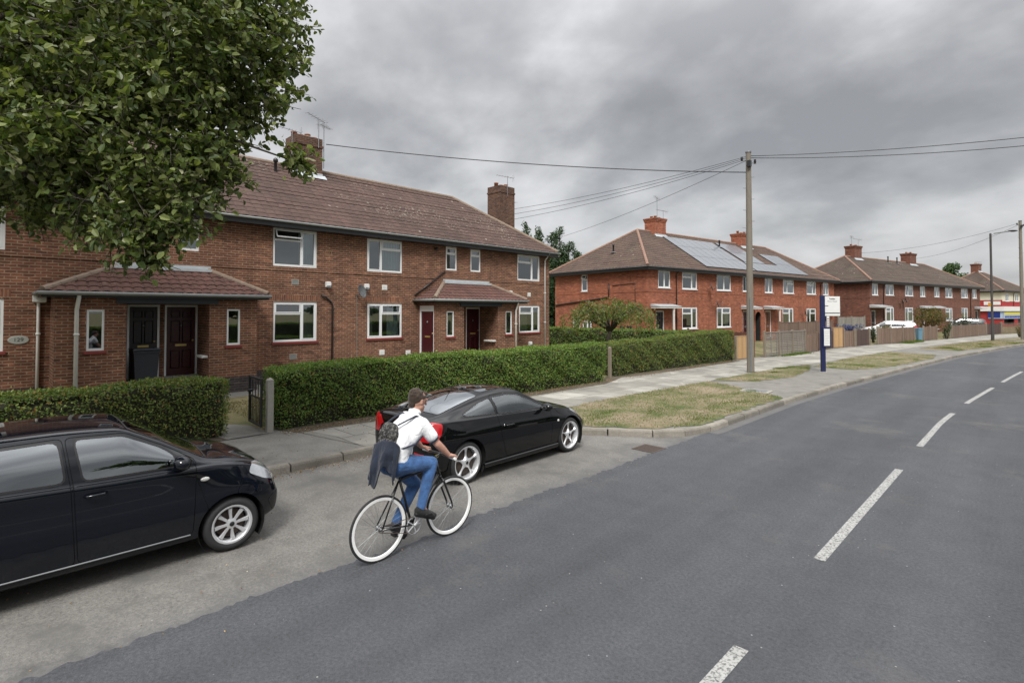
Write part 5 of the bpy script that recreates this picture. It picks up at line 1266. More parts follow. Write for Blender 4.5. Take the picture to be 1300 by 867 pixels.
wire('overhead wire from the pole top to the end chimney, lowest of three', (-21.0, 20.95, 7.75), (-8.4, 21.9, 8.78), .2, .010)
wire('overhead wire from the pole top down to the conifers between the terraces', (-27.4, 30.5, 7.9), (-8.4, 21.95, 8.75), .3, .010)
wire('overhead wire from the pole to the right, upper of two', (-8.2, 21.95, 8.9), (6.6, 29.4, 9.25), .35, .014)
wire('overhead wire from the pole to the right, lower of two', (-8.2, 21.95, 8.82), (6.6, 29.4, 8.95), .45, .014)
M_ = Matrix.Rotation(PI / 2 - R(13), 3, 'Z')
cw = Vector((-11.9, 62.1, .65)) + M_ @ Vector((7.0, 3.9, 8.5)); wire('faint overhead wire from the far pole to the first chimney of the dark brick terrace', cw, (P2[0], P2[1], 10.4), .5, .012)
cw = Vector((-11.9, 62.1, .65)) + M_ @ Vector((20.9, 3.9, 8.6)); wire('faint overhead wire from the far pole to the second chimney of the dark brick terrace', cw, (P2[0], P2[1], 10.3), .5, .012)
# lamp column
lx, ly = px_at(1259.3, 44.2)
t = thing('street_lamp', 'dark street lamp column with long arm and a small yellow plate', 'street lamp', (lx, ly, .1)); hl_ = 9.0
mb = MB(); mb.lathe([(0, -.1), (.115, -.1), (.115, 1.6), (.085, 1.75), (.075, hl_), (0, hl_ + .05)], (0, 0, 0), (0, 0, 1), 14); auto(mb.build('column', plain('lamp_column', (.05, .045, .042), .6, .3, 4.), t))
mb = MB(); d = Vector((.72, .69, 0)); mb.sweep([(0, 0, hl_ - .15), Vector((0, 0, hl_ + .02)) + d * .25, Vector((0, 0, hl_ + .20)) + d * 1.55], .055, 8); mb.build('arm', M['steel'], t)
mb = MB(); c = Vector((0, 0, hl_ + .24)) + d * 1.85; mb.ell(c, (.16, .42, .07), 14, 8, 0, Matrix.Rotation(R(-46), 3, 'Z')); la = mb.build('lantern', M['black'], t, True)
mb = MB(); mb.ell(c - Vector((0, 0, .05)), (.11, .26, .05), 12, 6, 0, Matrix.Rotation(R(-46), 3, 'Z')); mb.build('lens', M['dishgrey'], la, True)
mb = MB(); mb.cbox((-.2, -.12, 2.92), (.14, -.09, 3.2), .01, 0, lambda x, y, z: (x * .7071 + -y * .7071 * -1, x * .7071 + y * .7071, z)); mb.build('yellow_plate', plain('yellow_plate', (.75, .38, .03), .5), t)
# bus stop
t = thing('bus_stop', 'blue bus stop pole with white flag and timetable case on the pavement', 'bus stop', (-6.31, 24.32, .1), R(45))
M['bsblue'] = plain('bus_stop_blue', (.013, .020, .070), .4, .1, 3.)
mb = MB(); mb.cbox((-.085, -.045, -.05), (.085, .045, 3.15), .012); mb.build('pole', M['bsblue'], t)
mb = MB(); mb.cbox((-.13, -.09, -.02), (.13, .09, .03), .01); mb.build('base_plate', M['concrete'], t)
mb = MB(); mb.cbox((.087, -.022, 2.30), (.71, .022, 3.10), .008); fl = mb.build('flag', M['whitep'], t)
for s in (1,):
    text('Tedder', .085, M['black'], fl, (.39, -.0235, 3.0), (PI / 2, 0, 0), 'stop_name', bold=.002); text('Moor Road', .085, plain('grey_ink', (.25, .25, .25), .6), fl, (.39, -.0235, 2.90), (PI / 2, 0, 0), 'road_name')
q = MB(); q.box((.10, -.025, 2.40), (.70, -.0225, 2.435)); q.box((.10, -.025, 2.70), (.23, -.0225, 2.725)); q.build('flag_line', M['black'], fl)
mb = MB(); mb.box((.17, -.012, 1.86), (.27, .012, 2.295)); rp = mb.build('route_strip', M['whitep'], t)
q = MB(); [q.box((.18, -.0145, 1.90 + k * .09), (.255, -.0125, 1.93 + k * .09)) for k in range(4)]; q.build('route_marks', plain('brown_ink', (.12, .07, .05), .6), rp)
mb = MB(); mb.cbox((-.05, -.09, 1.03), (.28, -.046, 1.85), .012); tc = mb.build('timetable_case', M['bsblue'], t)
mb = MB(); mb.box((.0, -.094, 1.09), (.235, -.0905, 1.78)); tt = mb.build('timetable', M['whitep'], tc)
q = MB()
for k in range(9): q.box((.02, -.0965, 1.14 + k * .068), (.215 if k % 3 else .16, -.0945, 1.152 + k * .068))
q.build('print_lines', plain('grey_print', (.45, .46, .48), .6), tt)
# ------------------------------------------------------------------ cars
def pchip(xs, ys, x):
    xs = np.array(xs, float); ys = np.array(ys, float); h = np.diff(xs); d = np.diff(ys) / h; m = np.zeros_like(ys)
    for i in range(1, len(xs) - 1):
        if d[i - 1] * d[i] > 0: w1 = 2 * h[i] + h[i - 1]; w2 = h[i] + 2 * h[i - 1]; m[i] = (w1 + w2) / (w1 / d[i - 1] + w2 / d[i])
    m[0] = d[0]; m[-1] = d[-1]
    i = np.clip(np.searchsorted(xs, x) - 1, 0, len(h) - 1); t = (x - xs[i]) / h[i]
    return (2 * t**3 - 3 * t**2 + 1) * ys[i] + (t**3 - 2 * t**2 + t) * h[i] * m[i] + (-2 * t**3 + 3 * t**2) * ys[i + 1] + (t**3 - t**2) * h[i] * m[i + 1]
def catmull(P, n):
    P = np.array(P); out = []
    Q = np.vstack([2 * P[0] - P[1], P, 2 * P[-1] - P[-2]])
    for i in range(1, len(Q) - 2):
        a, b, c, d = Q[i - 1:i + 3]; k = n[i - 1]
        for t in np.arange(k) / k: out.append(.5 * (2 * b + (c - a) * t + (2 * a - 5 * b + 4 * c - d) * t**2 + (3 * b - 3 * c + d - a) * t**3))
    out.append(P[-1]); return np.array(out)
def car_shell(rows, crease=.0, nst=110):
    rows = sorted(rows); xs = [r[0] for r in rows]; cols = np.array(rows).T[1:]
    u = np.linspace(0, 1, nst); X = xs[0] + (xs[-1] - xs[0]) * (.62 * u + .38 * (1 - np.cos(PI * u)) / 2)
    S = [pchip(xs, c, X) for c in cols]; secs = []
    for i, x in enumerate(X):
        zb, ys, yw, zsh, ysh, zr, yr, zt = [s[i] for s in S]; hgt = zsh - zb
        lo = catmull([(0, zb), (ys * .8, zb), (ys, zb + .05), (ys + (yw - ys) * .55, zb + hgt * .16), (yw, zb + hgt * .5), (yw - .012, zb + hgt * .74), (ysh + .012, zsh - .03), (ysh, zsh)], [2, 3, 3, 6, 5, 4, 2])
        gap = zr - zsh
        up = catmull([(ysh, zsh), (ysh - .018, zsh + min(.012, gap * .2)), (ysh + (yr - ysh) * .5 + .02 * min(1, gap / .2), zsh + gap * .52), (yr + .01, zr - .02 * min(1, gap / .2)), (yr - .05, zr + (zt - zr) * .42), (yr * .5, zr + (zt - zr) * .86), (0, zt)], [2, 6, 6, 4, 4, 5])
        secs.append(np.vstack([lo[:-1], up]))
    bm = bmesh.new(); R_ = []
    for x, s in zip(X, secs):
        right = [bm.verts.new((x, -y, z)) for y, z in s]; left = [right[0]] + [bm.verts.new((x, y, z)) for y, z in s[1:-1]] + [right[-1]]
        R_.append(right + left[1:-1][::-1])
    n = len(R_[0])
    for a, b in zip(R_, R_[1:]):
        for k in range(n): bm.faces.new((a[k], a[(k + 1) % n], b[(k + 1) % n], b[k]))
    for ring in (R_[0], R_[-1]):
        h = n // 2
        for k in range(h):
            q = [ring[k], ring[k + 1], ring[(n - k - 1) % n], ring[(n - k) % n]]; q = list(dict.fromkeys(q))
            if len(q) > 2: bm.faces.new(q)
    bmesh.ops.recalc_face_normals(bm, faces=bm.faces[:])
    for f in bm.faces: f.smooth = True
    return bm
def knife(bm, poly, side):
    """cut a polygon outline into the shell. side: 'R' (y<0) 'L' polygon in (x,z); 'T' polygon in (x,y); 'F'/'B' polygon in (y,z)"""
    def uv(c): return (c.x, c.z) if side in 'RL' else ((c.x, c.y) if side == 'T' else (c.y, c.z))
    def ok(f):
        n = f.normal; c = f.calc_center_median()
        return {'R': c.y < -.05 and n.y < -.02, 'L': c.y > .05 and n.y > .02, 'T': n.z > .12, 'F': n.x > .05, 'B': n.x < -.05}[side]
    bm.normal_update()
    L0 = (min(p[0] for p in poly) - .01, min(p[1] for p in poly) - .01); L1 = (max(p[0] for p in poly) + .01, max(p[1] for p in poly) + .01)
    def near(f):
        q = [uv(v.co) for v in f.verts]
        return not (max(p[0] for p in q) < L0[0] or min(p[0] for p in q) > L1[0] or max(p[1] for p in q) < L0[1] or min(p[1] for p in q) > L1[1])
    cand = {f for f in bm.faces if near(f) and ok(f)}
    for i in range(len(poly)):
        a, b = Vector(poly[i]), Vector(poly[(i + 1) % len(poly)]); d = b - a
        if d.length < 1e-6: continue
        nn = Vector((-d.y, d.x)).normalized()
        if side in 'RL': co, no = Vector((a.x, 0, a.y)), Vector((nn.x, 0, nn.y))
        elif side == 'T': co, no = Vector((a.x, a.y, 0)), Vector((nn.x, nn.y, 0))
        else: co, no = Vector((0, a.x, a.y)), Vector((0, nn.x, nn.y))
        lo = (min(a.x, b.x) - .004, min(a.y, b.y) - .004); hi = (max(a.x, b.x) + .004, max(a.y, b.y) + .004); fs = []
        for f in cand:
            q = [uv(v.co) for v in f.verts]
            if max(p[0] for p in q) < lo[0] or min(p[0] for p in q) > hi[0] or max(p[1] for p in q) < lo[1] or min(p[1] for p in q) > hi[1]: continue
            fs.append(f)
        es = {e for f in fs for e in f.edges}; vs = {v for f in fs for v in f.verts}
        r_ = bmesh.ops.bisect_plane(bm, geom=list(vs) + list(es) + fs, dist=1e-5, plane_co=co, plane_no=no)
        cand.update(f for f in r_['geom'] if isinstance(f, bmesh.types.BMFace))
    bm.normal_update()
    return [f for f in cand if f.is_valid and ok(f) and in_poly(*uv(f.calc_center_median()), poly)]
def shrink(poly, d):
    n = len(poly); out = []; A = sum(poly[i][0] * poly[(i + 1) % n][1] - poly[(i + 1) % n][0] * poly[i][1] for i in range(n)); sg = 1 if A > 0 else -1
    for i in range(n):
        p0, p, p1 = Vector(poly[i - 1]), Vector(poly[i]), Vector(poly[(i + 1) % n]); a = (p - p0).normalized(); b = (p1 - p).normalized()
        na = Vector((-a.y, a.x)) * sg; nb = Vector((-b.y, b.x)) * sg; m = (na + nb); m = m / max(.35, m.length_squared) * 2 if m.length > .01 else na
        out.append(tuple(p + m * d))
    return out
def rounded(poly, r=.03, k=3):
    out = []; n = len(poly)
    for i in range(n):
        p0, p, p1 = Vector(poly[i - 1]), Vector(poly[i]), Vector(poly[(i + 1) % n]); a = (p0 - p); b = (p1 - p); q = min(r, a.length * .45, b.length * .45); A = p + a.normalized() * q; B = p + b.normalized() * q
        for j in range(k + 1): t = j / k; out.append(tuple(A * (1 - t)**2 + p * 2 * t * (1 - t) + B * t * t))
    return out
def take(bm, faces, nrm):
    """move faces out of the shell into a piece (verts, faces, normals)"""
    vs = {}; V = []; N = []; F = []
    for f in faces:
        ids = []
        for v in f.verts:
            if v not in vs: vs[v] = len(V); V.append(v.co.copy()); N.append(nrm[v])
            ids.append(vs[v])
        F.append(ids)
    bmesh.ops.delete(bm, geom=list(faces), context='FACES_ONLY'); return V, F, N
def piece(pc, name, mat, par, off=0., mi=None):
    V, F, N = pc; me = bpy.data.meshes.new(name); me.from_pydata([v + n * off for v, n in zip(V, N)], [], F)
    for m in (mat if isinstance(mat, list) else [mat]): me.materials.append(m)
    me.polygons.foreach_set('use_smooth', [True] * len(F))
    if mi: me.polygons.foreach_set('material_index', mi)
    me.update(); me.normals_split_custom_set_from_vertices([tuple(n) for n in N]); return link(name, me, par)
M['paintblk'] = plain('black_car_paint', (.0035, .0037, .0045), .5, coat=1., spec=.0)
M['paintnavy'] = plain('blueblack_car_paint', (.0042, .0054, .0088), .5, coat=1., spec=.0)
M['paintwhite'] = plain('white_car_paint', (.75, .76, .77), .35, coat=1.)
M['paintgrey'] = plain('grey_car_paint', (.05, .058, .065), .4, coat=.6)
M['seam'] = plain('seam_black', (.003, .003, .003), .7)
M['trim'] = plain('trim_black', (.012, .012, .013), .5, .1, 8.)
M['cglass'] = glass_mat('car_glass', (.42, .50, .50), .07, 1.5, 1.5)
M['cglassr'] = glass_mat('rear_car_glass', (.35, .40, .40), .30, 1.55, 2.0)
M['cglassd'] = glass_mat('dark_car_glass', (.20, .24, .25), .16, 1.55, 1.8)
M['alloy'] = plain('alloy', (.68, .69, .71), .35, .06, 10., metal=.6)
M['lampred'] = plain('red_lamp', (.42, .008, .012), .12, .25, 30., coat=1.)
M['lampclear'] = plain('clear_lamp', (.55, .57, .60), .12, .3, 20., metal=.6, coat=1.)
M['seat'] = plain('seat_fabric', (.022, .022, .024), .9, .2, 30.)
M['chrome'] = plain('chrome', (.75, .75, .76), .12, metal=1.)
M['amber'] = plain('amber_lens', (.55, .55, .52), .2, coat=1.)
def wheel(par, c, r, rw, spokes, style, side, rim=.66):
    """side -1: outer face towards -y"""
    w = bpy.data.objects.new('wheel', None); col.objects.link(w); w.parent = par; w.location = c; s = side; R_ = r * rim
    mb = MB(); hw = rw / 2
    prof = [(R_ - .012, -hw + .02), (R_ + .01, -hw + .004), (R_ + (r - R_) * .45, -hw - .006), (r - .025, -hw + .008), (r - .006, -hw + .03), (r, -hw + .05), (r, -.032), (r - .006, -.028), (r - .006, -.02), (r, -.016), (r, .016), (r - .006, .02), (r - .006, .028), (r, .032), (r, hw - .05), (r - .006, hw - .03), (r - .025, hw - .008), (R_ + (r - R_) * .45, hw + .006), (R_ + .01, hw - .004), (R_ - .012, hw - .02)]
    mb.lathe(prof, (0, 0, 0), (0, 1, 0), 48); mb.build('tyre', M['rubber'], w, True)
    mb = MB(); o = s * (hw - .012)
    mb.lathe([(R_ - .002, o), (R_ + .006, o + s * .008), (R_ - .012, o + s * .006), (R_ - .026, o - s * .012), (R_ - .03, o - s * .10)], (0, 0, 0), (0, 1, 0), 48)
    if style == 'star':      # five broad flared spokes
        for k in range(spokes):
            a = 2 * PI * k / spokes + .31
            for j in range(8):
                f0, f1 = j / 8, (j + 1) / 8; P = []
                for f in (f0, f1):
                    rr = .045 + (R_ - .06) * f; wd = .024 - .012 * math.sin(PI * min(1, f * 1.05)) + .030 * max(0, f - .72) / .28 + .022 * max(0, .3 - f) / .3; dz = o - s * (.012 + .018 * math.sin(PI * f))
                    e = Vector((math.cos(a), 0, math.sin(a))); t = Vector((-math.sin(a), 0, math.cos(a))); P.append((e * rr - t * wd + Vector((0, dz - s * .02, 0)), e * rr - t * wd * .45 + Vector((0, dz, 0)), e * rr + t * wd * .45 + Vector((0, dz, 0)), e * rr + t * wd + Vector((0, dz - s * .02, 0))))
                for q in range(3): mb.poly([P[0][q], P[0][q + 1], P[1][q + 1], P[1][q]])
    else:
        for k in range(spokes):
            a = 2 * PI * k / spokes + .1; e = Vector((math.cos(a), 0, math.sin(a))); t = Vector((-math.sin(a), 0, math.cos(a)))
            P = []
            for rr, wd, dz in ((.035, .013, .012), (R_ * .5, .016, .016), (R_ - .03, .025, .010)):
                y = o - s * dz; P.append((e * rr - t * wd + Vector((0, y - s * .018, 0)), e * rr - t * wd * .7 + Vector((0, y, 0)), e * rr + t * wd * .7 + Vector((0, y, 0)), e * rr + t * wd + Vector((0, y - s * .018, 0))))
            for A, B in zip(P, P[1:]):
                for q in range(3): mb.poly([A[q], A[q + 1], B[q + 1], B[q]])
    mb.lathe([(.001, o - s * .006), (.03, o - s * .006), (.052, o - s * .014), (.056, o - s * .04)], (0, 0, 0), (0, 1, 0), 20)
    ri = mb.build('rim', M['alloy'], w); auto(ri, 40)
    mb = MB(); mb.lathe([(.001, o + s * .0), (.022, o + s * .0), (.026, o - s * .005)], (0, 0, 0), (0, 1, 0), 16); mb.build('hub_cap', M['trim'], ri, True)
    mb = MB(); mb.lathe([(.001, o - s * .075), (R_ - .05, o - s * .075), (R_ - .05, o - s * .085)], (0, 0, 0), (0, 1, 0), 28); mb.build('brake_disc', M['iron'], w, True)
    mb = MB(); mb.lathe([(.001, o - s * .105), (R_ - .004, o - s * .105)], (0, 0, 0), (0, 1, 0), 28); mb.build('wheel_back', M['seam'], w)
    return w
def arc(cx, cz, r, n=28, a0=-.35, a1=PI + .35):
    return [(cx + r * math.cos(a0 + (a1 - a0) * k / n), cz + r * math.sin(a0 + (a1 - a0) * k / n)) for k in range(n + 1)]
def make_car(spec):
    t = thing(spec['name'], spec['label'], 'car', spec['loc'], spec['rz'], spec.get('group')); paint = M[spec['paint']]; bm = car_shell(spec['rows'], nst=spec.get('nst', 110))
    fw, rwx, wr, ar, hwid = spec['fw'], spec['rw'], spec['wr'], spec['ar'], spec['hw']
    jobs = []
    full = spec.get('full', True)
    seamf = []
    # wheel arches
    for x in (fw, rwx):
        for sd in 'RL':
            P = arc(x, wr, ar) ; P = P + [(P[-1][0], 0.), (P[0][0], 0.)]
            fs = knife(bm, P, sd); bmesh.ops.delete(bm, geom=fs, context='FACES_ONLY')
    cuts = []
    for nm, P, sd, mat, parent in spec['cuts']:
        for s_ in ('RL' if sd == 'S' else sd):
            if 'glass' in mat: cuts.append(('window_seal', shrink(P, -.017), s_, 'trim', parent))
            cuts.append((nm, P, s_, mat, parent))
    layer = bm.faces.layers.int.new('job'); 
    for k, (nm, P, s_, mat, parent) in enumerate(cuts):
        for f in knife(bm, P, s_): 
            f[layer] = k + 1
    bm.normal_update(); nrm = {v: v.normal.copy() for v in bm.verts}; made = {}
    pcs = {}
    for k, (nm, P, s_, mat, parent) in enumerate(cuts):
        fs = [f for f in bm.faces if f[layer] == k + 1]
        if fs: pcs[k] = take(bm, fs, nrm)
    V, F, N = take(bm, bm.faces[:], nrm); body = piece((V, F, N), 'body', paint, t)
    for k, (nm, P, s_, mat, parent) in enumerate(cuts):
        if k not in pcs: continue
        par = made.get((parent, s_)) or made.get((parent, 'R')) if parent else None
        if nm == 'seam': piece(pcs[k], 'panel_gap', M['seam'], made.get(('body', ''), body), -.006); continue
        o = piece(pcs[k], nm, paint if mat == 'paint' else M[mat], par or t, .0 if mat in ('paint', 'cglass', 'cglassd') else .003); made[(nm, s_)] = o
        if spec.get('seal') and mat in ('cglass', 'cglassd') and s_ in 'RLT':
            pass
    # wheels and arch liners
    rimst = spec['rim']
    for x in (fw, rwx):
        for s in (-1, 1):
            wheel(t, (x, s * (hwid - spec['ww'] / 2 - .022), wr), wr, spec['ww'], rimst[0], rimst[1], s, rimst[2])
    for x in (fw, rwx):
        for s in (-1, 1):
            mb = MB(); A = arc(x, wr, ar - .002, 20, -.6, PI + .6); 
            for (a, b), (c, d) in zip(A, A[1:]): mb.poly([(a, s * (hwid - .015), b), (c, s * (hwid - .015), d), (c, s * (hwid - .36), d), (a, s * (hwid - .36), b)])
            mb.poly([(p[0], s * (hwid - .36), p[1]) for p in A]); mb.build('arch_liner', M['seam'], t, False)
    if full: cabin(t, spec['cab'])
    return t, body, made
def cabin(t, c):
    sh = c.get('sh', 1.)
    x0, x1, zf, zs, w = c['x0'], c['x1'], c['zf'], c['zs'], c['w']; mb = MB()
    mb.box((x0, -w, zf), (x1, w, zf + .03)); mb.box((x1, -w, zf), (x1 + .03, w, c['dash'])); mb.cbox((x1 - .30, -w, c['dash'] - .2), (x1 + .02, w, c['dash']), .05); mb.box((x0 - .03, -w, zf), (x0, w, c['back']))
    for s in (-1, 1): mb.box((x0, s * w - .01, zf), (x1, s * w + .01, zs))
    if c.get('shelf'): mb.box((c['shelf'], -w, c['back'] - .02), (x0, w, c['back']))
    mb.build('cabin', M['seat'], t)
    for x in c['seats']:
        for s in (-1, 1):
            mb = MB(); y = s * .34
            mb.cap((x + .02, y, zf + .25), (x + .42, y, zf + .28), .09, .09, 10); mb.cap((x - .01, y - .1, zf + .3), (x - .17, y - .1, zf + .78 * sh), .10, .085, 10); mb.cap((x - .01, y + .1, zf + .3), (x - .17, y + .1, zf + .78 * sh), .10, .085, 10)
            mb.cap((x - .17, y - .08, zf + .93 * sh), (x - .17, y + .08, zf + .93 * sh), .07, .07, 10); mb.sweep([(x - .17, y, zf + .76 * sh), (x - .17, y, zf + .9 * sh)], .02, 6); mb.build('car_seat', M['seat'], t, True)
    mb = MB(); n = 24; ax = Vector((-.85, 0, .5)).normalized(); cc = Vector((c['sw'][0], -.34, c['sw'][1])); a = Vector((0, 1, 0)); b = ax.cross(a)
    mb.sweep([cc + (a * math.cos(2 * PI * k / n) + b * math.sin(2 * PI * k / n)) * .18 for k in range(n + 1)], .016, 8); mb.sweep([cc - a * .18, cc, cc + a * .18], .02, 6); mb.sweep([cc, cc - b * .18], .02, 6); mb.ell(cc, (.05, .06, .06), 10, 6); mb.sweep([cc, cc - ax * .3], .03, 6); mb.build('steering_wheel', M['trim'], t, True)
def mirror(t, p, s, mat, sz=(.09, .115, .075)):
    mb = MB(); p = Vector(p); mb.ell(p + Vector((0, s * .12, .03)), sz, 16, 10); mb.cap(p, p + Vector((0, s * .1, .01)), .03, .035, 8); o = mb.build('door_mirror', mat, t, True)
    q = MB(); q.lathe([(.001, 0), (.8, 0)], (0, 0, 0), (1, 0, 0), 16); 
    q.v = [(p.x - sz[0] * .72 - .02, p.y + s * .12 + y * sz[1] * .7, p.z + .03 + z * sz[2] * .7) for x, y, z in q.v]; q.build('mirror_glass', M['chrome'], o)
def handle(t, x, z, y, L=.16):
    mb = MB(); mb.sweep([(x - L / 2, y + .012, z), (x - L / 2 + .02, y - .03, z), (x + L / 2 - .02, y - .034, z + .004), (x + L / 2, y + .012, z + .004)], [.012, .014, .014, .012], 8); return mb.build('handle', t[1], t[0], True)
def gap(P, d=.0065): return P   # outline of an opening panel
# --- the hatchback
HROWS = [(-1.78, .42, .58, .62, .78, .58, .92, .54, .96), (-1.755, .32, .68, .735, .93, .69, 1.08, .585, 1.13), (-1.68, .26, .74, .79, 1.02, .745, 1.27, .60, 1.325), (-1.48, .22, .77, .815, 1.055, .775, 1.375, .605, 1.435), (-1.0, .20, .785, .822, 1.035, .795, 1.415, .61, 1.475),
         (-.3, .19, .785, .822, 1.005, .795, 1.435, .62, 1.49), (.2, .19, .785, .822, .985, .792, 1.415, .63, 1.468), (.5, .19, .785, .822, .978, .79, 1.285, .655, 1.34), (.78, .19, .785, .822, .97, .785, 1.12, .69, 1.17), (1.0, .19, .78, .82, .962, .775, 1.0, .705, 1.045),
         (1.22, .19, .77, .815, .93, .755, .955, .67, 1.0), (1.45, .20, .735, .79, .865, .715, .885, .61, .93), (1.62, .215, .67, .735, .76, .655, .79, .54, .82), (1.73, .25, .56, .64, .63, .55, .67, .44, .695), (1.775, .30, .44, .52, .54, .44, .58, .36, .60), (1.79, .34, .36, .42, .50, .36, .53, .3, .545)]
wfr = rounded([(-.06, 1.035), (-.125, 1.395), (.24, 1.375), (.55, 1.215), (.665, 1.12), (.66, 1.02)], .05)
wre = rounded([(-.20, 1.045), (-.25, 1.395), (-.95, 1.375), (-1.14, 1.28), (-1.02, 1.075)], .06)
dfr = rounded([(-.10, .30), (-.14, 1.0), (-.20, 1.425), (.26, 1.405), (.60, 1.22), (.86, 1.045), (.85, .80), (.83, .30)], .05)
dre = rounded([(-.115, .30), (-.155, 1.0), (-.215, 1.425), (-.98, 1.405), (-1.22, 1.27), (-1.06, .92), (-.84, .68), (-.72, .40), (-.70, .30)], .05)
HCUT = [('seam', dfr, 'S', '', None), ('door', shrink(dfr, .006), 'S', 'paint', None), ('door_window', wfr, 'S', 'cglassd', 'door'), ('seam', rounded([(.69, 1.02), (.70, 1.10), (.84, 1.04), (.84, 1.005)], .02), 'S', '', None)]
HCUT_R = [('seam', dre, 'S', '', None), ('rear_door', shrink(dre, .006), 'S', 'paint', None), ('rear_window', wre, 'S', 'cglassd', 'rear_door')]
HTOP = [('windscreen', rounded([(.96, -.66), (1.02, 0), (.96, .66), (.30, .575), (.30, -.575)], .07), 'T', 'cglassd', None), ('tailgate_window', rounded([(-1.50, -.54), (-1.50, .54), (-1.70, .57), (-1.70, -.57)], .03), 'T', 'cglassd', None)]
HLAMP = [('headlight', rounded([(1.38, .80), (1.42, .885), (1.60, .86), (1.74, .70), (1.70, .64), (1.55, .70)], .03), 'S', 'lampclear', None), ('rear_lamp', rounded([(-1.60, .78), (-1.56, 1.02), (-1.66, 1.18), (-1.79, 1.15), (-1.79, .78)], .03), 'S', 'lampred', None),
         ('bumper_trim', [(1.70, .24), (1.60, .44), (1.67, .50), (1.80, .50), (1.80, .24)], 'S', 'trim', None), ('seam', [(1.02, .35), (1.02, .36), (.86, .86), (.85, .86)], 'S', '', None)]
def hatch(label, loc, rz, paint, group=None, full=True, nst=110, rim=(8, 'plain', .70), sc=1., name='parked_car'):
    t, body, made = make_car(dict(name=name, label=label, loc=loc, rz=rz, paint=paint, rows=HROWS, fw=1.21, rw=-1.21, wr=.285, ar=.335, hw=.815, ww=.175, rim=rim, cuts=HCUT + HCUT_R + HTOP + HLAMP, group=group, full=full, nst=nst,
        cab=dict(x0=-1.35, x1=.86, zf=.35, zs=.92, w=.66, dash=.98, back=.98, seats=(-.05, -.85), sw=(.42, 1.0))))
    for s in (-1, 1):
        sd = 'R' if s < 0 else 'L'
        mirror(made.get(('door', sd), t), (.70, s * .76, 1.035), s, M[paint])
        if full:
            h = handle((made[('door', sd)], M[paint]), .02, .90, s * .822 if s < 0 else .852); h2_ = handle((made[('rear_door', sd)], M[paint]), -.80, .93, s * .82 if s < 0 else .85)
            mb = MB(); mb.ell((.93, s * .815, .84), (.045, .012, .022), 12, 8); mb.build('side_indicator', M['amber'], t, True)
            mb = MB(); mb.sweep([(-.95, s * .818, .30), (.80, s * .818, .30)], [.007, .007], 6); mb.build('sill_trim', M['steel'], t)
    if full:
        mb = MB(); mb.cbox((1.745, -.26, .40), (1.80, .26, .51), .006); mb.build('number_plate', M['white'], t)
        for s in (-1, 1):
            mb = MB(); mb.sweep([(1.0, s * .02 + .1, 1.03), (.93, s * .28 + .1, 1.055)], .009, 6); mb.build('wiper', M['trim'], t)
        for s in (): mb = MB(); mb.sweep([(-1.3, s * .565, 1.462), (-.3, s * .585, 1.487), (.22, s * .59, 1.462)], .010, 6); mb.build('roof_channel', M['trim'], t)
        mb = MB(); mb.sweep([(-1.15, 0, 1.46), (-1.5, 0, 1.66)], [.008, .004], 6); mb.build('car_aerial', M['trim'], t)
        for s in (-1, 1):   # black seal round the side glass
            pass
    return t
hatch('dark blue black small hatchback parked nearest the camera in the lay-by', (-7.04, .74, 0), PI / 2, 'paintnavy')
# --- the coupe
CROWS = [(-1.93, .42, .50, .56, .74, .52, .82, .46, .86), (-1.91, .34, .62, .68, .90, .64, .945, .56, .975), (-1.82, .27, .72, .795, .965, .735, 1.0, .62, 1.03), (-1.62, .22, .775, .845, .965, .785, 1.025, .63, 1.07), (-1.26, .20, .80, .868, .95, .795, 1.10, .60, 1.165), (-.75, .18, .80, .862, .93, .788, 1.195, .575, 1.262), (-.25, .17, .80, .856, .912, .783, 1.235, .565, 1.30), (.05, .17, .80, .856, .90, .783, 1.21, .57, 1.278),
         (.4, .17, .80, .86, .885, .787, 1.065, .615, 1.13), (.75, .17, .80, .862, .868, .788, .915, .685, .97), (.95, .17, .80, .865, .85, .785, .872, .66, .915), (1.26, .17, .80, .865, .80, .765, .82, .62, .86), (1.6, .18, .74, .825, .69, .70, .72, .54, .765), (1.82, .2, .62, .72, .58, .58, .61, .42, .64), (1.93, .24, .44, .54, .47, .42, .495, .30, .51), (1.955, .28, .32, .4, .43, .3, .45, .2, .46)]
cw_ = rounded([(-.545, .945), (-.545, 1.185), (-.2, 1.195), (.05, 1.165), (.36, 1.04), (.57, .93), (.56, .905)], .04)
cq = rounded([(-.61, .955), (-.61, 1.18), (-.86, 1.135), (-1.26, 1.02), (-1.22, .995)], .03)
cd = rounded([(-.60, .945), (-.585, 1.225), (-.2, 1.225), (.07, 1.195), (.40, 1.055), (.70, .90), (.73, .70), (.70, .25), (-.42, .25), (-.55, .60)], .05)
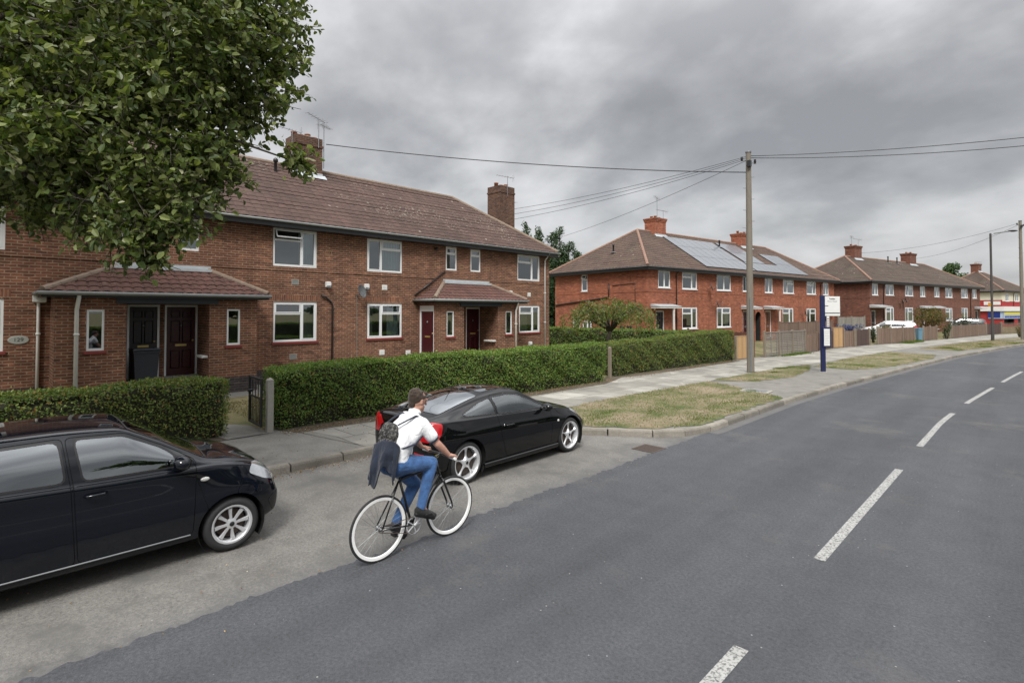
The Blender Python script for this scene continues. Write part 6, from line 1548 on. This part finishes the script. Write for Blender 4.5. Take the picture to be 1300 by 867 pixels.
CCUT = [('seam', cd, 'S', '', None), ('door', shrink(cd, .006), 'S', 'paint', None), ('door_window', cw_, 'S', 'cglass', 'door'), ('quarter_window', cq, 'S', 'cglass', None),
        ('windscreen', rounded([(.80, -.62), (.86, 0), (.80, .62), (.10, .525), (.10, -.525)], .06), 'T', 'cglass', None), ('rear_window', rounded([(-.78, -.50), (-.74, 0), (-.78, .50), (-1.62, .555), (-1.67, 0), (-1.62, -.555)], .06), 'T', 'cglassr', None),
        ('sunroof', rounded([(-.62, -.40), (-.62, .40), (.0, .40), (.0, -.40)], .05), 'T', 'cglassd', None),
        ('tail_lamp', rounded([(-1.70, .955), (-1.735, .82), (-1.80, .73), (-1.95, .69), (-1.95, .94), (-1.84, .985)], .04), 'S', 'lampred', None), ('headlight', rounded([(1.36, .745), (1.30, .80), (1.55, .745), (1.80, .60), (1.76, .545), (1.6, .62)], .02), 'S', 'lampclear', None),
        ('seam', [(-1.95, .60), (-1.95, .605), (-1.6, .66), (-1.6, .655)], 'S', '', None), ('bumper_lamp', [(-.62, .45), (-.40, .45), (-.40, .52), (-.62, .52)], 'B', 'lampred', None), ('number_plate', [(-.26, .58), (.26, .58), (.26, .69), (-.26, .69)], 'B', 'white', None)]
ct, cbody, cm = make_car(dict(name='parked_car', label='glossy black two door coupe with silver star wheels behind the cyclist', loc=(-7.0, 6.44, 0), rz=PI / 2 - R(-1.2), paint='paintblk', rows=CROWS, fw=1.26, rw=-1.26, wr=.315, ar=.362, hw=.858, ww=.205, rim=(5, 'star', .775), cuts=CCUT,
    cab=dict(x0=-1.0, x1=.72, zf=.28, zs=.83, w=.66, dash=.86, back=.86, seats=(-.12,), sw=(.28, .86), shelf=-1.6, sh=.86)))
for s in (-1, 1):
    sd = 'R' if s < 0 else 'L'; mirror(cm[('door', sd)], (.52, s * .78, .90), s, M['paintblk'], (.085, .115, .07))
    h = handle((cm[('door', sd)], M['paintblk']), -.38, .76, s * .862 if s < 0 else .89, .19)
    mb = MB(); mb.ell((-.50, s * .862, .765), (.014, .008, .014), 10, 6); mb.build('lock', M['chrome'], cm[('door', sd)], True)
    mb = MB(); mb.ell((.88, s * .862, .64), (.026, .012, .022), 12, 8); mb.build('side_indicator', M['amber'], ct, True)
    mb = MB(); mb.cbox((-.92, s * .83 - .02, .165), (.90, s * .83 + .02, .235), .012); mb.build('side_skirt', M['paintblk'], ct)
mb = MB(); mb.cbox((-.92, -.16, 1.225), (-.80, .16, 1.25), .006, 0, lambda x, y, z: (x, y, z + (x + .8) * .20)); mb.build('brake_light', M['lampred'], ct)
mb = MB(); mb.sweep([(-.72, .2, 1.27), (-.95, .2, 1.44)], [.008, .004], 6); mb.build('car_aerial', M['trim'], ct)
for s in (-.34, .34): mb = MB(); mb.lathe([(.03, .0), (.035, .0), (.035, .12), (.03, .12)], (-1.95, s * 1.4, .27), (1, 0, 0), 14); mb.build('exhaust', M['chrome'], ct, True)
# --- cars in the far drives
hatch('white car parked nose in on a drive behind the brown board fence', (-9.3, 55.0, .2), R(197), 'paintwhite', 'cars in the far drives', True, 80, (8, 'plain', .66)).scale = (1.1, 1.05, 1.06)
hatch('dark grey car parked behind the dark gate in front of the corner shop', (-6.6, 82.0, .2), R(200), 'paintgrey', 'cars in the far drives', True, 80, (8, 'plain', .66)).scale = (1.2, 1.05, 1.06)
# ------------------------------------------------------------------ bicycle and rider
BX, BY = -4.90, 3.40
t = thing('bicycle', 'black single speed bicycle with white rims, ridden along the lay-by edge', 'bicycle', (BX, BY, 0), PI / 2)
M['bframe'] = plain('black_frame', (.008, .008, .009), .3, coat=.6); M['wrim'] = plain('white_rim', (.86, .86, .85), .4, .03, 5.)
RH, FH, BB, SC, HT, HB = Vector((-.455, 0, .34)), Vector((.475, 0, .34)), Vector((-.055, 0, .275)), Vector((-.215, 0, .79)), Vector((.275, 0, .875)), Vector((.325, 0, .72))
for c in (RH, FH):
    wv = bpy.data.objects.new('wheel', None); col.objects.link(wv); wv.parent = t; wv.location = c
    mb = MB(); n = 64; mb.sweep([(.325 * math.cos(2 * PI * k / n), 0, .325 * math.sin(2 * PI * k / n)) for k in range(n + 1)], .0135, 10, 0, False); mb.build('tyre', M['rubber'], wv, True)
    mb = MB(); mb.lathe([(.283, -.006), (.287, -.011), (.315, -.0125), (.315, .0125), (.287, .011), (.283, .006)], (0, 0, 0), (0, 1, 0), 64, 0, True); auto(mb.build('rim', M['wrim'], wv))
    mb = MB(); mb.lathe([(.0, -.05), (.009, -.05), (.012, -.03), (.028, -.028), (.028, -.024), (.014, -.018), (.014, .018), (.028, .024), (.028, .028), (.012, .03), (.009, .05), (.0, .05)], (0, 0, 0), (0, 1, 0), 16); mb.build('hub', M['steel'], wv, True)
    mb = MB()
    for k in range(28):
        a = 2 * PI * k / 28; b = a + (.55 if (k // 2) % 2 else -.55); s = .026 if k % 2 else -.026; mb.sweep([(.027 * math.cos(b), s, .027 * math.sin(b)), (.279 * math.cos(a), 0, .279 * math.sin(a))], .0013, 4)
    mb.build('spokes', M['steel'], wv)
mb = MB(); hd = (HT - HB).normalized()
for a, b, r in ((SC, HT - hd * .03, .0145), (BB, HB + hd * .03, .017), (SC + Vector((-.005, 0, .03)), BB, .0145), (HB, HT, .019)): mb.sweep([a, b], r, 10)
for s in (-1, 1):
    mb.sweep([SC, RH + Vector((0, s * .058, 0))], .0085, 8); mb.sweep([BB + Vector((0, s * .022, 0)), BB + Vector((-.08, s * .04, .015)), RH + Vector((0, s * .058, 0))], .010, 8)
mb.build('frame', M['bframe'], t, True)
mb = MB(); mb.sweep([HB, HB - hd * .04], .021, 10)
for s in (-1, 1): mb.sweep([HB - hd * .035 + Vector((0, s * .02, 0)), HB - hd * .07 + Vector((.005, s * .05, 0)), FH + Vector((-.015, s * .052, .06)), FH + Vector((0, s * .052, 0))], [.014, .014, .011, .008], 8)
mb.build('fork', M['bframe'], t, True)
mb = MB(); BC = Vector((.335, 0, .968)); mb.sweep([HT, HT + hd * .06, BC], .014, 8); mb.build('stem', M['bframe'], t, True)
mb = MB(); mb.sweep([BC + Vector((-.02, -.29, .0)), BC + Vector((-.01, -.12, 0)), BC, BC + Vector((-.01, .12, 0)), BC + Vector((-.02, .29, 0))], .0125, 10); hb = mb.build('handlebar', M['bframe'], t, True)
for s in (-1, 1): mb = MB(); mb.sweep([BC + Vector((-.015, s * .19, 0)), BC + Vector((-.02, s * .30, 0))], .017, 12); mb.build('grip', M['wrim'], hb)
mb = MB(); mb.sweep([SC, SC + Vector((-.04, 0, .15))], .0125, 8); sp = mb.build('seat_post', M['steel'], t)
mb = MB(); mb.cap((-.36, -.04, .955), (-.22, -.012, .955), .034, .022, 10); mb.cap((-.36, .04, .955), (-.22, .012, .955), .034, .022, 10); mb.cap((-.25, 0, .957), (-.12, 0, .953), .026, .017, 10); remesh(mb, 'saddle', M['rubber'], t, .006, 4)
cy = -.045; mb = MB(); mb.lathe([(.084, -.002), (.094, -.002), (.094, .002), (.084, .002)], BB + Vector((0, cy, 0)), (0, 1, 0), 40, 0, True)
for k in range(5): a = 2 * PI * k / 5; mb.sweep([BB + Vector((.01 * math.cos(a), cy, .01 * math.sin(a))), BB + Vector((.087 * math.cos(a), cy, .087 * math.sin(a)))], .007, 6)
mb.build('chainring', M['alloy'], t)
PR, PL_ = Vector((.065, -.115, .385)), Vector((-.175, .115, .165))
for pd, s in ((PR, -1), (PL_, 1)):
    mb = MB(); mb.sweep([BB + Vector((0, s * .06, 0)), Vector((pd.x, s * .072, pd.z))], [.013, .010], 8); cr = mb.build('crank', M['alloy'], t)
    mb = MB(); mb.cbox((pd.x - .045, pd.y - .04, pd.z - .012), (pd.x + .045, pd.y + .04, pd.z + .012), .004); mb.build('pedal', M['trim'], cr)
mb = MB(); mb.sweep([BB + Vector((0, cy, .09)), RH + Vector((0, cy, .032))], .004, 5); mb.sweep([BB + Vector((0, cy, -.09)), RH + Vector((0, cy, -.032))], .004, 5); mb.lathe([(.03, -.002), (.036, -.002), (.036, .002), (.03, .002)], RH + Vector((0, cy, 0)), (0, 1, 0), 20, 0, True); mb.build('chain', M['iron'], t)
for s in (1,): mb = MB(); mb.lathe([(.0, -.012), (.02, -.012), (.02, .012), (0, .012)], BC + Vector((-.005, .06, -.045)), (1, 0, 0), 12); mb.build('bell', plain('yellow_bell', (.55, .45, .03), .4), t)

def skin_mat():
    g = G('skin'); oc = g.coord('Object'); c = g.mix(g.noise(9., oc, 4), (.42, .22, .16), (.56, .32, .24)); g.bsdf(Base_Color=c, Roughness=.72, Subsurface_Weight=.05, Subsurface_Radius=(.02, .008, .004)); return g.m
M['skin'] = skin_mat()
def cloth(name, c, s=40., var=.18):
    g = G(name); oc = g.coord('Object'); cc = g.mix(1., c, g.ramp(g.noise(s * .2, oc, 5), [(.3, 1 - var), (.7, 1 + var)]), 'MULTIPLY'); cc = g.mix(1., cc, g.ramp(g.noise(s * 8, oc, 2), [(.3, .88), (.7, 1.1)]), 'MULTIPLY')
    wr = g.noise(16., g.scale(oc, (1, 1.5, .7)), 3, .5, 1.2); g.bsdf(Base_Color=cc, Roughness=.9, Normal=g.bump(wr, .02, .7), Sheen_Weight=.15); return g.m
M['shirt'] = cloth('white_shirt', (.78, .79, .81), var=.05); M['jeans'] = cloth('blue_jeans', (.045, .118, .285), var=.45); M['navy'] = cloth('navy_cloth', (.010, .016, .032)); M['shoe'] = cloth('black_suede', (.012, .012, .013)); M['hair'] = cloth('brown_hair', (.040, .025, .016), 120., .4)
pt = thing('person', 'cyclist in white polo shirt and blue jeans leaning over the handlebar', 'person', (BX, BY, 0), PI / 2)
mb = MB()
SH = {-1: Vector((-.045, -.178, 1.385)), 1: Vector((-.02, .178, 1.40))}; EL = {-1: Vector((.095, -.262, 1.165)), 1: Vector((.085, .235, 1.185))}; WR = {-1: Vector((.255, -.262, 1.012)), 1: Vector((.252, .250, 1.014))}
HIP = {-1: Vector((-.26, -.085, .985)), 1: Vector((-.26, .085, .985))}; KN = {-1: Vector((.125, -.115, .925)), 1: Vector((.06, .105, .665))}; AN = {-1: Vector((.0, -.105, .49)), 1: Vector((-.175, .105, .315))}
hc = Vector((.03, 0, 1.605)); hr = Matrix.Rotation(R(16), 3, 'Y')
def H(x, y, z): return hc + hr @ Vector((x, y, z))
mb.ell(hc + Vector((-.008, 0, .02)), (.096, .077, .102), 20, 14, 0, hr); mb.cap(H(.025, -.0, -.05), H(.052, 0, -.088), .058, .040, 12); mb.cap(H(.02, -.035, -.055), H(.05, -.018, -.09), .035, .026, 10); mb.cap(H(.02, .035, -.055), H(.05, .018, -.09), .035, .026, 10)
mb.cap(H(.088, 0, .012), H(.108, 0, -.018), .012, .016, 8)                         # nose
mb.cap(H(.083, -.02, -.052), H(.083, .02, -.052), .010, .010, 8); mb.cap(H(.080, -.016, -.064), H(.080, .016, -.064), .010, .010, 8)   # lips
mb.cap(H(.080, -.045, .03), H(.090, -.01, .032), .011, .012, 8); mb.cap(H(.080, .045, .03), H(.090, .01, .032), .011, .012, 8)     # brow
for s in (-1, 1):
    mb.cap(H(-.012, s * .074, .018), H(-.004, s * .076, -.022), .017, .012, 8)
    mb.cap(SH[s], EL[s], .052, .041, 14); mb.cap(EL[s], EL[s].lerp(WR[s], .35), .042, .041, 14); mb.cap(EL[s].lerp(WR[s], .35), WR[s], .041, .026, 14)
    y = WR[s].y - s * .012; k0 = Vector((.315, y, .998))
    for j in (-1.2, 0, 1.2): mb.cap(WR[s] + Vector((0, j * .010, 0)), k0 + Vector((0, j * .022, 0)), .020, .017, 10)
    for j, (ln) in zip((-1.5, -.5, .5, 1.5), ((.95, 1.05, 1., .8) if s > 0 else (.8, 1., 1.05, .95))):
        o = Vector((0, j * .0205, 0)); a = k0 + o + Vector((-.004, 0, .002)); P = [a, a + Vector((.036 * ln, 0, -.006)), a + Vector((.046 * ln, 0, -.034)), a + Vector((.022 * ln, 0, -.054))]
        for q, w, r0, r1 in zip(P, P[1:], (.0105, .010, .009), (.010, .009, .0082)): mb.cap(q, w, r0, r1, 8)
    a = k0 + Vector((-.03, -s * .030, -.004)); P = [a, a + Vector((.022, -s * .018, -.022)), a + Vector((.040, -s * .016, -.042))]
    mb.cap(P[0], P[1], .013, .0115, 8); mb.cap(P[1], P[2], .0115, .0095, 8)
    mb.cap(HIP[s], KN[s], .078, .052, 14); mb.cap(KN[s], KN[s].lerp(AN[s], .35), .052, .050, 14); mb.cap(KN[s].lerp(AN[s], .35), AN[s], .050, .034, 14)
    mb.cap(AN[s], AN[s] + (Vector((.08, 0, -.105)) if s < 0 else Vector((.05, 0, -.12))), .033, .022, 10)
    mb.cap((-.26, s * .06, 1.03), (-.175, s * .07, 1.26), .095, .105, 14); mb.cap((-.175, s * .07, 1.26), (-.065, s * .085, 1.375), .105, .075, 14); mb.cap((-.05, s * .06, 1.40), SH[s], .06, .055, 12)
mb.cap((-.055, 0, 1.40), (.0, 0, 1.54), .064, .054, 14)
remesh(mb, 'body', M['skin'], pt, .0065, 5, .5)
mb = MB(); mb.ell(hc + Vector((-.034, 0, .048)), (.090, .086, .094), 18, 12, 0, hr); mb.cap(H(.045, -.035, .092), H(.045, .035, .092), .026, .026, 10); mb.cap(H(-.06, 0, .0), H(-.072, 0, -.045), .066, .045, 12)
for k in range(60):
    a = rng.normal(size=3); a /= np.linalg.norm(a); a[2] = abs(a[2]); b = hc + Vector((-.034, 0, .048)) + hr @ Vector(a * np.array([.088, .083, .092])); 
    if a[0] < .35: mb.cap(b, b + Vector((random.uniform(-.01, .02), random.uniform(-.015, .015), .012)), .014, .006, 6)
for s in (-1, 1): mb.cap(H(.03, s * .068, .06), H(-.02, s * .074, .035), .016, .02, 8)
remesh(mb, 'hair', M['hair'], pt, .007, 2)
for s in (-1, 1):
    mb = MB(); mb.ell(H(.086, s * .031, .014), (.012, .014, .009), 10, 6, 0, hr); mb.build('eye', plain('eye_white', (.6, .58, .55), .2), pt, True)
# shirt
mb = MB()
for s in (-1, 1):
    mb.cap((-.285, s * .07, .985), (-.27, s * .066, 1.10), .122, .118, 16); mb.cap((-.27, s * .066, 1.10), (-.185, s * .075, 1.27), .118, .126, 16); mb.cap((-.185, s * .075, 1.27), (-.070, s * .09, 1.378), .126, .092, 16); mb.cap((-.055, s * .06, 1.41), SH[s] + Vector((0, 0, -.005)), .072, .073, 14)
    e = SH[s].lerp(EL[s], .60); mb.cap(SH[s], e, .074, .070, 14); mb.cap(SH[s].lerp(Vector((-.15, s * .14, 1.24)), .3), Vector((-.16, s * .13, 1.24)), .07, .085, 12)
mb.cap((-.06, 0, 1.415), (-.02, 0, 1.49), .078, .066, 16); mb.cap((-.20, 0, 1.02), (-.17, 0, 1.10), .12, .11, 12)
sh_ = remesh(mb, 'shirt', M['shirt'], pt, .009, 6)
def band(name, c, ax, r, w, mat, par):
    q = MB(); q.lathe([(r - .012, -w / 2), (r, -w / 2), (r + .003, 0), (r, w / 2), (r - .012, w / 2)], c, ax, 28, 0, True); return q.build(name, mat, par, True)
for s in (-1, 1):
    e = SH[s].lerp(EL[s], .60); d = (EL[s] - SH[s]).normalized(); band('sleeve_trim', e + d * .052, d, .060, .018, M['navy'], sh_)
d = Vector((.35, 0, .93)); band('collar', Vector((-.018, 0, 1.492)), d, .068, .035, M['shirt'], sh_)
# jeans
mb = MB()
for s in (-1, 1):
    mb.cap(HIP[s] + Vector((-.03, 0, .0)), HIP[s].lerp(KN[s], .5), .112, .092, 16); mb.cap(HIP[s].lerp(KN[s], .5), KN[s], .092, .070, 16); mb.cap(KN[s], KN[s].lerp(AN[s], .4), .072, .066, 16); mb.cap(KN[s].lerp(AN[s], .4), AN[s] - (KN[s] - AN[s]) * .03, .066, .052, 16)
    mb.cap((-.30, s * .065, .96), (-.27, s * .06, 1.05), .112, .108, 16)
remesh(mb, 'jeans', M['jeans'], pt, .009, 6)
for s, tp in ((-1, Vector((.165, -.115, .345))), (1, Vector((-.065, .11, .130)))):
    mb = MB(); he = AN[s] + (Vector((-.045, 0, -.045)) if s < 0 else Vector((-.035, 0, -.04))); mb.cap(he, he.lerp(tp, .55), .042, .044, 12); mb.cap(he.lerp(tp, .5), tp, .046, .030, 12); mb.cap(AN[s] + Vector((0, 0, -.0)), he + Vector((.02, 0, 0)), .046, .045, 12)
    so_ = remesh(mb, 'shoe', M['shoe'], pt, .007, 4); d = (tp - he).normalized(); up = Vector((0, -1, 0)).cross(d) if s < 0 else Vector((0, -1, 0)).cross(d)
    if up.z < 0: up = -up
    mb = MB(); mb.cap(he - up * .036, tp - up * .026, .030, .026, 10); q = remesh(mb, 'sole', M['trim'], so_, .007, 2)
# backpack and jacket
t = thing('backpack', 'small grey patterned backpack on the cyclist\'s back', 'bag', (BX, BY, 0), PI / 2)
mb = MB(); mb.cap((-.345, -.06, 1.30), (-.345, .06, 1.30), .075, .075, 14); mb.cap((-.36, -.06, 1.23), (-.36, .06, 1.23), .07, .07, 14); mb.cap((-.33, -.05, 1.36), (-.33, .05, 1.36), .06, .06, 12)
g = G('patterned_bag'); oc = g.coord('Object'); v = g.n('TexVoronoi', {'Vector': oc, 'Scale': 55.}); g.bsdf(Base_Color=g.ramp(g.n('SeparateColor', {'Color': v.outputs['Color']}).outputs[0], [(.2, (.012, .012, .012)), (.6, (.045, .043, .04)), (.9, (.14, .135, .13))]), Roughness=.8)
remesh(mb, 'pack', g.m, t, .009, 4)
for s in (-1, 1):
    mb = MB(); P = [(-.30, s * .10, 1.40), (-.20, s * .125, 1.44), (-.09, s * .13, 1.475), (-.01, s * .135, 1.44), (.005, s * .14, 1.36)] ; mb.sweep(P, .016, 8, 0, True, .45); mb.sweep([(.005, s * .14, 1.36), (-.06, s * .20, 1.26), (-.16, s * .225, 1.20), (-.28, s * .18, 1.17), (-.38, s * .09, 1.18)], .011, 8, 0, True, .6); mb.build('shoulder_strap', M['navy'], t, True)
t = thing('jacket', 'navy jacket draped over the cyclist\'s backpack', 'jacket', (BX, BY, 0), PI / 2)
def spl(P, f):
    P = np.array(P); x = np.linspace(0, 1, len(P)); return np.array([pchip(x, P[:, k], np.array([f]))[0] for k in range(3)])
TOP_ = [(-.47, .07, 1.20), (-.455, -.06, 1.255), (-.41, -.15, 1.26), (-.36, -.185, 1.225), (-.325, -.175, 1.17)]
BOT_ = [(-.575, .02, .81), (-.55, -.06, .80), (-.50, -.15, 1.02), (-.445, -.205, .93), (-.425, -.20, .835), (-.40, -.19, .90)]
mb = MB(); NU, NV = 44, 26; ids = []
for i in range(NV + 1):
    v = i / NV; row = []
    for j in range(NU + 1):
        u = j / NU; a = spl(TOP_, u); b = spl(BOT_, u); p = a + (b - a) * v; out = np.array([-.55 + .3 * u, -.75, .1])
        fold = (math.sin(u * 17 + v * 2.5) * .022 + math.sin(u * 31 - v * 4) * .009 + math.sin(v * 13 + u * 6) * .007) * (.25 + v)
        p = p + out * (fold + .045 * math.sin(PI * min(1, v * 1.1)) * (1 - .4 * u)) + np.array([0, 0, .014 * math.sin(u * 23) * v]); row.append(mb.vert(p))
    ids.append(row)
for i in range(NV):
    for j in range(NU): mb.face((ids[i][j], ids[i][j + 1], ids[i + 1][j + 1], ids[i + 1][j]))
jo = mb.build('shell', M['navy'], t, True); md = jo.modifiers.new('s', 'SOLIDIFY'); md.thickness = .012; md.offset = -1
me = bpy.data.meshes.new_from_object(jo.evaluated_get(DEP())); jo.modifiers.clear(); jo.data = me
mb = MB(); mb.cap((-.44, -.02, 1.16), (-.50, -.01, 1.0), .055, .05, 12); mb.cap((-.50, -.01, 1.0), (-.545, .02, .88), .05, .035, 12); mb.cap((-.40, -.05, 1.2), (-.40, -.10, 1.02), .07, .05, 12); remesh(mb, 'sleeve', M['navy'], t, .009, 4)
mb = MB(); mb.box((-.425, -.225, .862), (-.419, -.213, .95)); mb.build('zip', M['white'], t)
# ------------------------------------------------------------------ sky, light, camera
w = bpy.data.worlds.new('World'); scene.world = w; w.use_nodes = True; T_ = w.node_tree; T_.nodes.clear()
class GW(G):
    def __init__(s): s.t = T_; s.out = T_.nodes.new('ShaderNodeOutputWorld')
g = GW()
SUN_EL, SUN_AZ = R(50), R(140)     # azimuth clockwise from +Y
sky = g.n('TexSky', None, sky_type='NISHITA', sun_disc=False, sun_elevation=SUN_EL, sun_rotation=SUN_AZ)
sky.air_density = 1.; sky.dust_density = 3.
d = g.n('TexCoord').outputs['Generated']
sep = g.n('SeparateXYZ', {'Vector': d}); zc = g.math('MAXIMUM', sep.outputs[2], .0)
inv = g.math('DIVIDE', 1., g.math('ADD', zc, .38))
p = g.n('CombineXYZ', {'X': g.math('MULTIPLY', sep.outputs[0], inv), 'Y': g.math('MULTIPLY', sep.outputs[1], inv), 'Z': .0}).outputs[0]
pm = g.n('Mapping', {'Vector': p, 'Location': (3.1, 1.7, 0), 'Rotation': (0, 0, R(20)), 'Scale': (1.1, 1.25, 1)}).outputs[0]
n1 = g.n('TexNoise', {'Vector': pm, 'Scale': 1.15, 'Detail': 7., 'Roughness': .48, 'Distortion': .0}).outputs['Fac']
n2 = g.n('TexNoise', {'Vector': pm, 'Scale': 3.2, 'Detail': 7., 'Roughness': .52, 'Distortion': .1}).outputs['Fac']
f = g.math('ADD', g.math('MULTIPLY', n1, .66), g.math('MULTIPLY', n2, .34))
cl = g.ramp(f, [(.38, (.150, .151, .155)), (.45, (.190, .191, .195)), (.50, (.240, .241, .244)), (.55, (.295, .296, .298)), (.62, (.355, .356, .357))])
# overcast: paler low down, bright overhead
low = g.ramp(zc, [(.0, 1.0), (.10, 1.0), (.36, .98), (.55, 1.8), (.75, 3.5), (1., 4.2)])
base = g.mix(1., cl, low, 'MULTIPLY')
haze = g.ramp(zc, [(.0, .6), (.09, .3), (.22, .0)])
base = g.mix(haze, base, (.235, .236, .241))
cloud = g.n('VectorMath', {0: base, 'Scale': 10.}, operation='SCALE').outputs[0]
skyc = g.mix(.94, sky.outputs[0], cloud)
bg = g.n('Background', {'Color': skyc, 'Strength': .1}); T_.links.new(bg.outputs[0], g.out.inputs[0])
su = bpy.data.lights.new('Sun', 'SUN'); su.energy = 1.5; su.angle = R(18); su.color = (1., .97, .92)
so = bpy.data.objects.new('Sun', su); col.objects.link(so)
sd = Vector((math.sin(SUN_AZ) * math.cos(SUN_EL), math.cos(SUN_AZ) * math.cos(SUN_EL), math.sin(SUN_EL)))
so.rotation_euler = sd.to_track_quat('Z', 'Y').to_euler(); so.location = (0, 0, 40)
cam = bpy.data.cameras.new('Camera'); co = bpy.data.objects.new('Camera', cam); col.objects.link(co)
co.location = (0, 0, 2.6); cam.sensor_width = 36.; cam.lens = 36. * 670 / 1300
co.rotation_euler = (PI / 2 + R(1.37), 0, PI / 4)
cam.shift_y = -(433.5 - 379.) / 1300; cam.clip_end = 3000; cam.clip_start = .1
scene.camera = co
scene.view_settings.view_transform = 'Standard'; scene.view_settings.look = 'None'; scene.view_settings.exposure = 1.12; scene.view_settings.gamma = 1.
scene.view_settings.use_curve_mapping = False
scene.render.engine = 'CYCLES'; scene.cycles.max_bounces = 8; scene.cycles.transparent_max_bounces = 12; scene.cycles.use_denoising = True
